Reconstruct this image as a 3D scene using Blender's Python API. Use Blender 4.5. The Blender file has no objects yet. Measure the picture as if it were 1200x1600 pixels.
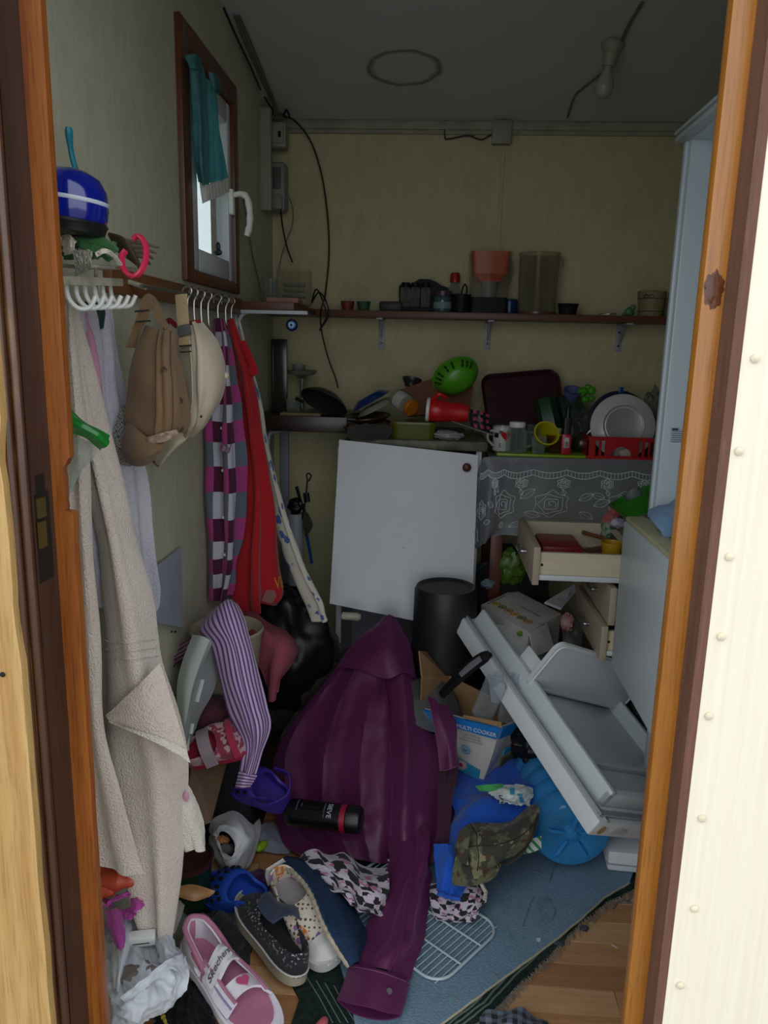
import bpy, bmesh, math, random
import numpy as np
from mathutils import Vector, Matrix, noise
R_ = random.Random(7)
rad = math.radians
scn = bpy.context.scene
COL = scn.collection
# ------------------------------------------------------------------ camera
FPX, YAW, PITCH, ROLL, CAMZ = 1200.0, 3.2, 12.2, 1.35, 1.30
cam_d = bpy.data.cameras.new('camera')
cam_d.sensor_fit = 'VERTICAL'; cam_d.sensor_height = 24.0
cam_d.lens = 24.0 * FPX / 1600.0
cam_d.clip_start = 0.02
cam = bpy.data.objects.new('camera', cam_d); COL.objects.link(cam)
CR = (Matrix.Rotation(rad(YAW), 3, 'Z') @ Matrix.Rotation(rad(90 - PITCH), 3, 'X') @ Matrix.Rotation(rad(ROLL), 3, 'Z'))
CO = Vector((0, 0, CAMZ))
cam.matrix_world = Matrix.Translation(CO) @ CR.to_4x4()
scn.camera = cam
# ------------------------------------------------------------------ overcast sky, exposure
wld = bpy.data.worlds.new('sky'); scn.world = wld; wld.use_nodes = True
bg = wld.node_tree.nodes['Background']
bg.inputs[0].default_value = (0.90, 0.965, 1.0, 1); bg.inputs[1].default_value = 1.0
scn.view_settings.view_transform = 'Standard'; scn.view_settings.look = 'None'
scn.view_settings.gamma = 1.0; scn.view_settings.use_curve_mapping = False
scn.view_settings.exposure = 1.0
pl = bpy.data.lights.new('door_portal', 'AREA'); pl.shape = 'RECTANGLE'; pl.size = 0.85; pl.size_y = 2.05
pl.cycles.is_portal = True
plo = bpy.data.objects.new('door_portal', pl); COL.objects.link(plo)
plo.location = (-0.085, 0.86, 1.03); plo.rotation_euler = (rad(90), 0, 0)   # emits into the room (+Y)
scn.cycles.max_bounces = 10; scn.cycles.transparent_max_bounces = 24
scn.cycles.caustics_reflective = False; scn.cycles.caustics_refractive = False
scn.cycles.sample_clamp_indirect = 4.0

# ------------------------------------------------------------------ survey helpers: sight lines of the photograph met with real planes
def ray(x, y): return CR @ Vector(((x - 600) / FPX, -(y - 800) / FPX, -1.0))
def W(x, y, Y): d = ray(x, y); return CO + d * (Y / d.y)
def WX(x, y, X): d = ray(x, y); return CO + d * (X / d.x)
def WZ(x, y, Z): d = ray(x, y); return CO + d * ((Z - CAMZ) / d.z)
V = Vector

# ------------------------------------------------------------------ materials
def lin(c):
    if isinstance(c, str):
        c = [int(c[i:i + 2], 16) / 255 for i in (0, 2, 4)]
    return tuple((v / 12.92 if v <= 0.04045 else ((v + 0.055) / 1.055) ** 2.4) for v in c[:3]) + (1.0,)
class NT:
    def __init__(s, name):
        s.m = bpy.data.materials.new(name); s.m.use_nodes = True; s.t = s.m.node_tree; s.n = s.t.nodes
        s.p = s.n['Principled BSDF']; s.out = s.n['Material Output']
    def add(s, typ, **kw):
        n = s.n.new(typ)
        for k, v in kw.items(): setattr(n, k, v)
        return n
    def link(s, a, b): s.t.links.new(a, b)
    def setin(s, node, name, v):
        if hasattr(v, 'links') or hasattr(v, 'is_linked'): s.link(v, node.inputs[name])
        else: node.inputs[name].default_value = v
    def math(s, op, a, b=0.0, c=0.0):
        n = s.add('ShaderNodeMath', operation=op); s.setin(n, 0, a); s.setin(n, 1, b); s.setin(n, 2, c); return n.outputs[0]
    def mix(s, f, a, b):
        n = s.add('ShaderNodeMix', data_type='RGBA')
        s.setin(n, 0, f); s.setin(n, 6, a); s.setin(n, 7, b); return n.outputs[2]
    def ramp(s, f, stops, interp='LINEAR'):
        n = s.add('ShaderNodeValToRGB'); n.color_ramp.interpolation = interp
        e = n.color_ramp.elements
        while len(e) < len(stops): e.new(0.5)
        for q, (p, c) in zip(e, stops): q.position = p; q.color = c if len(c) == 4 else tuple(c) + (1,)
        s.link(f, n.inputs[0]); return n.outputs[0]
    def coord(s, which='Object'): return s.add('ShaderNodeTexCoord').outputs[which]
    def uvxy(s):
        n = s.add('ShaderNodeSeparateXYZ'); s.link(s.coord('UV'), n.inputs[0]); return n.outputs[0], n.outputs[1]
    def map(s, vec, scale=(1, 1, 1), rot=(0, 0, 0)):
        n = s.add('ShaderNodeMapping'); s.link(vec, n.inputs[0]); n.inputs['Scale'].default_value = scale
        n.inputs['Rotation'].default_value = rot; return n.outputs[0]
    def noise(s, vec, scale=5, detail=4, rough=0.55):
        n = s.add('ShaderNodeTexNoise'); s.link(vec, n.inputs['Vector'])
        n.inputs['Scale'].default_value = scale; n.inputs['Detail'].default_value = detail; n.inputs['Roughness'].default_value = rough
        return n.outputs[0]
    def voro(s, vec, scale=5, feature='F1', out='Distance', rnd=1.0):
        n = s.add('ShaderNodeTexVoronoi', feature=feature); s.link(vec, n.inputs['Vector'])
        n.inputs['Scale'].default_value = scale; n.inputs['Randomness'].default_value = rnd; return n.outputs[out]
    def bump(s, h, strength=0.3, dist=0.01):
        n = s.add('ShaderNodeBump'); s.link(h, n.inputs['Height']); n.inputs['Strength'].default_value = strength
        n.inputs['Distance'].default_value = dist; s.link(n.outputs[0], s.p.inputs['Normal'])
    def base(s, c): s.setin(s.p, 'Base Color', c)
def M(name, c, rough=0.6, metal=0.0, c2=None, scale=6.0, stretch=(1, 1, 1), bump=0.0, bscale=60.0, sheen=0.0, spec=0.5, coat=0.0, dirt=None, dscale=3.0):
    k = NT(name); co = k.coord()
    c = lin(c)
    if c2 is None: c2 = tuple(v * 0.86 for v in c[:3]) + (1,)
    else: c2 = lin(c2)
    col = k.mix(k.ramp(k.noise(k.map(co, stretch), scale), [(0.3, (0, 0, 0)), (0.7, (1, 1, 1))]), c, c2)
    if dirt:
        col = k.mix(k.ramp(k.noise(co, dscale, 6, 0.65), [(0.56, (0, 0, 0)), (0.75, (0.8, 0.8, 0.8))]), col, lin(dirt))
    k.base(col)
    k.p.inputs['Roughness'].default_value = rough; k.p.inputs['Metallic'].default_value = metal
    k.p.inputs['Specular IOR Level'].default_value = spec
    if sheen: k.p.inputs['Sheen Weight'].default_value = sheen
    if coat: k.p.inputs['Coat Weight'].default_value = coat; k.p.inputs['Coat Roughness'].default_value = 0.15
    if bump: k.bump(k.noise(k.map(co, stretch), bscale, 3), bump, 0.004)
    return k.m
def thin(name, tint, body, edge=0.25, rough=0.08, blend=0.35, op=0.12):
    """thin clear plastic or glass wall: see-through face-on, milkier and glossier towards its rim"""
    k = NT(name)
    tr = k.add('ShaderNodeBsdfTransparent'); tr.inputs[0].default_value = lin(tint)
    k.base(lin(body)); k.p.inputs['Roughness'].default_value = rough; k.p.inputs['Specular IOR Level'].default_value = 0.8
    lw = k.add('ShaderNodeLayerWeight'); lw.inputs[0].default_value = blend
    f = k.math('MULTIPLY_ADD', lw.outputs['Facing'], edge, op)
    mx = k.add('ShaderNodeMixShader'); k.link(f, mx.inputs[0]); k.link(tr.outputs[0], mx.inputs[1]); k.link(k.p.outputs[0], mx.inputs[2])
    k.link(mx.outputs[0], k.out.inputs[0]); return k.m
def wood(name, c1, c2, c3=None, scale=1.0, axis='Z', rough=0.45, coat=0.2, wear=None, wscale=4.0, bump=0.12):
    k = NT(name); co = k.coord()
    st = {'Z': (14, 14, 0.7), 'X': (0.7, 14, 14), 'Y': (14, 0.7, 14)}[axis]
    st = tuple(q * scale for q in st)
    g = k.noise(k.map(co, st), 3.0, 6, 0.6)
    col = k.mix(k.ramp(g, [(0.32, (0, 0, 0)), (0.66, (1, 1, 1))]), lin(c1), lin(c2))
    fine = k.noise(k.map(co, tuple(q * 4 for q in st)), 6.0, 3)
    col = k.mix(k.ramp(fine, [(0.5, (0, 0, 0)), (0.72, (0.55, 0.55, 0.55))]), col, lin(c3 or c2))
    if wear:
        wv = k.noise(k.map(co, tuple(max(q * 0.12, 0.25) for q in st)), wscale, 6, 0.7)
        col = k.mix(k.ramp(wv, [(0.56, (0, 0, 0)), (0.64, (1, 1, 1))]), col, lin(wear))
    k.base(col); k.p.inputs['Roughness'].default_value = rough; k.p.inputs['Coat Weight'].default_value = coat
    k.p.inputs['Coat Roughness'].default_value = 0.25
    k.bump(g, bump, 0.003); return k.m
def cloth(name, c, c2=None, rough=0.92, scale=9.0, weave=900.0, bump=0.25, sheen=0.15):
    k = NT(name); co = k.coord()
    a = lin(c); b = lin(c2) if c2 else tuple(v * 0.8 for v in a[:3]) + (1,)
    k.base(k.mix(k.ramp(k.noise(co, scale, 5), [(0.35, (0, 0, 0)), (0.68, (1, 1, 1))]), a, b))
    k.p.inputs['Roughness'].default_value = rough; k.p.inputs['Sheen Weight'].default_value = sheen
    k.bump(k.noise(co, weave, 2), bump, 0.002); return k.m
def uvpattern(name, fn, rough=0.9, bump=0.15, weave=700.0, sheen=0.1, spec=0.5):
    k = NT(name); u, v = k.uvxy(); k.base(fn(k, u, v))
    k.p.inputs['Roughness'].default_value = rough; k.p.inputs['Sheen Weight'].default_value = sheen; k.p.inputs['Specular IOR Level'].default_value = spec
    if bump: k.bump(k.noise(k.coord(), weave, 2), bump, 0.002)
    return k.m
def fract(k, x, n): return k.math('FRACT', k.math('MULTIPLY', x, n))

# ------------------------------------------------------------------ geometry: every maker returns (verts, faces, uvs or None)
def xf(g, m):
    return ([m @ V(p) for p in g[0]], g[1], g[2])
def at(g, loc=(0, 0, 0), rot=(0, 0, 0), s=1.0):
    m = Matrix.Translation(V(loc)) @ Matrix.Rotation(rad(rot[2]), 4, 'Z') @ Matrix.Rotation(rad(rot[1]), 4, 'Y') @ Matrix.Rotation(rad(rot[0]), 4, 'X')
    sc = s if isinstance(s, (tuple, list)) else (s, s, s)
    return xf(g, m @ Matrix.Diagonal(V((sc[0], sc[1], sc[2], 1))))
def frame(o, ex, ey):
    """matrix whose local x runs along ex, y close to ey, z = x cross y, origin o"""
    ex = V(ex).normalized(); ez = ex.cross(V(ey)).normalized(); ey = ez.cross(ex)
    m = Matrix((ex, ey, ez)).transposed().to_4x4(); m.translation = V(o); return m
def join(*gs):
    v, f, uv, anyuv = [], [], [], any(g[2] for g in gs)
    for g in gs:
        n = len(v); v += list(g[0]); f += [tuple(i + n for i in q) for q in g[1]]
        if anyuv: uv += list(g[2]) if g[2] else [(0, 0)] * len(g[0])
    return (v, f, uv if anyuv else None)
def box(c, s):
    x, y, z = s[0] / 2, s[1] / 2, s[2] / 2
    v = [V((c[0] + i * x, c[1] + j * y, c[2] + k * z)) for i in (-1, 1) for j in (-1, 1) for k in (-1, 1)]
    return (v, [(0, 1, 3, 2), (4, 6, 7, 5), (0, 4, 5, 1), (2, 3, 7, 6), (0, 2, 6, 4), (1, 5, 7, 3)], None)
def bx(x0, x1, y0, y1, z0, z1): return box(((x0 + x1) / 2, (y0 + y1) / 2, (z0 + z1) / 2), (x1 - x0, y1 - y0, z1 - z0))
def rbox(c, s, b=0.004, seg=2):
    bm = bmesh.new(); bmesh.ops.create_cube(bm, size=1.0)
    for w in bm.verts: w.co = V((w.co.x * s[0], w.co.y * s[1], w.co.z * s[2]))
    bmesh.ops.bevel(bm, geom=bm.edges[:] , offset=b, segments=seg, affect='EDGES', profile=0.5)
    bm.verts.ensure_lookup_table()
    r = ([w.co + V(c) for w in bm.verts], [tuple(q.index for q in f.verts) for f in bm.faces], None); bm.free(); return r
def rbx(x0, x1, y0, y1, z0, z1, b=0.004, seg=2): return rbox(((x0 + x1) / 2, (y0 + y1) / 2, (z0 + z1) / 2), (x1 - x0, y1 - y0, z1 - z0), b, seg)
def prism(pts, h, z0=0.0):
    n = len(pts); v = [V((p[0], p[1], z0)) for p in pts] + [V((p[0], p[1], z0 + h)) for p in pts]
    return (v, [tuple(reversed(range(n))), tuple(range(n, 2 * n))] + [(i, (i + 1) % n, n + (i + 1) % n, n + i) for i in range(n)], None)
def rrect(w, h, r, n=5):
    o = []
    for cx, cy, a0 in ((w / 2 - r, h / 2 - r, 0), (-w / 2 + r, h / 2 - r, 90), (-w / 2 + r, -h / 2 + r, 180), (w / 2 - r, -h / 2 + r, 270)):
        for i in range(n + 1): a = rad(a0 + 90 * i / n); o.append((cx + r * math.cos(a), cy + r * math.sin(a)))
    return o
def lathe(prof, n=24, close=False):
    v, f = [], []; m = len(prof)
    for i in range(n):
        a = 2 * math.pi * i / n
        for r, z in prof: v.append(V((r * math.cos(a), r * math.sin(a), z)))
    for i in range(n):
        j = (i + 1) % n
        for k in range(m - 1): f.append((i * m + k, j * m + k, j * m + k + 1, i * m + k + 1))
    if prof[0][0] > 1e-5: f.append(tuple(i * m for i in reversed(range(n))))
    if close and prof[-1][0] > 1e-5: f.append(tuple(i * m + m - 1 for i in range(n)))
    return (v, f, None)
def crom(P, t, closed=False):
    n = len(P)
    if n == 1: return P[0]
    s = t * (n if closed else n - 1); i = int(math.floor(s)); i = min(i, n - 1 if closed else n - 2); w = s - i
    g = (lambda j: P[j % n]) if closed else (lambda j: P[max(0, min(n - 1, j))])
    a, b, c, d = g(i - 1), g(i), g(i + 1), g(i + 2)
    if not closed and i == 0: a = b + (b - c)
    if not closed and i == n - 2: d = c + (c - b)
    return 0.5 * (2 * b + (c - a) * w + (2 * a - 5 * b + 4 * c - d) * w * w + (3 * b - a - 3 * c + d) * w * w * w)
def spline(P, n=24, closed=False):
    P = [V(p) for p in P]
    return [crom(P, i / (n if closed else n - 1), closed) for i in range(n)]
def tube(pts, r, n=8, closed=False, flat=None):
    """swept tube; r a number or list; flat = (normal, ratio) squashes it"""
    pts = [V(p) for p in pts]; m = len(pts); v, f = [], []
    up = None
    for i, p in enumerate(pts):
        a = pts[(i - 1) % m] if (closed or i) else p; b = pts[(i + 1) % m] if (closed or i < m - 1) else p
        t = (b - a); t = t.normalized() if t.length > 1e-9 else V((0, 0, 1))
        if up is None: up = t.orthogonal().normalized()
        up = up - t * up.dot(t); up = up.normalized() if up.length > 1e-6 else t.orthogonal().normalized()
        if flat: q = V(flat[0]); q = q - t * q.dot(t); up = q.normalized() if q.length > 1e-6 else up
        s = t.cross(up); rr = r[i] if isinstance(r, (list, tuple)) else r
        for j in range(n):
            an = 2 * math.pi * j / n
            v.append(p + up * (math.cos(an) * rr * (flat[1] if flat else 1)) + s * (math.sin(an) * rr))
    for i in range(m if closed else m - 1):
        k = (i + 1) % m
        for j in range(n): f.append((i * n + j, i * n + (j + 1) % n, k * n + (j + 1) % n, k * n + j))
    if not closed: f += [tuple(reversed(range(n))), tuple(range((m - 1) * n, m * n))]
    return (v, f, None)
def bar(a, b, w, h, up=(0, 0, 1)):
    a, b = V(a), V(b); m = frame((a + b) / 2, b - a, V(up).cross(b - a))
    return xf(box((0, 0, 0), ((b - a).length, w, h)), m)
def cr_basis(n, ts, closed=False):
    B = np.zeros((len(ts), n))
    for q, t in enumerate(ts):
        if n == 1: B[q, 0] = 1; continue
        s = t * (n if closed else n - 1); i = min(int(s), n - 1 if closed else n - 2); w = s - i
        c = (-.5 * w + w * w - .5 * w ** 3, 1 - 2.5 * w * w + 1.5 * w ** 3, .5 * w + 2 * w * w - 1.5 * w ** 3, -.5 * w * w + .5 * w ** 3)
        for d, cc in zip((-1, 0, 1, 2), c):
            j = i + d
            if closed: B[q, j % n] += cc
            elif j < 0: B[q, 0] += 2 * cc; B[q, 1] -= cc
            elif j > n - 1: B[q, n - 1] += 2 * cc; B[q, n - 2] -= cc
            else: B[q, j] += cc
    return B
class Surf:
    """smooth sheet through rows of points (rows run along v, points of a row along u), with folds pushed along its normal"""
    def __init__(s, rows, nu=40, nv=40, fold=None, closed=False):
        L = max(len(r) for r in rows)
        rs = []
        for r in rows:
            r = np.array([tuple(p) for p in r], float)
            if len(r) != L: r = cr_basis(len(r), [i / (L if closed else L - 1) for i in range(L)], closed) @ r
            rs.append(r)
        C = np.array(rs)
        us = [i / (nu if closed else nu - 1) for i in range(nu)]; vs = [j / (nv - 1) for j in range(nv)]
        s.closed = closed; s.nu, s.nv = nu, nv
        A = np.einsum('ab,bcd->acd', cr_basis(len(rows), vs), C); G = np.einsum('uc,acd->aud', cr_basis(L, us, closed), A)
        N = s.normals(G)
        if fold:
            D = np.array([[fold(u, w) for u in us] for w in vs]); G = G + N * D[:, :, None]; N = s.normals(G)
        s.G, s.N, s.us, s.vs = G, N, us, vs
    def normals(s, G):
        if s.closed: du = np.roll(G, -1, 1) - np.roll(G, 1, 1)
        else: du = np.gradient(G, axis=1)
        dv = np.gradient(G, axis=0); n = np.cross(dv, du); l = np.linalg.norm(n, axis=2, keepdims=True); l[l < 1e-12] = 1
        return n / l
    def at(s, u, v, off=0.0):
        x = min(max(u, 0), 1) * (s.nu if s.closed else s.nu - 1); y = min(max(v, 0), 1) * (s.nv - 1)
        i = min(int(x), s.nu - (1 if s.closed else 2)); j = min(int(y), s.nv - 2); a, b = x - i, y - j; i2 = (i + 1) % s.nu
        def L(Q): return Q[j, i] * (1 - a) * (1 - b) + Q[j, i2] * a * (1 - b) + Q[j + 1, i] * (1 - a) * b + Q[j + 1, i2] * a * b
        return V(L(s.G)) + V(L(s.N)) * off
    def geo(s, thick=0.0, us=1.0, vs=1.0):
        nu, nv = s.nu, s.nv; v, f, uv = [], [], []
        cu = nu + 1 if s.closed else nu
        def layer(off, rev):
            n0 = len(v)
            for j in range(nv):
                for i in range(cu):
                    ii = i % nu
                    v.append(V(s.G[j, ii] + s.N[j, ii] * off)); uv.append(((i / (cu - 1)) * us, (1 - j / (nv - 1)) * vs))
            for j in range(nv - 1):
                for i in range(cu - 1):
                    q = (n0 + j * cu + i, n0 + j * cu + i + 1, n0 + (j + 1) * cu + i + 1, n0 + (j + 1) * cu + i)
                    f.append(tuple(reversed(q)) if rev else q)
            return n0
        a = layer(0, False)
        if thick:
            b = layer(-thick, True)
            ed = [(j, 0) for j in range(nv)] + [(nv - 1, i) for i in range(1, cu)] + [(j, cu - 1) for j in range(nv - 2, -1, -1)] + [(0, i) for i in range(cu - 2, -1, -1)]
            for k in range(len(ed) - 1):
                p, q = ed[k], ed[k + 1]; i0, i1 = p[0] * cu + p[1], q[0] * cu + q[1]
                f.append((a + i0, a + i1, b + i1, b + i0))
        return (v, f, uv)
def patch(rows, nu=36, nv=36, fold=None, thick=0.0, closed=False, us=1.0, vs=1.0): return Surf(rows, nu, nv, fold, closed).geo(thick, us, vs)
def nz(x, y=0.0, s=0.0): return noise.noise(V((x, y, s * 7.31)))
def ridge(x, y, s=0.0): return 1 - 2 * abs(nz(x, y, s))
def blob(c, r, amp=0.12, seed=0, fr=2.2, nu=40, nv=26, crease=0.0, flat=None, rot=0.0):
    v, f = [], []; c = V(c); ca, sa = math.cos(rad(rot)), math.sin(rad(rot))
    for j in range(nv + 1):
        th = math.pi * j / nv
        for i in range(nu):
            ph = 2 * math.pi * i / nu
            d = V((math.sin(th) * math.cos(ph), math.sin(th) * math.sin(ph), math.cos(th)))
            k = 1 + amp * noise.noise(d * fr + V((seed * 3.1, seed, 0)))
            if crease: k += crease * (1 - 2.4 * abs(noise.noise(d * fr * 2.1 + V((0, seed * 5.3, 1)))))
            p = V((d.x * r[0] * k, d.y * r[1] * k, d.z * r[2] * k))
            p = V((p.x * ca - p.y * sa, p.x * sa + p.y * ca, p.z))
            if flat is not None and c.z + p.z < flat: p.z = flat - c.z + 0.001 * nz(i, j)
            v.append(c + p)
    for j in range(nv):
        for i in range(nu): a, b = j * nu + i, j * nu + (i + 1) % nu; f.append((a, a + nu, b + nu, b))
    return (v, f, None)
def text(s, size=0.02, depth=0.0006, align='CENTER', shear=0.0, font=None):
    """lettering in the XY plane, as a thin solid"""
    cu = bpy.data.curves.new('t', 'FONT'); cu.body = s; cu.size = size; cu.extrude = depth / 2; cu.align_x = align; cu.align_y = 'CENTER'; cu.shear = shear
    cu.resolution_u = 3
    o = bpy.data.objects.new('t', cu); COL.objects.link(o)
    dg = bpy.context.evaluated_depsgraph_get(); me = o.evaluated_get(dg).to_mesh()
    g = ([w.co.copy() for w in me.vertices], [tuple(p.vertices) for p in me.polygons], None)
    o.evaluated_get(dg).to_mesh_clear(); bpy.data.objects.remove(o); bpy.data.curves.remove(cu); return g
def onsurf(S, g, u0, u1, v0, v1, off=0.001):
    """wrap flat geometry (x,y in 0..1) on a sheet"""
    return ([S.at(u0 + (u1 - u0) * p[0], v0 + (v1 - v0) * p[1], off + p[2]) for p in g[0]], g[1], None)

# ------------------------------------------------------------------ objects
def mesh(name, g, mat, sharp=40):
    me = bpy.data.meshes.new(name); me.from_pydata([tuple(p) for p in g[0]], [], g[1])
    if g[2]:
        l = me.uv_layers.new(name='UVMap'); uv = g[2]
        vi = np.empty(len(me.loops), int); me.loops.foreach_get('vertex_index', vi)
        l.data.foreach_set('uv', np.array(uv, float)[vi].ravel())
    me.materials.append(mat)
    bm = bmesh.new(); bm.from_mesh(me); bmesh.ops.recalc_face_normals(bm, faces=bm.faces[:]); bm.to_mesh(me); bm.free()
    for p in me.polygons: p.use_smooth = True
    me.set_sharp_from_angle(angle=rad(sharp)); return me
def base_of(gs):
    mn = [min(p[i] for g in gs for p in g[0]) for i in range(3)]; mx = [max(p[i] for g in gs for p in g[0]) for i in range(3)]
    return V(((mn[0] + mx[0]) / 2, (mn[1] + mx[1]) / 2, mn[2]))
def off(g, o): return ([V(p) - o for p in g[0]], g[1], g[2])
def P(name, g, mat, subs=(), label=None, kind=None, sharp=40): return dict(n=name, g=g, m=mat, s=subs, l=label, k=kind, sh=sharp)
def put(d, parent, o):
    b = bpy.data.objects.new(d['n'], mesh(d['n'], off(d['g'], o), d['m'], d['sh'])); COL.objects.link(b); b.parent = parent
    if d['l']: b['label'] = d['l']
    if d['k']: b['kind'] = d['k']
    for q in d['s']: put(q, b, o)
    return b
def thing(name, label, cat, parts, group=None, kind=None):
    """parts: list of P(...) -> an Empty at the base with children; a single P named None -> one mesh"""
    if isinstance(parts, dict): parts = [parts]
    o = base_of([p['g'] for p in parts])
    if len(parts) == 1 and parts[0]['n'] is None:
        p = parts[0]; e = bpy.data.objects.new(name, mesh(name, off(p['g'], o), p['m'], p['sh'])); COL.objects.link(e); e.location = o
        for q in p['s']: put(q, e, o)
    else:
        e = bpy.data.objects.new(name, None); COL.objects.link(e); e.location = o; e.empty_display_size = 0.05
        for p in parts: put(p, e, o)
    if label: e['label'] = label
    if cat: e['category'] = cat
    if group: e['group'] = group
    if kind: e['kind'] = kind
    return e
def one(name, label, cat, g, mat, subs=(), group=None, kind=None, sharp=40):
    return thing(name, label, cat, [P(None, g, mat, subs, sharp=sharp)], group, kind)
def struct(name, g, mat, subs=(), sharp=40, label=None): return thing(name, label, None, [P(None, g, mat, subs, sharp=sharp)], kind='structure')
def copy_thing(o, loc, rot=None, label=None):
    c = o.copy(); COL.objects.link(c); c.location = loc
    if rot is not None: c.rotation_euler = rot
    if label: c['label'] = label
    for ch in list(o.children):
        d = ch.copy(); COL.objects.link(d); d.parent = c
        for g in list(ch.children): q = g.copy(); COL.objects.link(q); q.parent = d
    return c
# ------------------------------------------------------------------ materials of the shell
YD = 0.93                                   # door stop plane; camera stands at the origin outside
def mk_wallpaper(name, a, b, stain, sc=1.0):
    k = NT(name); co = k.coord()
    fib = k.noise(k.map(co, (46 * sc, 46 * sc, 14 * sc)), 1.0, 6, 0.7)
    blo = k.noise(co, 2.6, 8, 0.68)
    col = k.mix(k.ramp(fib, [(0.3, (0, 0, 0)), (0.72, (1, 1, 1))]), lin(a), lin(b))
    col = k.mix(k.ramp(blo, [(0.5, (0, 0, 0)), (0.78, (0.75, 0.75, 0.75))]), col, lin(stain))
    spk = k.voro(k.map(co, (7, 7, 5)), 1.0)
    col = k.mix(k.ramp(spk, [(0.025, (0.8, 0.8, 0.8)), (0.045, (0, 0, 0))]), col, lin('3a3226'))
    k.base(col); k.p.inputs['Roughness'].default_value = 0.75
    k.bump(fib, 0.35, 0.003); return k.m
m_wall = mk_wallpaper('wallpaper_back', 'cac19b', 'bab28a', 'a39a72')
m_wall_l = mk_wallpaper('wallpaper_left', 'c6c3ad', 'b5b29a', 'a6a388')
def mk_ceiling():
    k = NT('ceiling_paint'); co = k.coord()
    n = k.noise(co, 3.0, 6, 0.6)
    col = k.mix(n, lin('cdd0cf'), lin('babebd'))
    s = k.add('ShaderNodeSeparateXYZ'); k.link(k.add('ShaderNodeNewGeometry').outputs['Position'], s.inputs[0])
    dx = k.math('DIVIDE', k.math('SUBTRACT', s.outputs[0], RINGX), 0.125); dy = k.math('DIVIDE', k.math('SUBTRACT', s.outputs[1], RINGY), 0.105)
    r = k.math('SQRT', k.math('ADD', k.math('MULTIPLY', dx, dx), k.math('MULTIPLY', dy, dy)))
    r = k.math('ADD', r, k.math('MULTIPLY', k.math('SUBTRACT', k.noise(co, 9.0, 4), 0.5), 0.35))
    ring = k.ramp(r, [(0.74, (0, 0, 0)), (0.9, (0.85, 0.85, 0.85)), (1.0, (0, 0, 0))])
    k.base(k.mix(ring, col, lin('5c5448'))); k.p.inputs['Roughness'].default_value = 0.8
    k.bump(n, 0.15, 0.004); return k.m
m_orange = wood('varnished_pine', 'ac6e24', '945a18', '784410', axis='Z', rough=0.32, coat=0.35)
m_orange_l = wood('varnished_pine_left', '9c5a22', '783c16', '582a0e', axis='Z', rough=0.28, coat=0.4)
m_darkjamb = wood('dark_stained_jamb', '40281d', '2c1a13', '1c100b', axis='Z', rough=0.45, coat=0.1, wear='6a4a2a', wscale=2.2)
m_greyjamb = wood('weathered_jamb', '6a4636', '553628', '7a5644', axis='Z', rough=0.8, coat=0.0)
m_casing = wood('worn_pale_pine', 'bd9a62', 'a67c44', '846238', axis='Z', rough=0.55, coat=0.1, wear='a5774a', wscale=1.6)
m_mould = wood('brown_moulding', '54301d', '3c2013', '25130a', axis='Z', rough=0.35, coat=0.3, wear='a07a48', wscale=1.7)
m_winwood = wood('window_brown_wood', '6e3a1e', '542812', '3c1b0c', axis='Z', rough=0.4, coat=0.2)
m_railwood = wood('rail_brown_wood', '7c4e2c', '643c20', '4a2a14', axis='Y', rough=0.5)
def mk_cream():
    k = NT('cream_brushed_paint'); co = k.coord()
    st = k.noise(k.map(co, (38, 38, 0.6)), 4.0, 4)
    k.base(k.mix(k.ramp(st, [(0.35, (0, 0, 0)), (0.7, (1, 1, 1))]), lin('ece1cf'), lin('e5d9c5')))
    k.p.inputs['Roughness'].default_value = 0.5; k.bump(st, 0.2, 0.002); return k.m
m_cream = mk_cream()
m_screw = M('painted_screw', 'e2d4ba', 0.5, bump=0.2)
m_white_pvc = M('white_pvc', 'd6dade', 0.35)
m_grey_paint = M('ground_grey', '8a8880', 0.9)
m_floor_base = M('floor_base', '5c3a22', 0.6)
m_plank = [wood('laminate_%d' % i, a, b, c, axis='X', rough=0.42, coat=0.1, scale=0.8) for i, (a, b, c) in enumerate(
    [('b98a60', 'ad7e54', '986a44'), ('b07e54', 'a27048', '8c5e3a'), ('c29870', 'b88c62', 'a27850'), ('b6865a', 'a8784e', '926440'), ('a87850', '9a6a44', '845a36')])]
ZC = lambda y: 2.09 + 0.19 * (3.0 - y)
# ------------------------------------------------------------------ walls, floor, ceiling
XL, XR, YB, YF = -0.61, 1.16, 3.0, 0.97
WY0, WY1, WZ0, WZ1 = 1.905, 2.43, 1.445, 2.03          # window frame outside edges on the left wall
q = WZ(630, 107, 2.09); 
t_ = 2.09
for _ in range(30):                                     # where the sight line meets the sloping ceiling
    q = WZ(630, 107, t_); t_ = ZC(q.y)
RINGX, RINGY = q.x, q.y
m_ceil = mk_ceiling()
struct('ground', box((0.5, 0, -0.26), (14, 14, 0.1)), m_grey_paint, label='grey paved ground outside the cabin')
fl = []
random.seed(5)
yy = 0.985; row = 0
m0 = []
while yy < 2.0:
    x = XL - 0.02 - (row * 0.173) % 0.4
    while x < 1.0:
        L = 0.32 + 0.12 * R_.random(); x1 = min(x + L, XR); x0 = max(x, XL)
        if x1 - x0 > 0.02: fl.append(P('plank', rbx(x0 + .0004, x1 - .0004, yy + .0004, yy + .0652, -0.008, 0.0, 0.0006, 1), R_.choice(m_plank)))
        x += L
    yy += 0.0656; row += 1
struct('floor', bx(XL - .06, XR + .06, YF - .1, YB + .06, -0.12, -0.008), m_floor_base, fl, label='brown laminate floor of the cabin')
w = 0.06
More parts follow.
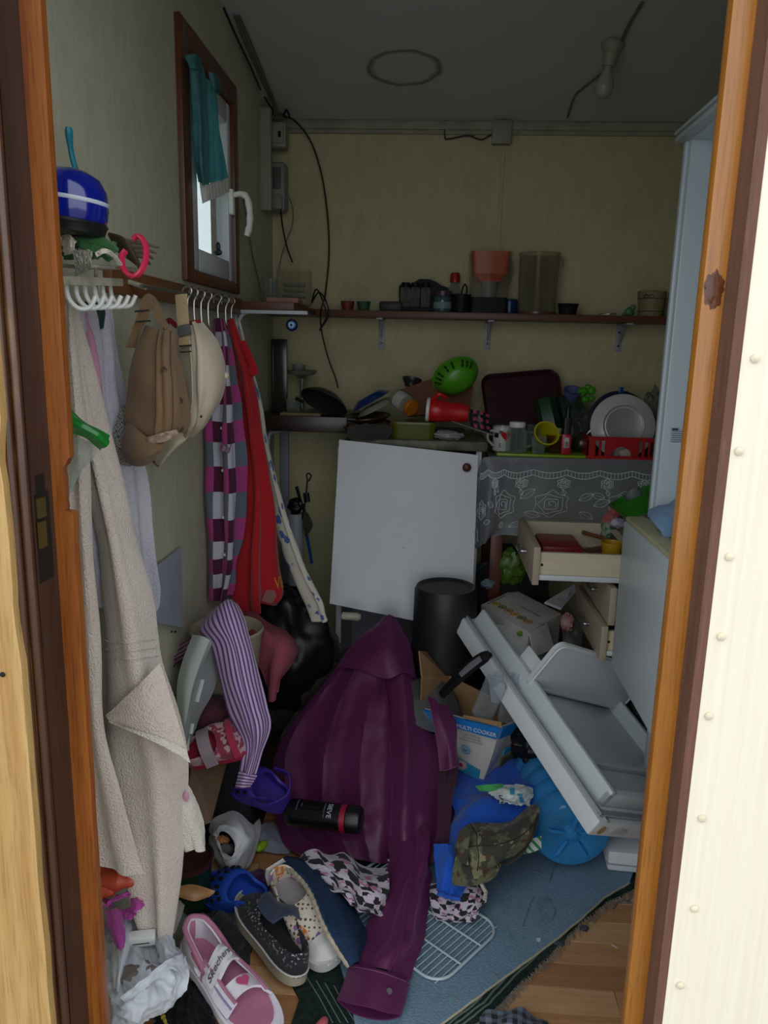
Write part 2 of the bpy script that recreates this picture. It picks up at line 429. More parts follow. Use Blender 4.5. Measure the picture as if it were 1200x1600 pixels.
struct('wall_left', join(bx(XL - w, XL, YF - .05, WY0 + .03, -.12, 2.6), bx(XL - w, XL, WY1 - .03, YB + w, -.12, 2.6),
       bx(XL - w, XL, WY0 + .03, WY1 - .03, -.12, WZ0 + .03), bx(XL - w, XL, WY0 + .03, WY1 - .03, WZ1 - .03, 2.6)), m_wall_l, label='left wall in mottled grey-beige wallpaper')
struct('wall_back', bx(XL, XR, YB, YB + w, -.12, 2.6), m_wall, label='back wall in yellowish mottled wallpaper')
struct('wall_right', bx(XR, XR + w, YF - .05, YB + w, -.12, 2.6), m_wall, label='right wall in yellowish mottled wallpaper')
g = xf(bx(XL - .1, XR + .1, 0, 2.3, 0, 0.05), frame((0, 0.85, ZC(0.85)), (1, 0, 0), (0, 1, -0.19)))
struct('ceiling', g, m_ceil, label='sloping grey painted ceiling with a ring stain')
XO0, XO1 = W(67, 1000, .88).x, W(1089, 1000, .89).x     # rebate faces of the door opening
XT0, XT1 = W(1039, 1000, YD).x, W(1071, 1000, YD).x
caps = []
for x, y in ((1155, 705), (1140, 870), (1127, 995), (1108, 1119), (1097, 1279), (1085, 1420), (1063, 1540), (1180, 560)):
    p = W(x, y, 0.889)
    caps.append(P('screw_cap', at(lathe([(0.0052, 0.0), (0.0048, 0.0016), (0.003, 0.0026), (0.0, 0.003)], 12), p, (90, 0, 0)), m_screw))
struct('wall_front', join(bx(XT1 + .012, 1.6, .89, YF, -.2, 2.6), bx(-1.5, XO0 - .05, .89, YF, -.2, 2.6), bx(XO0 - .05, XT1 + .012, .89, YF, 2.06, 2.6), bx(XO0 - .05, XT1 + .012, .89, YF, -.2, -.012)), m_cream, caps,
       label='cream painted outer wall with domed screw heads')
# ------------------------------------------------------------------ door frame
XS0, XS1 = W(98, 1000, YD).x, W(127, 1000, YD).x        # left stop
zn1, zn0 = W(105, 722, YD).z, W(105, 800, YD).z
dn = 0.0105
ol = [(XS0 - .03, -.02), (XS1, -.02)]
rr = random.Random(3)
for i in range(26): ol.append((XS1 + rr.uniform(-.0007, .0007), zn0 * (i + 1) / 27))
ol += [(XS1 + .001, zn0 - .004), (XS1 - .002, zn0), (XS1 - dn, zn0 + .001)]
for i in range(8): ol.append((XS1 - dn + rr.uniform(-.0012, .0012), zn0 + (zn1 - zn0) * (i + 1) / 9))
ol += [(XS1 - .006, zn1 - .004), (XS1 - .003, zn1 + .003), (XS1, zn1 + .006), (XS1, 2.08), (XS0 - .03, 2.08)]
stopL = xf(prism(ol, 0.013), Matrix(((1, 0, 0, 0), (0, 0, 1, YD), (0, 1, 0, 0), (0, 0, 0, 1))))
XT0, XT1 = W(1039, 1000, YD).x, W(1071, 1000, YD).x
stopR = rbx(XT0, XT1 + .03, YD, YD + .02, -.02, 2.08, .003)
jl = bx(XS0 - .05, XS0, .878, YD, -.02, 2.08)
jr = bx(XT1, XT1 + .0118, .8895, YD, -.02, 2.08)
XM1 = W(67, 1000, .876).x; XM0 = W(36, 1000, .85).x
moulds = [P('moulding', tube([(XM1 - .005 + 0.0008 * nz(z * 3, 1), .868, z) for z in np.linspace(-.1, 2.08, 60)], .0062, 10), m_mould),
          P('moulding', tube([(XM1 - .0155 + 0.0008 * nz(z * 3, 2), .861, z) for z in np.linspace(-.1, 2.08, 60)], .0058, 10), m_mould)]
oc = [(-1.0, -.18), (XM0, -.18)]
for i in range(90):
    z = -.15 + 2.2 * i / 89
    d = 0.002 * nz(z * 9, 3) - 0.001
    if .92 < z < 1.2: d += -.003 + .008 * nz(z * 22, 5)
    oc.append((XM0 + d, z))
oc += [(XM0, 2.15), (-1.0, 2.15)]
casing = xf(prism(oc, 0.035), Matrix(((1, 0, 0, 0), (0, 0, 1, .843), (0, 1, 0, 0), (0, 0, 0, 1))))
p1, p2 = W(52, 745, .9), W(52, 905, .9)
m_black_iron = M('black_iron', '17140f', 0.6, 0.3, bump=0.4)
m_brass = M('dull_brass', '7a6a3a', 0.4, 0.8, dirt='2a2416')
def on_jamb(y0, y1, x0, x1, d):
    za, zb = W(60, y1, .9).z, W(60, y0, .9).z
    return bx(XS0, XS0 + d, x0, x1, za, zb)
splint = []
def splinter(pts, X=None):
    return xf(prism(pts, .006), Matrix(((1, 0, 0, 0), (0, 0, 1, .838), (0, 1, 0, 0), (0, 0, 0, 1))))
m_knot = wood('dark_knot', '6a3818', '4a2410', axis='Z', rough=.35)
strike = P('strike_plate', join(on_jamb(770, 905, .884, .918, .0012), on_jamb(742, 770, .89, .91, .001)), m_black_iron,
           [P('latch_bolt', join(on_jamb(776, 806, .886, .902, .005), on_jamb(812, 852, .884, .9, .0045)), m_brass, label='dull brass latch piece')])
chips = []
for (x, y, h, wd) in ((27, 700, 90, 5), (33, 960, 120, 4), (62, 1010, 40, 5), (46, 860, 70, 4)):
    a = W(x, y, .84); b = W(x + wd, y + h, .84)
    chips.append(splinter([(a.x, a.z), (a.x + .004, a.z - .01), (b.x + .002, (a.z + b.z) / 2), (b.x, b.z), (a.x + .001, (a.z + b.z) / 2)]))
thing('door_1', 'pine door frame with dark rebate and splintered lock side', None, [
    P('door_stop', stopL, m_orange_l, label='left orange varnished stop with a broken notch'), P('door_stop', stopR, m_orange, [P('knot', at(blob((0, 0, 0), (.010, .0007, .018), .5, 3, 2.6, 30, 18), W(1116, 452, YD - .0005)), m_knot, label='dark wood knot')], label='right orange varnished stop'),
    P('jamb', jl, m_darkjamb, [], label='dark stained left jamb'), P('jamb', jr, m_greyjamb, label='weathered right jamb'), strike,
    *moulds, P('casing', casing, m_casing, [P('nail_head', at(lathe([(.0035, 0), (.003, .0012), (0, .0016)], 10), W(4, 1054, .842), (90, 0, 0)), m_black_iron)], label='pale worn pine casing board'),
    P('head_jamb', bx(XS0 - .05, XT1 + .04, .89, YF, 2.04, 2.1), m_orange), P('threshold', bx(XS0, XT1, .88, YF, -.03, -.004), m_darkjamb)], kind='structure')
# ------------------------------------------------------------------ window in the left wall
fw = 0.062
m_glass = thin('window_glass', 'eef4f4', 'e8f0f0', edge=0.5, op=0.05, rough=0.02)
fr = [P('frame_rail', rbx(XL - .062, XL + .014, WY0, WY0 + fw, WZ0, WZ1, .003), m_winwood), P('frame_rail', rbx(XL - .062, XL + .014, WY1 - .045, WY1, WZ0, WZ1, .003), m_winwood),
      P('frame_rail', rbx(XL - .062, XL + .014, WY0 + fw, WY1 - .045, WZ1 - .06, WZ1, .003), m_winwood), P('frame_rail', rbx(XL - .062, XL + .014, WY0 + fw, WY1 - .045, WZ0, WZ0 + .03, .003), m_winwood)]
sy0, sy1, sz0, sz1 = WY0 + fw + .002, WY1 - .047, WZ0 + .032, WZ1 - .062
sx0, sx1 = XL - .035, XL + .004
sw = .058
sash = [P('sash_rail', rbx(sx0, sx1, sy0, sy0 + sw + .016, sz0, sz1, .006), m_white_pvc), P('sash_rail', rbx(sx0, sx1, sy1 - .036, sy1, sz0, sz1, .006), m_white_pvc),
        P('sash_rail', rbx(sx0, sx1, sy0 + sw + .016, sy1 - .036, sz1 - sw, sz1, .006), m_white_pvc), P('sash_rail', rbx(sx0, sx1, sy0 + sw + .016, sy1 - .036, sz0, sz0 + sw, .006), m_white_pvc)]
pane = P('glass_pane', bx(XL - .022, XL - .016, sy0 + sw + .012, sy1 - .032, sz0 + sw - .004, sz1 - sw + .004), m_glass)
hz = W(378, 305, 1).z
hp = WX(362, 307, XL + .006); 
m_hand = M('handle_white', 'f0eee6', 0.3)
hb = V((XL + .03, sy1 - .03, hp.z))
hand = join(rbox(hb + V((-.018, 0, -.02)), (.014, .028, .07), .004), tube(spline([hb + V((-.015, 0, 0)), hb + V((.012, 0, .003)), hb + V((.028, .002, -.01)), hb + V((.034, .004, -.05)), hb + V((.032, .004, -.085)), hb + V((.024, .004, -.112))], 26), [.008] * 6 + [.0095 + .0012 * math.sin(i * 1.3) for i in range(20)], 10))
thing('window_1', 'small wooden framed window with a white plastic sash', None, fr + sash + [pane, P('window_handle', hand, m_hand, label='cream white lever handle')], kind='structure')
# white slatted shutter outside the pane
m_oslat = M('outer_slat_white', 'dfe4ea', .5)
struct('window_2', rbx(XL - .19, XL - .17, 1.7, 2.6, 1.22, 1.28, .004), m_oslat, [P('slat', rbx(XL - .22, XL - .2, 1.75 + i * .135, 1.86 + i * .135, 1.2, 2.3, .004), m_oslat) for i in range(6)], label='white upright boards outside the little window')
# ------------------------------------------------------------------ trims
m_trim = M('dusty_white_trim', 'a9a594', 0.7, c2='8f8b7a', scale=14)
struct('trim_1', join(rbx(XL, XR, YB - .018, YB, 2.062, 2.092, .005), rbx(XL, XR, YB - .012, YB, 2.048, 2.064, .004)), m_trim, label='narrow whitish cornice along the back wall')
jx = W(783, 300, YB).x
struct('trim_2', rbx(jx - .006, jx + .006, YB - .006, YB, 1.47, 1.995, .002), m_wall, label='papered-over cable strip below the junction box')
# ------------------------------------------------------------------ cloth materials
def terry(name, a, b):
    k = NT(name); co = k.coord()
    k.base(k.mix(k.ramp(k.noise(co, 7, 5), [(0.35, (0, 0, 0)), (0.7, (1, 1, 1))]), lin(a), lin(b)))
    k.p.inputs['Roughness'].default_value = 1.0; k.p.inputs['Sheen Weight'].default_value = 0.35; k.p.inputs['Specular IOR Level'].default_value = 0.15
    h = k.math('ADD', k.noise(co, 420, 2), k.math('MULTIPLY', k.voro(co, 260), 0.7)); k.bump(h, 0.75, 0.004); return k.m
m_terry = terry('beige_terry', 'd6c8bd', 'c6b6ab')
m_terry_s = terry('white_terry_hem', 'd9d0c6', 'cfc4b8')
m_terry_g = terry('lavender_terry', 'c6c2ce', 'b2adbc')
m_pinkcl = cloth('pink_cotton', 'c48ba4', 'b0768f')
def cells(k, u, v, nu, nv):
    iu = k.math('MODULO', k.math('FLOOR', k.math('MULTIPLY', u, nu)), 2.0); iv = k.math('MODULO', k.math('FLOOR', k.math('MULTIPLY', v, nv)), 2.0)
    return iu, iv
def plaid_fn(c00, c10, c01, c11, nu, nv):
    def fn(k, u, v):
        iu, iv = cells(k, u, v, nu, nv)
        return k.mix(iv, k.mix(iu, lin(c00), lin(c10)), k.mix(iu, lin(c01), lin(c11)))
    return fn
m_plaid = uvpattern('magenta_check', plaid_fn('a23a78', '4a1436', '5c6472', 'b9b4c4', 5.0, 15.0), rough=0.95)
m_redcl = cloth('red_jersey', 'b8101c', '980a16', scale=4)
m_yprint = M('yellow_print', 'b8902c', 0.7)
m_wprint = M('white_print', 'c8c2bc', 0.7)
def floral_fn(k, u, v):
    cmb = k.add('ShaderNodeCombineXYZ'); k.link(k.math('MULTIPLY', u, 5.5), cmb.inputs[0]); k.link(k.math('MULTIPLY', v, 20), cmb.inputs[1])
    d = k.math('ADD', k.voro(cmb.outputs[0], 1.0, rnd=0.75), k.math('MULTIPLY', k.noise(cmb.outputs[0], 6, 3), 0.35))
    return k.mix(k.ramp(d, [(0.50, (1, 1, 1)), (0.54, (0, 0, 0))]), lin('c6c2b4'), lin('4a5e9c'))
m_floral = uvpattern('blue_floral', floral_fn, rough=0.95)
m_grcl = cloth('grey_pale_cloth', 'a9a59a', '8f8b80')
m_steel = M('hanger_steel', 'b4b6b8', 0.3, 0.9)
m_dusty = M('dusty_white_plastic', 'b9b4a4', 0.6, c2='8c8676', scale=30, dirt='5a5344', dscale=12)
m_whitep = M('white_plastic', 'dcdcd8', 0.35)
m_khaki = cloth('khaki_canvas', '7d6244', '6c5238', scale=6, weave=500, bump=0.4)
m_khaki_d = cloth('khaki_canvas_dark', '4c3c2a', '3a2d20')
m_offw = cloth('offwhite_canvas', 'cfc0aa', 'bfae96', scale=5)
m_redtrim = cloth('dark_red_cotton', '8e1420', '6c0e18')
m_metal = M('steel', 'a0a2a4', 0.35, 0.95, dirt='5a5a58')
m_darkmetal = M('dark_metal', '3a3833', 0.5, 0.7, dirt='221f1b')
m_black = M('black_plastic', '141414', 0.4)
def sheet(pxrows, jit=0.0):
    return [[W(x, y, Y) for x, y, Y in r] for r in pxrows]
def folds(n, a, ph=0.0, v0=0.0, v1=1.0, seed=0, wob=0.5):
    def f(u, v):
        k = v0 + (v1 - v0) * v
        return a * k * (math.sin(2 * math.pi * n * u + ph + wob * 3 * nz(u * 2, v * 2.2, seed)) + 0.6 * nz(u * n * 2.3, v * 2.5, seed + 3)) + a * 0.25 * nz(u * 14, v * 16, seed + 9)
    return f
def WL(x, y, Y, lim=-.597):
    p = W(x, y, Y)
    return p if p.x > lim else WX(x, y, lim)          # cloth against the left wall stays in front of it
T = lambda *r: [[WL(x, y, Y) for x, y, Y in q] for q in r]
# ------------------------------------------------------------------ wooden rail, rod, hooks, hangers
a, b = WX(180, 425, XL + .01), WX(368, 470, XL + .01)
rail_z0, rail_z1 = 1.385, 1.432
rodX = XL + .05
rod = tube([(rodX, 1.5, 1.402), (rodX + .002, 1.8, 1.405), (rodX, 2.17, 1.41)], .0035, 8)
thing('coat_rail', 'brown wooden coat rail with a thin metal rod under the small window', 'rail', [
    P('board', rbx(XL, XL + .018, 1.44, 2.44, rail_z0, rail_z1, .003), m_railwood), P('rod', rod, m_metal),
    P('rod_knob', at(blob((0, 0, 0), (.009, .009, .009), 0), (rodX, 2.175, 1.41)), m_railwood),
    P('rod_holder', tube([(XL + .018, 1.52, 1.41), (rodX + .002, 1.52, 1.40)], .005, 8), m_dusty), P('rod_holder', tube([(XL + .018, 2.16, 1.412), (rodX + .002, 2.16, 1.41)], .005, 8), m_dusty)])
hk = []
for i, x in enumerate((103, 118, 132, 147, 160, 172)):
    p = WX(x, 452, XL + .075)
    hk.append(P('hook', tube(spline([p + V((0, 0, .012)), p + V((.003, 0, -.012)), p + V((.014, .006, -.026)), p + V((.028, .014, -.024)), p + V((.036, .018, -.008))], 14), .0036, 8), m_whitep))
p0, p1 = WX(92, 438, XL + .075), WX(178, 441, XL + .075)
p2, p3 = WX(92, 415, XL + .05), WX(170, 420, XL + .05)
thing('hook_rack', 'dusty white plastic hook rack above the beige towel', 'hook rack', [
    P('rail', bar(p0, p1, .032, .012, (0, 0, 1)), m_dusty), *hk,
    P('rail_wire', join(tube([p2, p3], .003, 6), tube([p2 + V((.05, 0, 0)), p3 + V((.05, 0, 0))], .003, 6)), m_dusty),
    P('bracket', tube([WX(150, 420, XL + .05), WX(150, 440, XL + .06), WX(150, 452, XL + .07)], .003, 6), m_dusty)])
dk = [[W(122, 474, 1.37), WL(142, 470, 1.375), W(165, 474, 1.38)], [W(124, 490, 1.36), W(142, 498, 1.37), WL(163, 490, 1.375)], [W(128, 515, 1.36), W(145, 522, 1.37), WL(160, 512, 1.375)]]
one('cloth_pouch', 'small dark green cloth hanging behind the white hooks', 'cloth', patch(dk, 16, 12, folds(2, .003, seed=4), .003), cloth('dark_teal_cloth', '1f3a34', '162a26'))
# ------------------------------------------------------------------ towels
back = T([(118, 478, 1.42), (135, 480, 1.41), (150, 478, 1.42), (163, 476, 1.43), (176, 478, 1.44)],
         [(120, 540, 1.42), (140, 545, 1.41), (160, 540, 1.40), (172, 535, 1.42), (183, 540, 1.45)],
         [(122, 620, 1.42), (145, 625, 1.40), (165, 620, 1.40), (180, 620, 1.42), (198, 615, 1.46)],
         [(130, 740, 1.42), (158, 745, 1.40), (185, 740, 1.40), (205, 740, 1.43), (229, 738, 1.47)],
         [(140, 850, 1.42), (170, 855, 1.40), (195, 850, 1.40), (217, 850, 1.44), (239, 850, 1.47)],
         [(150, 920, 1.42), (180, 930, 1.41), (205, 935, 1.41), (227, 938, 1.44), (248, 925, 1.47)],
         [(155, 950, 1.42), (185, 955, 1.42), (210, 962, 1.42), (230, 966, 1.44), (241, 958, 1.46)])
one('towel', 'lavender grey towel hanging behind the beige towel', 'towel', patch(back, 60, 60, folds(3, .007, v0=.6, seed=2), .006), m_terry_g)
left = T([(92, 480, 1.250), (100, 477, 1.240), (107, 476, 1.240), (113, 480, 1.250)],
         [(88, 560, 1.250), (98, 565, 1.235), (112, 565, 1.225), (124, 560, 1.250)],
         [(88, 700, 1.260), (104, 705, 1.235), (122, 705, 1.225), (140, 700, 1.250)],
         [(95, 850, 1.260), (112, 852, 1.235), (130, 852, 1.220), (145, 850, 1.240)],
         [(104, 1000, 1.260), (120, 1002, 1.235), (140, 1002, 1.215), (158, 1000, 1.230)],
         [(114, 1130, 1.260), (130, 1132, 1.230), (146, 1135, 1.210), (162, 1132, 1.220)],
         [(124, 1230, 1.250), (140, 1235, 1.220), (162, 1240, 1.205), (190, 1240, 1.210)],
         [(134, 1300, 1.240), (150, 1315, 1.210), (180, 1325, 1.195), (212, 1325, 1.200)],
         [(140, 1330, 1.240), (158, 1352, 1.210), (190, 1366, 1.195), (222, 1368, 1.195)])
main = T([(104, 480, 1.30), (106, 474, 1.295), (109, 474, 1.295), (113, 479, 1.30), (118, 484, 1.31)],
         [(104, 545, 1.30), (112, 545, 1.28), (119, 542, 1.275), (127, 540, 1.285), (134, 540, 1.31)],
         [(108, 640, 1.30), (120, 640, 1.275), (132, 635, 1.265), (145, 630, 1.275), (157, 630, 1.31)],
         [(130, 740, 1.30), (142, 745, 1.27), (154, 742, 1.26), (172, 742, 1.27), (188, 740, 1.31)],
         [(157, 850, 1.30), (164, 855, 1.265), (176, 855, 1.25), (196, 852, 1.262), (213, 850, 1.31)],
         [(162, 940, 1.30), (174, 945, 1.26), (190, 945, 1.24), (215, 942, 1.25), (237, 938, 1.30)],
         [(166, 1030, 1.30), (181, 1035, 1.255), (200, 1035, 1.235), (225, 1035, 1.245), (250, 1030, 1.30)],
         [(167, 1115, 1.30), (187, 1120, 1.25), (212, 1120, 1.23), (244, 1120, 1.24), (276, 1112, 1.29)],
         [(163, 1190, 1.29), (190, 1195, 1.25), (222, 1195, 1.23), (258, 1195, 1.235), (292, 1186, 1.28)],
         [(172, 1270, 1.28), (198, 1275, 1.245), (228, 1280, 1.225), (262, 1280, 1.235), (290, 1270, 1.275)],
         [(192, 1350, 1.27), (212, 1355, 1.24), (236, 1362, 1.225), (262, 1360, 1.235), (284, 1345, 1.27)],
         [(212, 1420, 1.26), (226, 1428, 1.24), (242, 1435, 1.225), (260, 1430, 1.235), (276, 1412, 1.26)],
         [(228, 1470, 1.255), (236, 1480, 1.24), (246, 1490, 1.23), (256, 1484, 1.24), (266, 1462, 1.255)])
def towfold(u, v):
    g = max(0.0, (v - .45)) * 1.5
    return .0045 * math.sin(6.28 * 2.2 * u + 1.5 * nz(v * 2, 1)) + .010 * g * math.sin(6.28 * 1.4 * u + .6) + .004 * nz(u * 5, v * 8, 2)
flap = T([(165, 1118, 1.235), (190, 1095, 1.222), (220, 1066, 1.216), (250, 1036, 1.235)],
         [(167, 1121, 1.230), (200, 1110, 1.208), (232, 1096, 1.203), (264, 1080, 1.222)],
         [(170, 1125, 1.226), (208, 1128, 1.20), (246, 1132, 1.196), (282, 1140, 1.213)],
         [(172, 1129, 1.222), (215, 1146, 1.196), (256, 1166, 1.192), (297, 1192, 1.208)])
fS = Surf(flap, 40, 24, lambda u, v: .002 * nz(u * 6, v * 5, 5))
band = join(onsurf(fS, patch([[V((i / 12, j, 0)) for i in range(13)] for j in (0, .5, 1)], 40, 5, None, .0), 0, 1, .86, 1.0, .0035))
mS = Surf(main, 70, 110, towfold)
st = [onsurf(mS, (tube([(i / 20, 0, 0) for i in range(21)], .0016, 6)[0], tube([(i / 20, 0, 0) for i in range(21)], .0016, 6)[1], None), 0.04, .96, .47 + d, .36 + d, .001) for d in (0, .012, .024)]
one('towel', 'large beige terry towel hanging in front beside the left door jamb', 'towel', mS.geo(.007), m_terry,
    [P('left_fold', patch(left, 40, 80, folds(1.5, .006, v0=.4, seed=7), .007), m_terry), P('folded_corner', fS.geo(.005), m_terry, [P('hem', band, m_terry_s, label='paler woven hem')]),
     P('woven_band', join(*st), m_terry_s, label='paler woven band')])
pk = T([(127, 474, 1.36), (131, 472, 1.355), (134, 474, 1.36)], [(128, 500, 1.36), (133, 500, 1.355), (138, 500, 1.36)], [(129, 530, 1.36), (140, 532, 1.345), (150, 535, 1.36)],
       [(132, 590, 1.36), (146, 590, 1.34), (158, 592, 1.36)], [(140, 660, 1.36), (153, 660, 1.335), (163, 660, 1.36)], [(150, 720, 1.36), (160, 720, 1.335), (170, 720, 1.36)])
one('cloth_strip', 'narrow pink cloth hanging between beige and lavender towels', 'cloth', patch(pk, 20, 40, folds(1.5, .003, seed=3), .003), m_pinkcl)
wt = T([(250, 1205, 1.27), (270, 1210, 1.26), (288, 1215, 1.27)], [(262, 1250, 1.28), (284, 1250, 1.262), (304, 1245, 1.29)], [(268, 1295, 1.285), (292, 1295, 1.262), (318, 1285, 1.295)], [(284, 1325, 1.29), (304, 1332, 1.27), (322, 1326, 1.295)])
one('hand_towel', 'small whitish towel corner with a faint pink mark below the beige towel', 'towel', patch(wt, 30, 30, folds(1.5, .006, seed=12), .005), m_terry_s,
    [P('pink_mark', at(blob((0, 0, 0), (.006, .002, .01), .4, 3, nu=12, nv=8), WL(291, 1245, 1.262)), m_pinkcl)])
# ------------------------------------------------------------------ clear bag with a green grip
m_clear = thin('clear_film', 'f0f4f0', 'd8dcd8', edge=0.5, op=0.13, rough=0.15)
m_greenp = NT('green_translucent'); m_greenp.base(lin('1f8a35')); m_greenp.p.inputs['Roughness'].default_value = .18; m_greenp.p.inputs['Transmission Weight'].default_value = .25; m_greenp = m_greenp.m
grip = T([(100, 625, 1.20), (104, 645, 1.18), (101, 672, 1.19)], [(112, 645, 1.19), (118, 660, 1.165), (114, 676, 1.18)], [(130, 662, 1.19), (138, 672, 1.165), (134, 682, 1.18)], [(150, 672, 1.19), (154, 682, 1.168), (148, 694, 1.18)], [(170, 682, 1.20), (166, 694, 1.18), (156, 702, 1.19)])
bag = T([(98, 680, 1.22), (118, 684, 1.19), (140, 690, 1.2), (156, 700, 1.22)], [(98, 710, 1.22), (115, 712, 1.18), (132, 716, 1.19), (146, 716, 1.21)], [(99, 740, 1.22), (110, 745, 1.19), (122, 740, 1.20), (130, 732, 1.215)], [(100, 770, 1.225), (104, 778, 1.21), (108, 772, 1.21), (112, 760, 1.215)])
thing('clear_bag', 'clear plastic pouch with a shiny green grip over the beige towel', 'bag', [P('pouch', patch(bag, 24, 24, folds(2, .004, seed=8), .001), m_clear), P('grip', patch(grip, 18, 30, lambda u, v: .002 * math.sin(9 * u), .004), m_greenp, label='shiny green plastic grip')])
# ------------------------------------------------------------------ caps
def seamtube(S, pts, r=.0012, o=.001): return tube([S.at(u, v, o) for u, v in pts], r, 6)
bc = T([(226, 508, 1.420), (240, 512, 1.385), (258, 518, 1.375), (277, 521, 1.400)],
       [(212, 545, 1.400), (233, 550, 1.355), (258, 552, 1.345), (280, 552, 1.385)],
       [(204, 590, 1.390), (230, 595, 1.335), (262, 596, 1.330), (290, 592, 1.385)],
       [(200, 635, 1.385), (230, 640, 1.330), (265, 640, 1.325), (297, 632, 1.385)],
       [(197, 660, 1.380), (228, 668, 1.330), (265, 672, 1.330), (298, 662, 1.385)],
       [(208, 672, 1.375), (232, 688, 1.335), (262, 686, 1.340), (286, 676, 1.380)])
def capfold(u, v):
    return .006 * math.exp(-((u - .55) / .05) ** 2) * -1.6 * (1 - .3 * v) + .004 * nz(u * 4, v * 4, 3) - .007 * math.exp(-((u - .82 + .1 * v) / .04) ** 2) + .004 * math.sin(11 * u + 2 * v)
bS = Surf(bc, 50, 50, capfold)
brim = T([(198, 655, 1.375), (216, 672, 1.345), (236, 686, 1.325), (256, 688, 1.325)], [(193, 676, 1.370), (212, 694, 1.325), (234, 705, 1.305), (254, 700, 1.315)],
         [(189, 700, 1.375), (206, 714, 1.330), (228, 718, 1.310), (247, 710, 1.320)], [(196, 722, 1.385), (209, 728, 1.350), (226, 728, 1.335), (242, 719, 1.335)])
strap = tube(spline([WL(204, 543, 1.400), WL(214, 515, 1.390), WL(224, 492, 1.385), WL(231, 470, 1.400), WL(240, 472, 1.430), WL(252, 500, 1.430), WL(268, 520, 1.410)], 24), .011, 8, flat=((1, -.6, 0.3), .16))
def letters_fn(k, u, v):
    cmb = k.add('ShaderNodeCombineXYZ'); k.link(k.math('MULTIPLY', u, 3), cmb.inputs[0]); k.link(k.math('MULTIPLY', v, 14), cmb.inputs[1])
    n = k.noise(k.map(cmb.outputs[0], (3, 1, 1)), 2.2, 2); return k.mix(k.ramp(n, [(0.49, (0, 0, 0)), (0.51, (1, 1, 1))]), lin('1b1b1d'), lin('b9b6b0'))
m_blockprint = uvpattern('black_white_print', letters_fn)
und = T([(192, 632, 1.400), (200, 640, 1.390)], [(182, 655, 1.400), (194, 664, 1.390)], [(175, 690, 1.400), (190, 700, 1.390)], [(178, 716, 1.405), (196, 720, 1.395)], [(190, 727, 1.405), (204, 729, 1.400)])
badge = T([(228, 684, 1.323), (250, 677, 1.317), (276, 671, 1.330)], [(230, 690, 1.320), (252, 686, 1.314), (278, 678, 1.328)], [(236, 693, 1.319), (254, 691, 1.314), (270, 684, 1.325)])
eyel = [P('eyelet', at(lathe([(.0035, 0), (.0045, .001), (.0055, .0002)], 10), bS.at(u, v, .0005), (90, 0, 0)), m_khaki_d) for u, v in ((.62, .32), (.86, .55), (.9, .88), (.66, .93))]
thing('cap', 'brown canvas cap hanging peak down by its strap', 'cap', [P('crown', bS.geo(.003), m_khaki, eyel + [P('seam', join(seamtube(bS, [(.46, i / 12) for i in range(13)]), seamtube(bS, [(.77 - .004 * i, i / 12) for i in range(13)])), m_khaki_d)]),
    P('peak', patch(brim, 30, 24, None, .004), m_khaki), P('strap', strap, m_khaki, [P('buckle', xf(join(bar((-.013, 0, .009), (.013, 0, .009), .003, .003), bar((-.013, 0, -.009), (.013, 0, -.009), .003, .003), bar((-.013, 0, -.009), (-.013, 0, .009), .003, .003), bar((.013, 0, -.009), (.013, 0, .009), .003, .003)), frame(WL(223, 494, 1.372), (1, 0, .1), (0, 1, 0))), m_darkmetal)]),
    P('peak_lining', patch(und, 16, 40, None, .003), m_blockprint, label='black and white printed lining'), P('badge', patch(badge, 20, 10, lambda u, v: .0008 * nz(u * 30, v * 30), .002), M('pale_embroidery', 'b39a86', .9, c2='5a4438', scale=90), label='pale embroidered badge')])
wc = T([(276, 514, 1.610), (292, 508, 1.575), (304, 504, 1.570), (316, 505, 1.600)],
       [(276, 545, 1.600), (298, 540, 1.530), (320, 534, 1.530), (340, 536, 1.590)],
       [(278, 585, 1.595), (302, 582, 1.515), (330, 577, 1.520), (353, 580, 1.590)],
       [(280, 625, 1.595), (304, 628, 1.510), (328, 626, 1.520), (346, 628, 1.590)],
       [(282, 660, 1.600), (300, 666, 1.530), (316, 664, 1.540), (326, 662, 1.600)],
       [(284, 682, 1.605), (292, 684, 1.575), (300, 680, 1.580), (306, 676, 1.610)])
wS = Surf(wc, 44, 44, lambda u, v: .004 * nz(u * 4, v * 5, 8) - .006 * math.exp(-((u - .5 + .15 * math.sin(3 * v)) / .05) ** 2) + .003 * math.sin(14 * u + 5 * v))
wbrim = T([(262, 660, 1.600), (282, 676, 1.580), (300, 676, 1.590)], [(254, 690, 1.590), (272, 696, 1.560), (288, 690, 1.575)], [(243, 716, 1.595), (258, 716, 1.570), (272, 704, 1.580)], [(242, 724, 1.600), (250, 728, 1.580), (258, 718, 1.585)])
redl = T([(244, 690, 1.608), (252, 706, 1.602)], [(240, 708, 1.608), (249, 720, 1.602)], [(238, 722, 1.610), (247, 730, 1.605)])
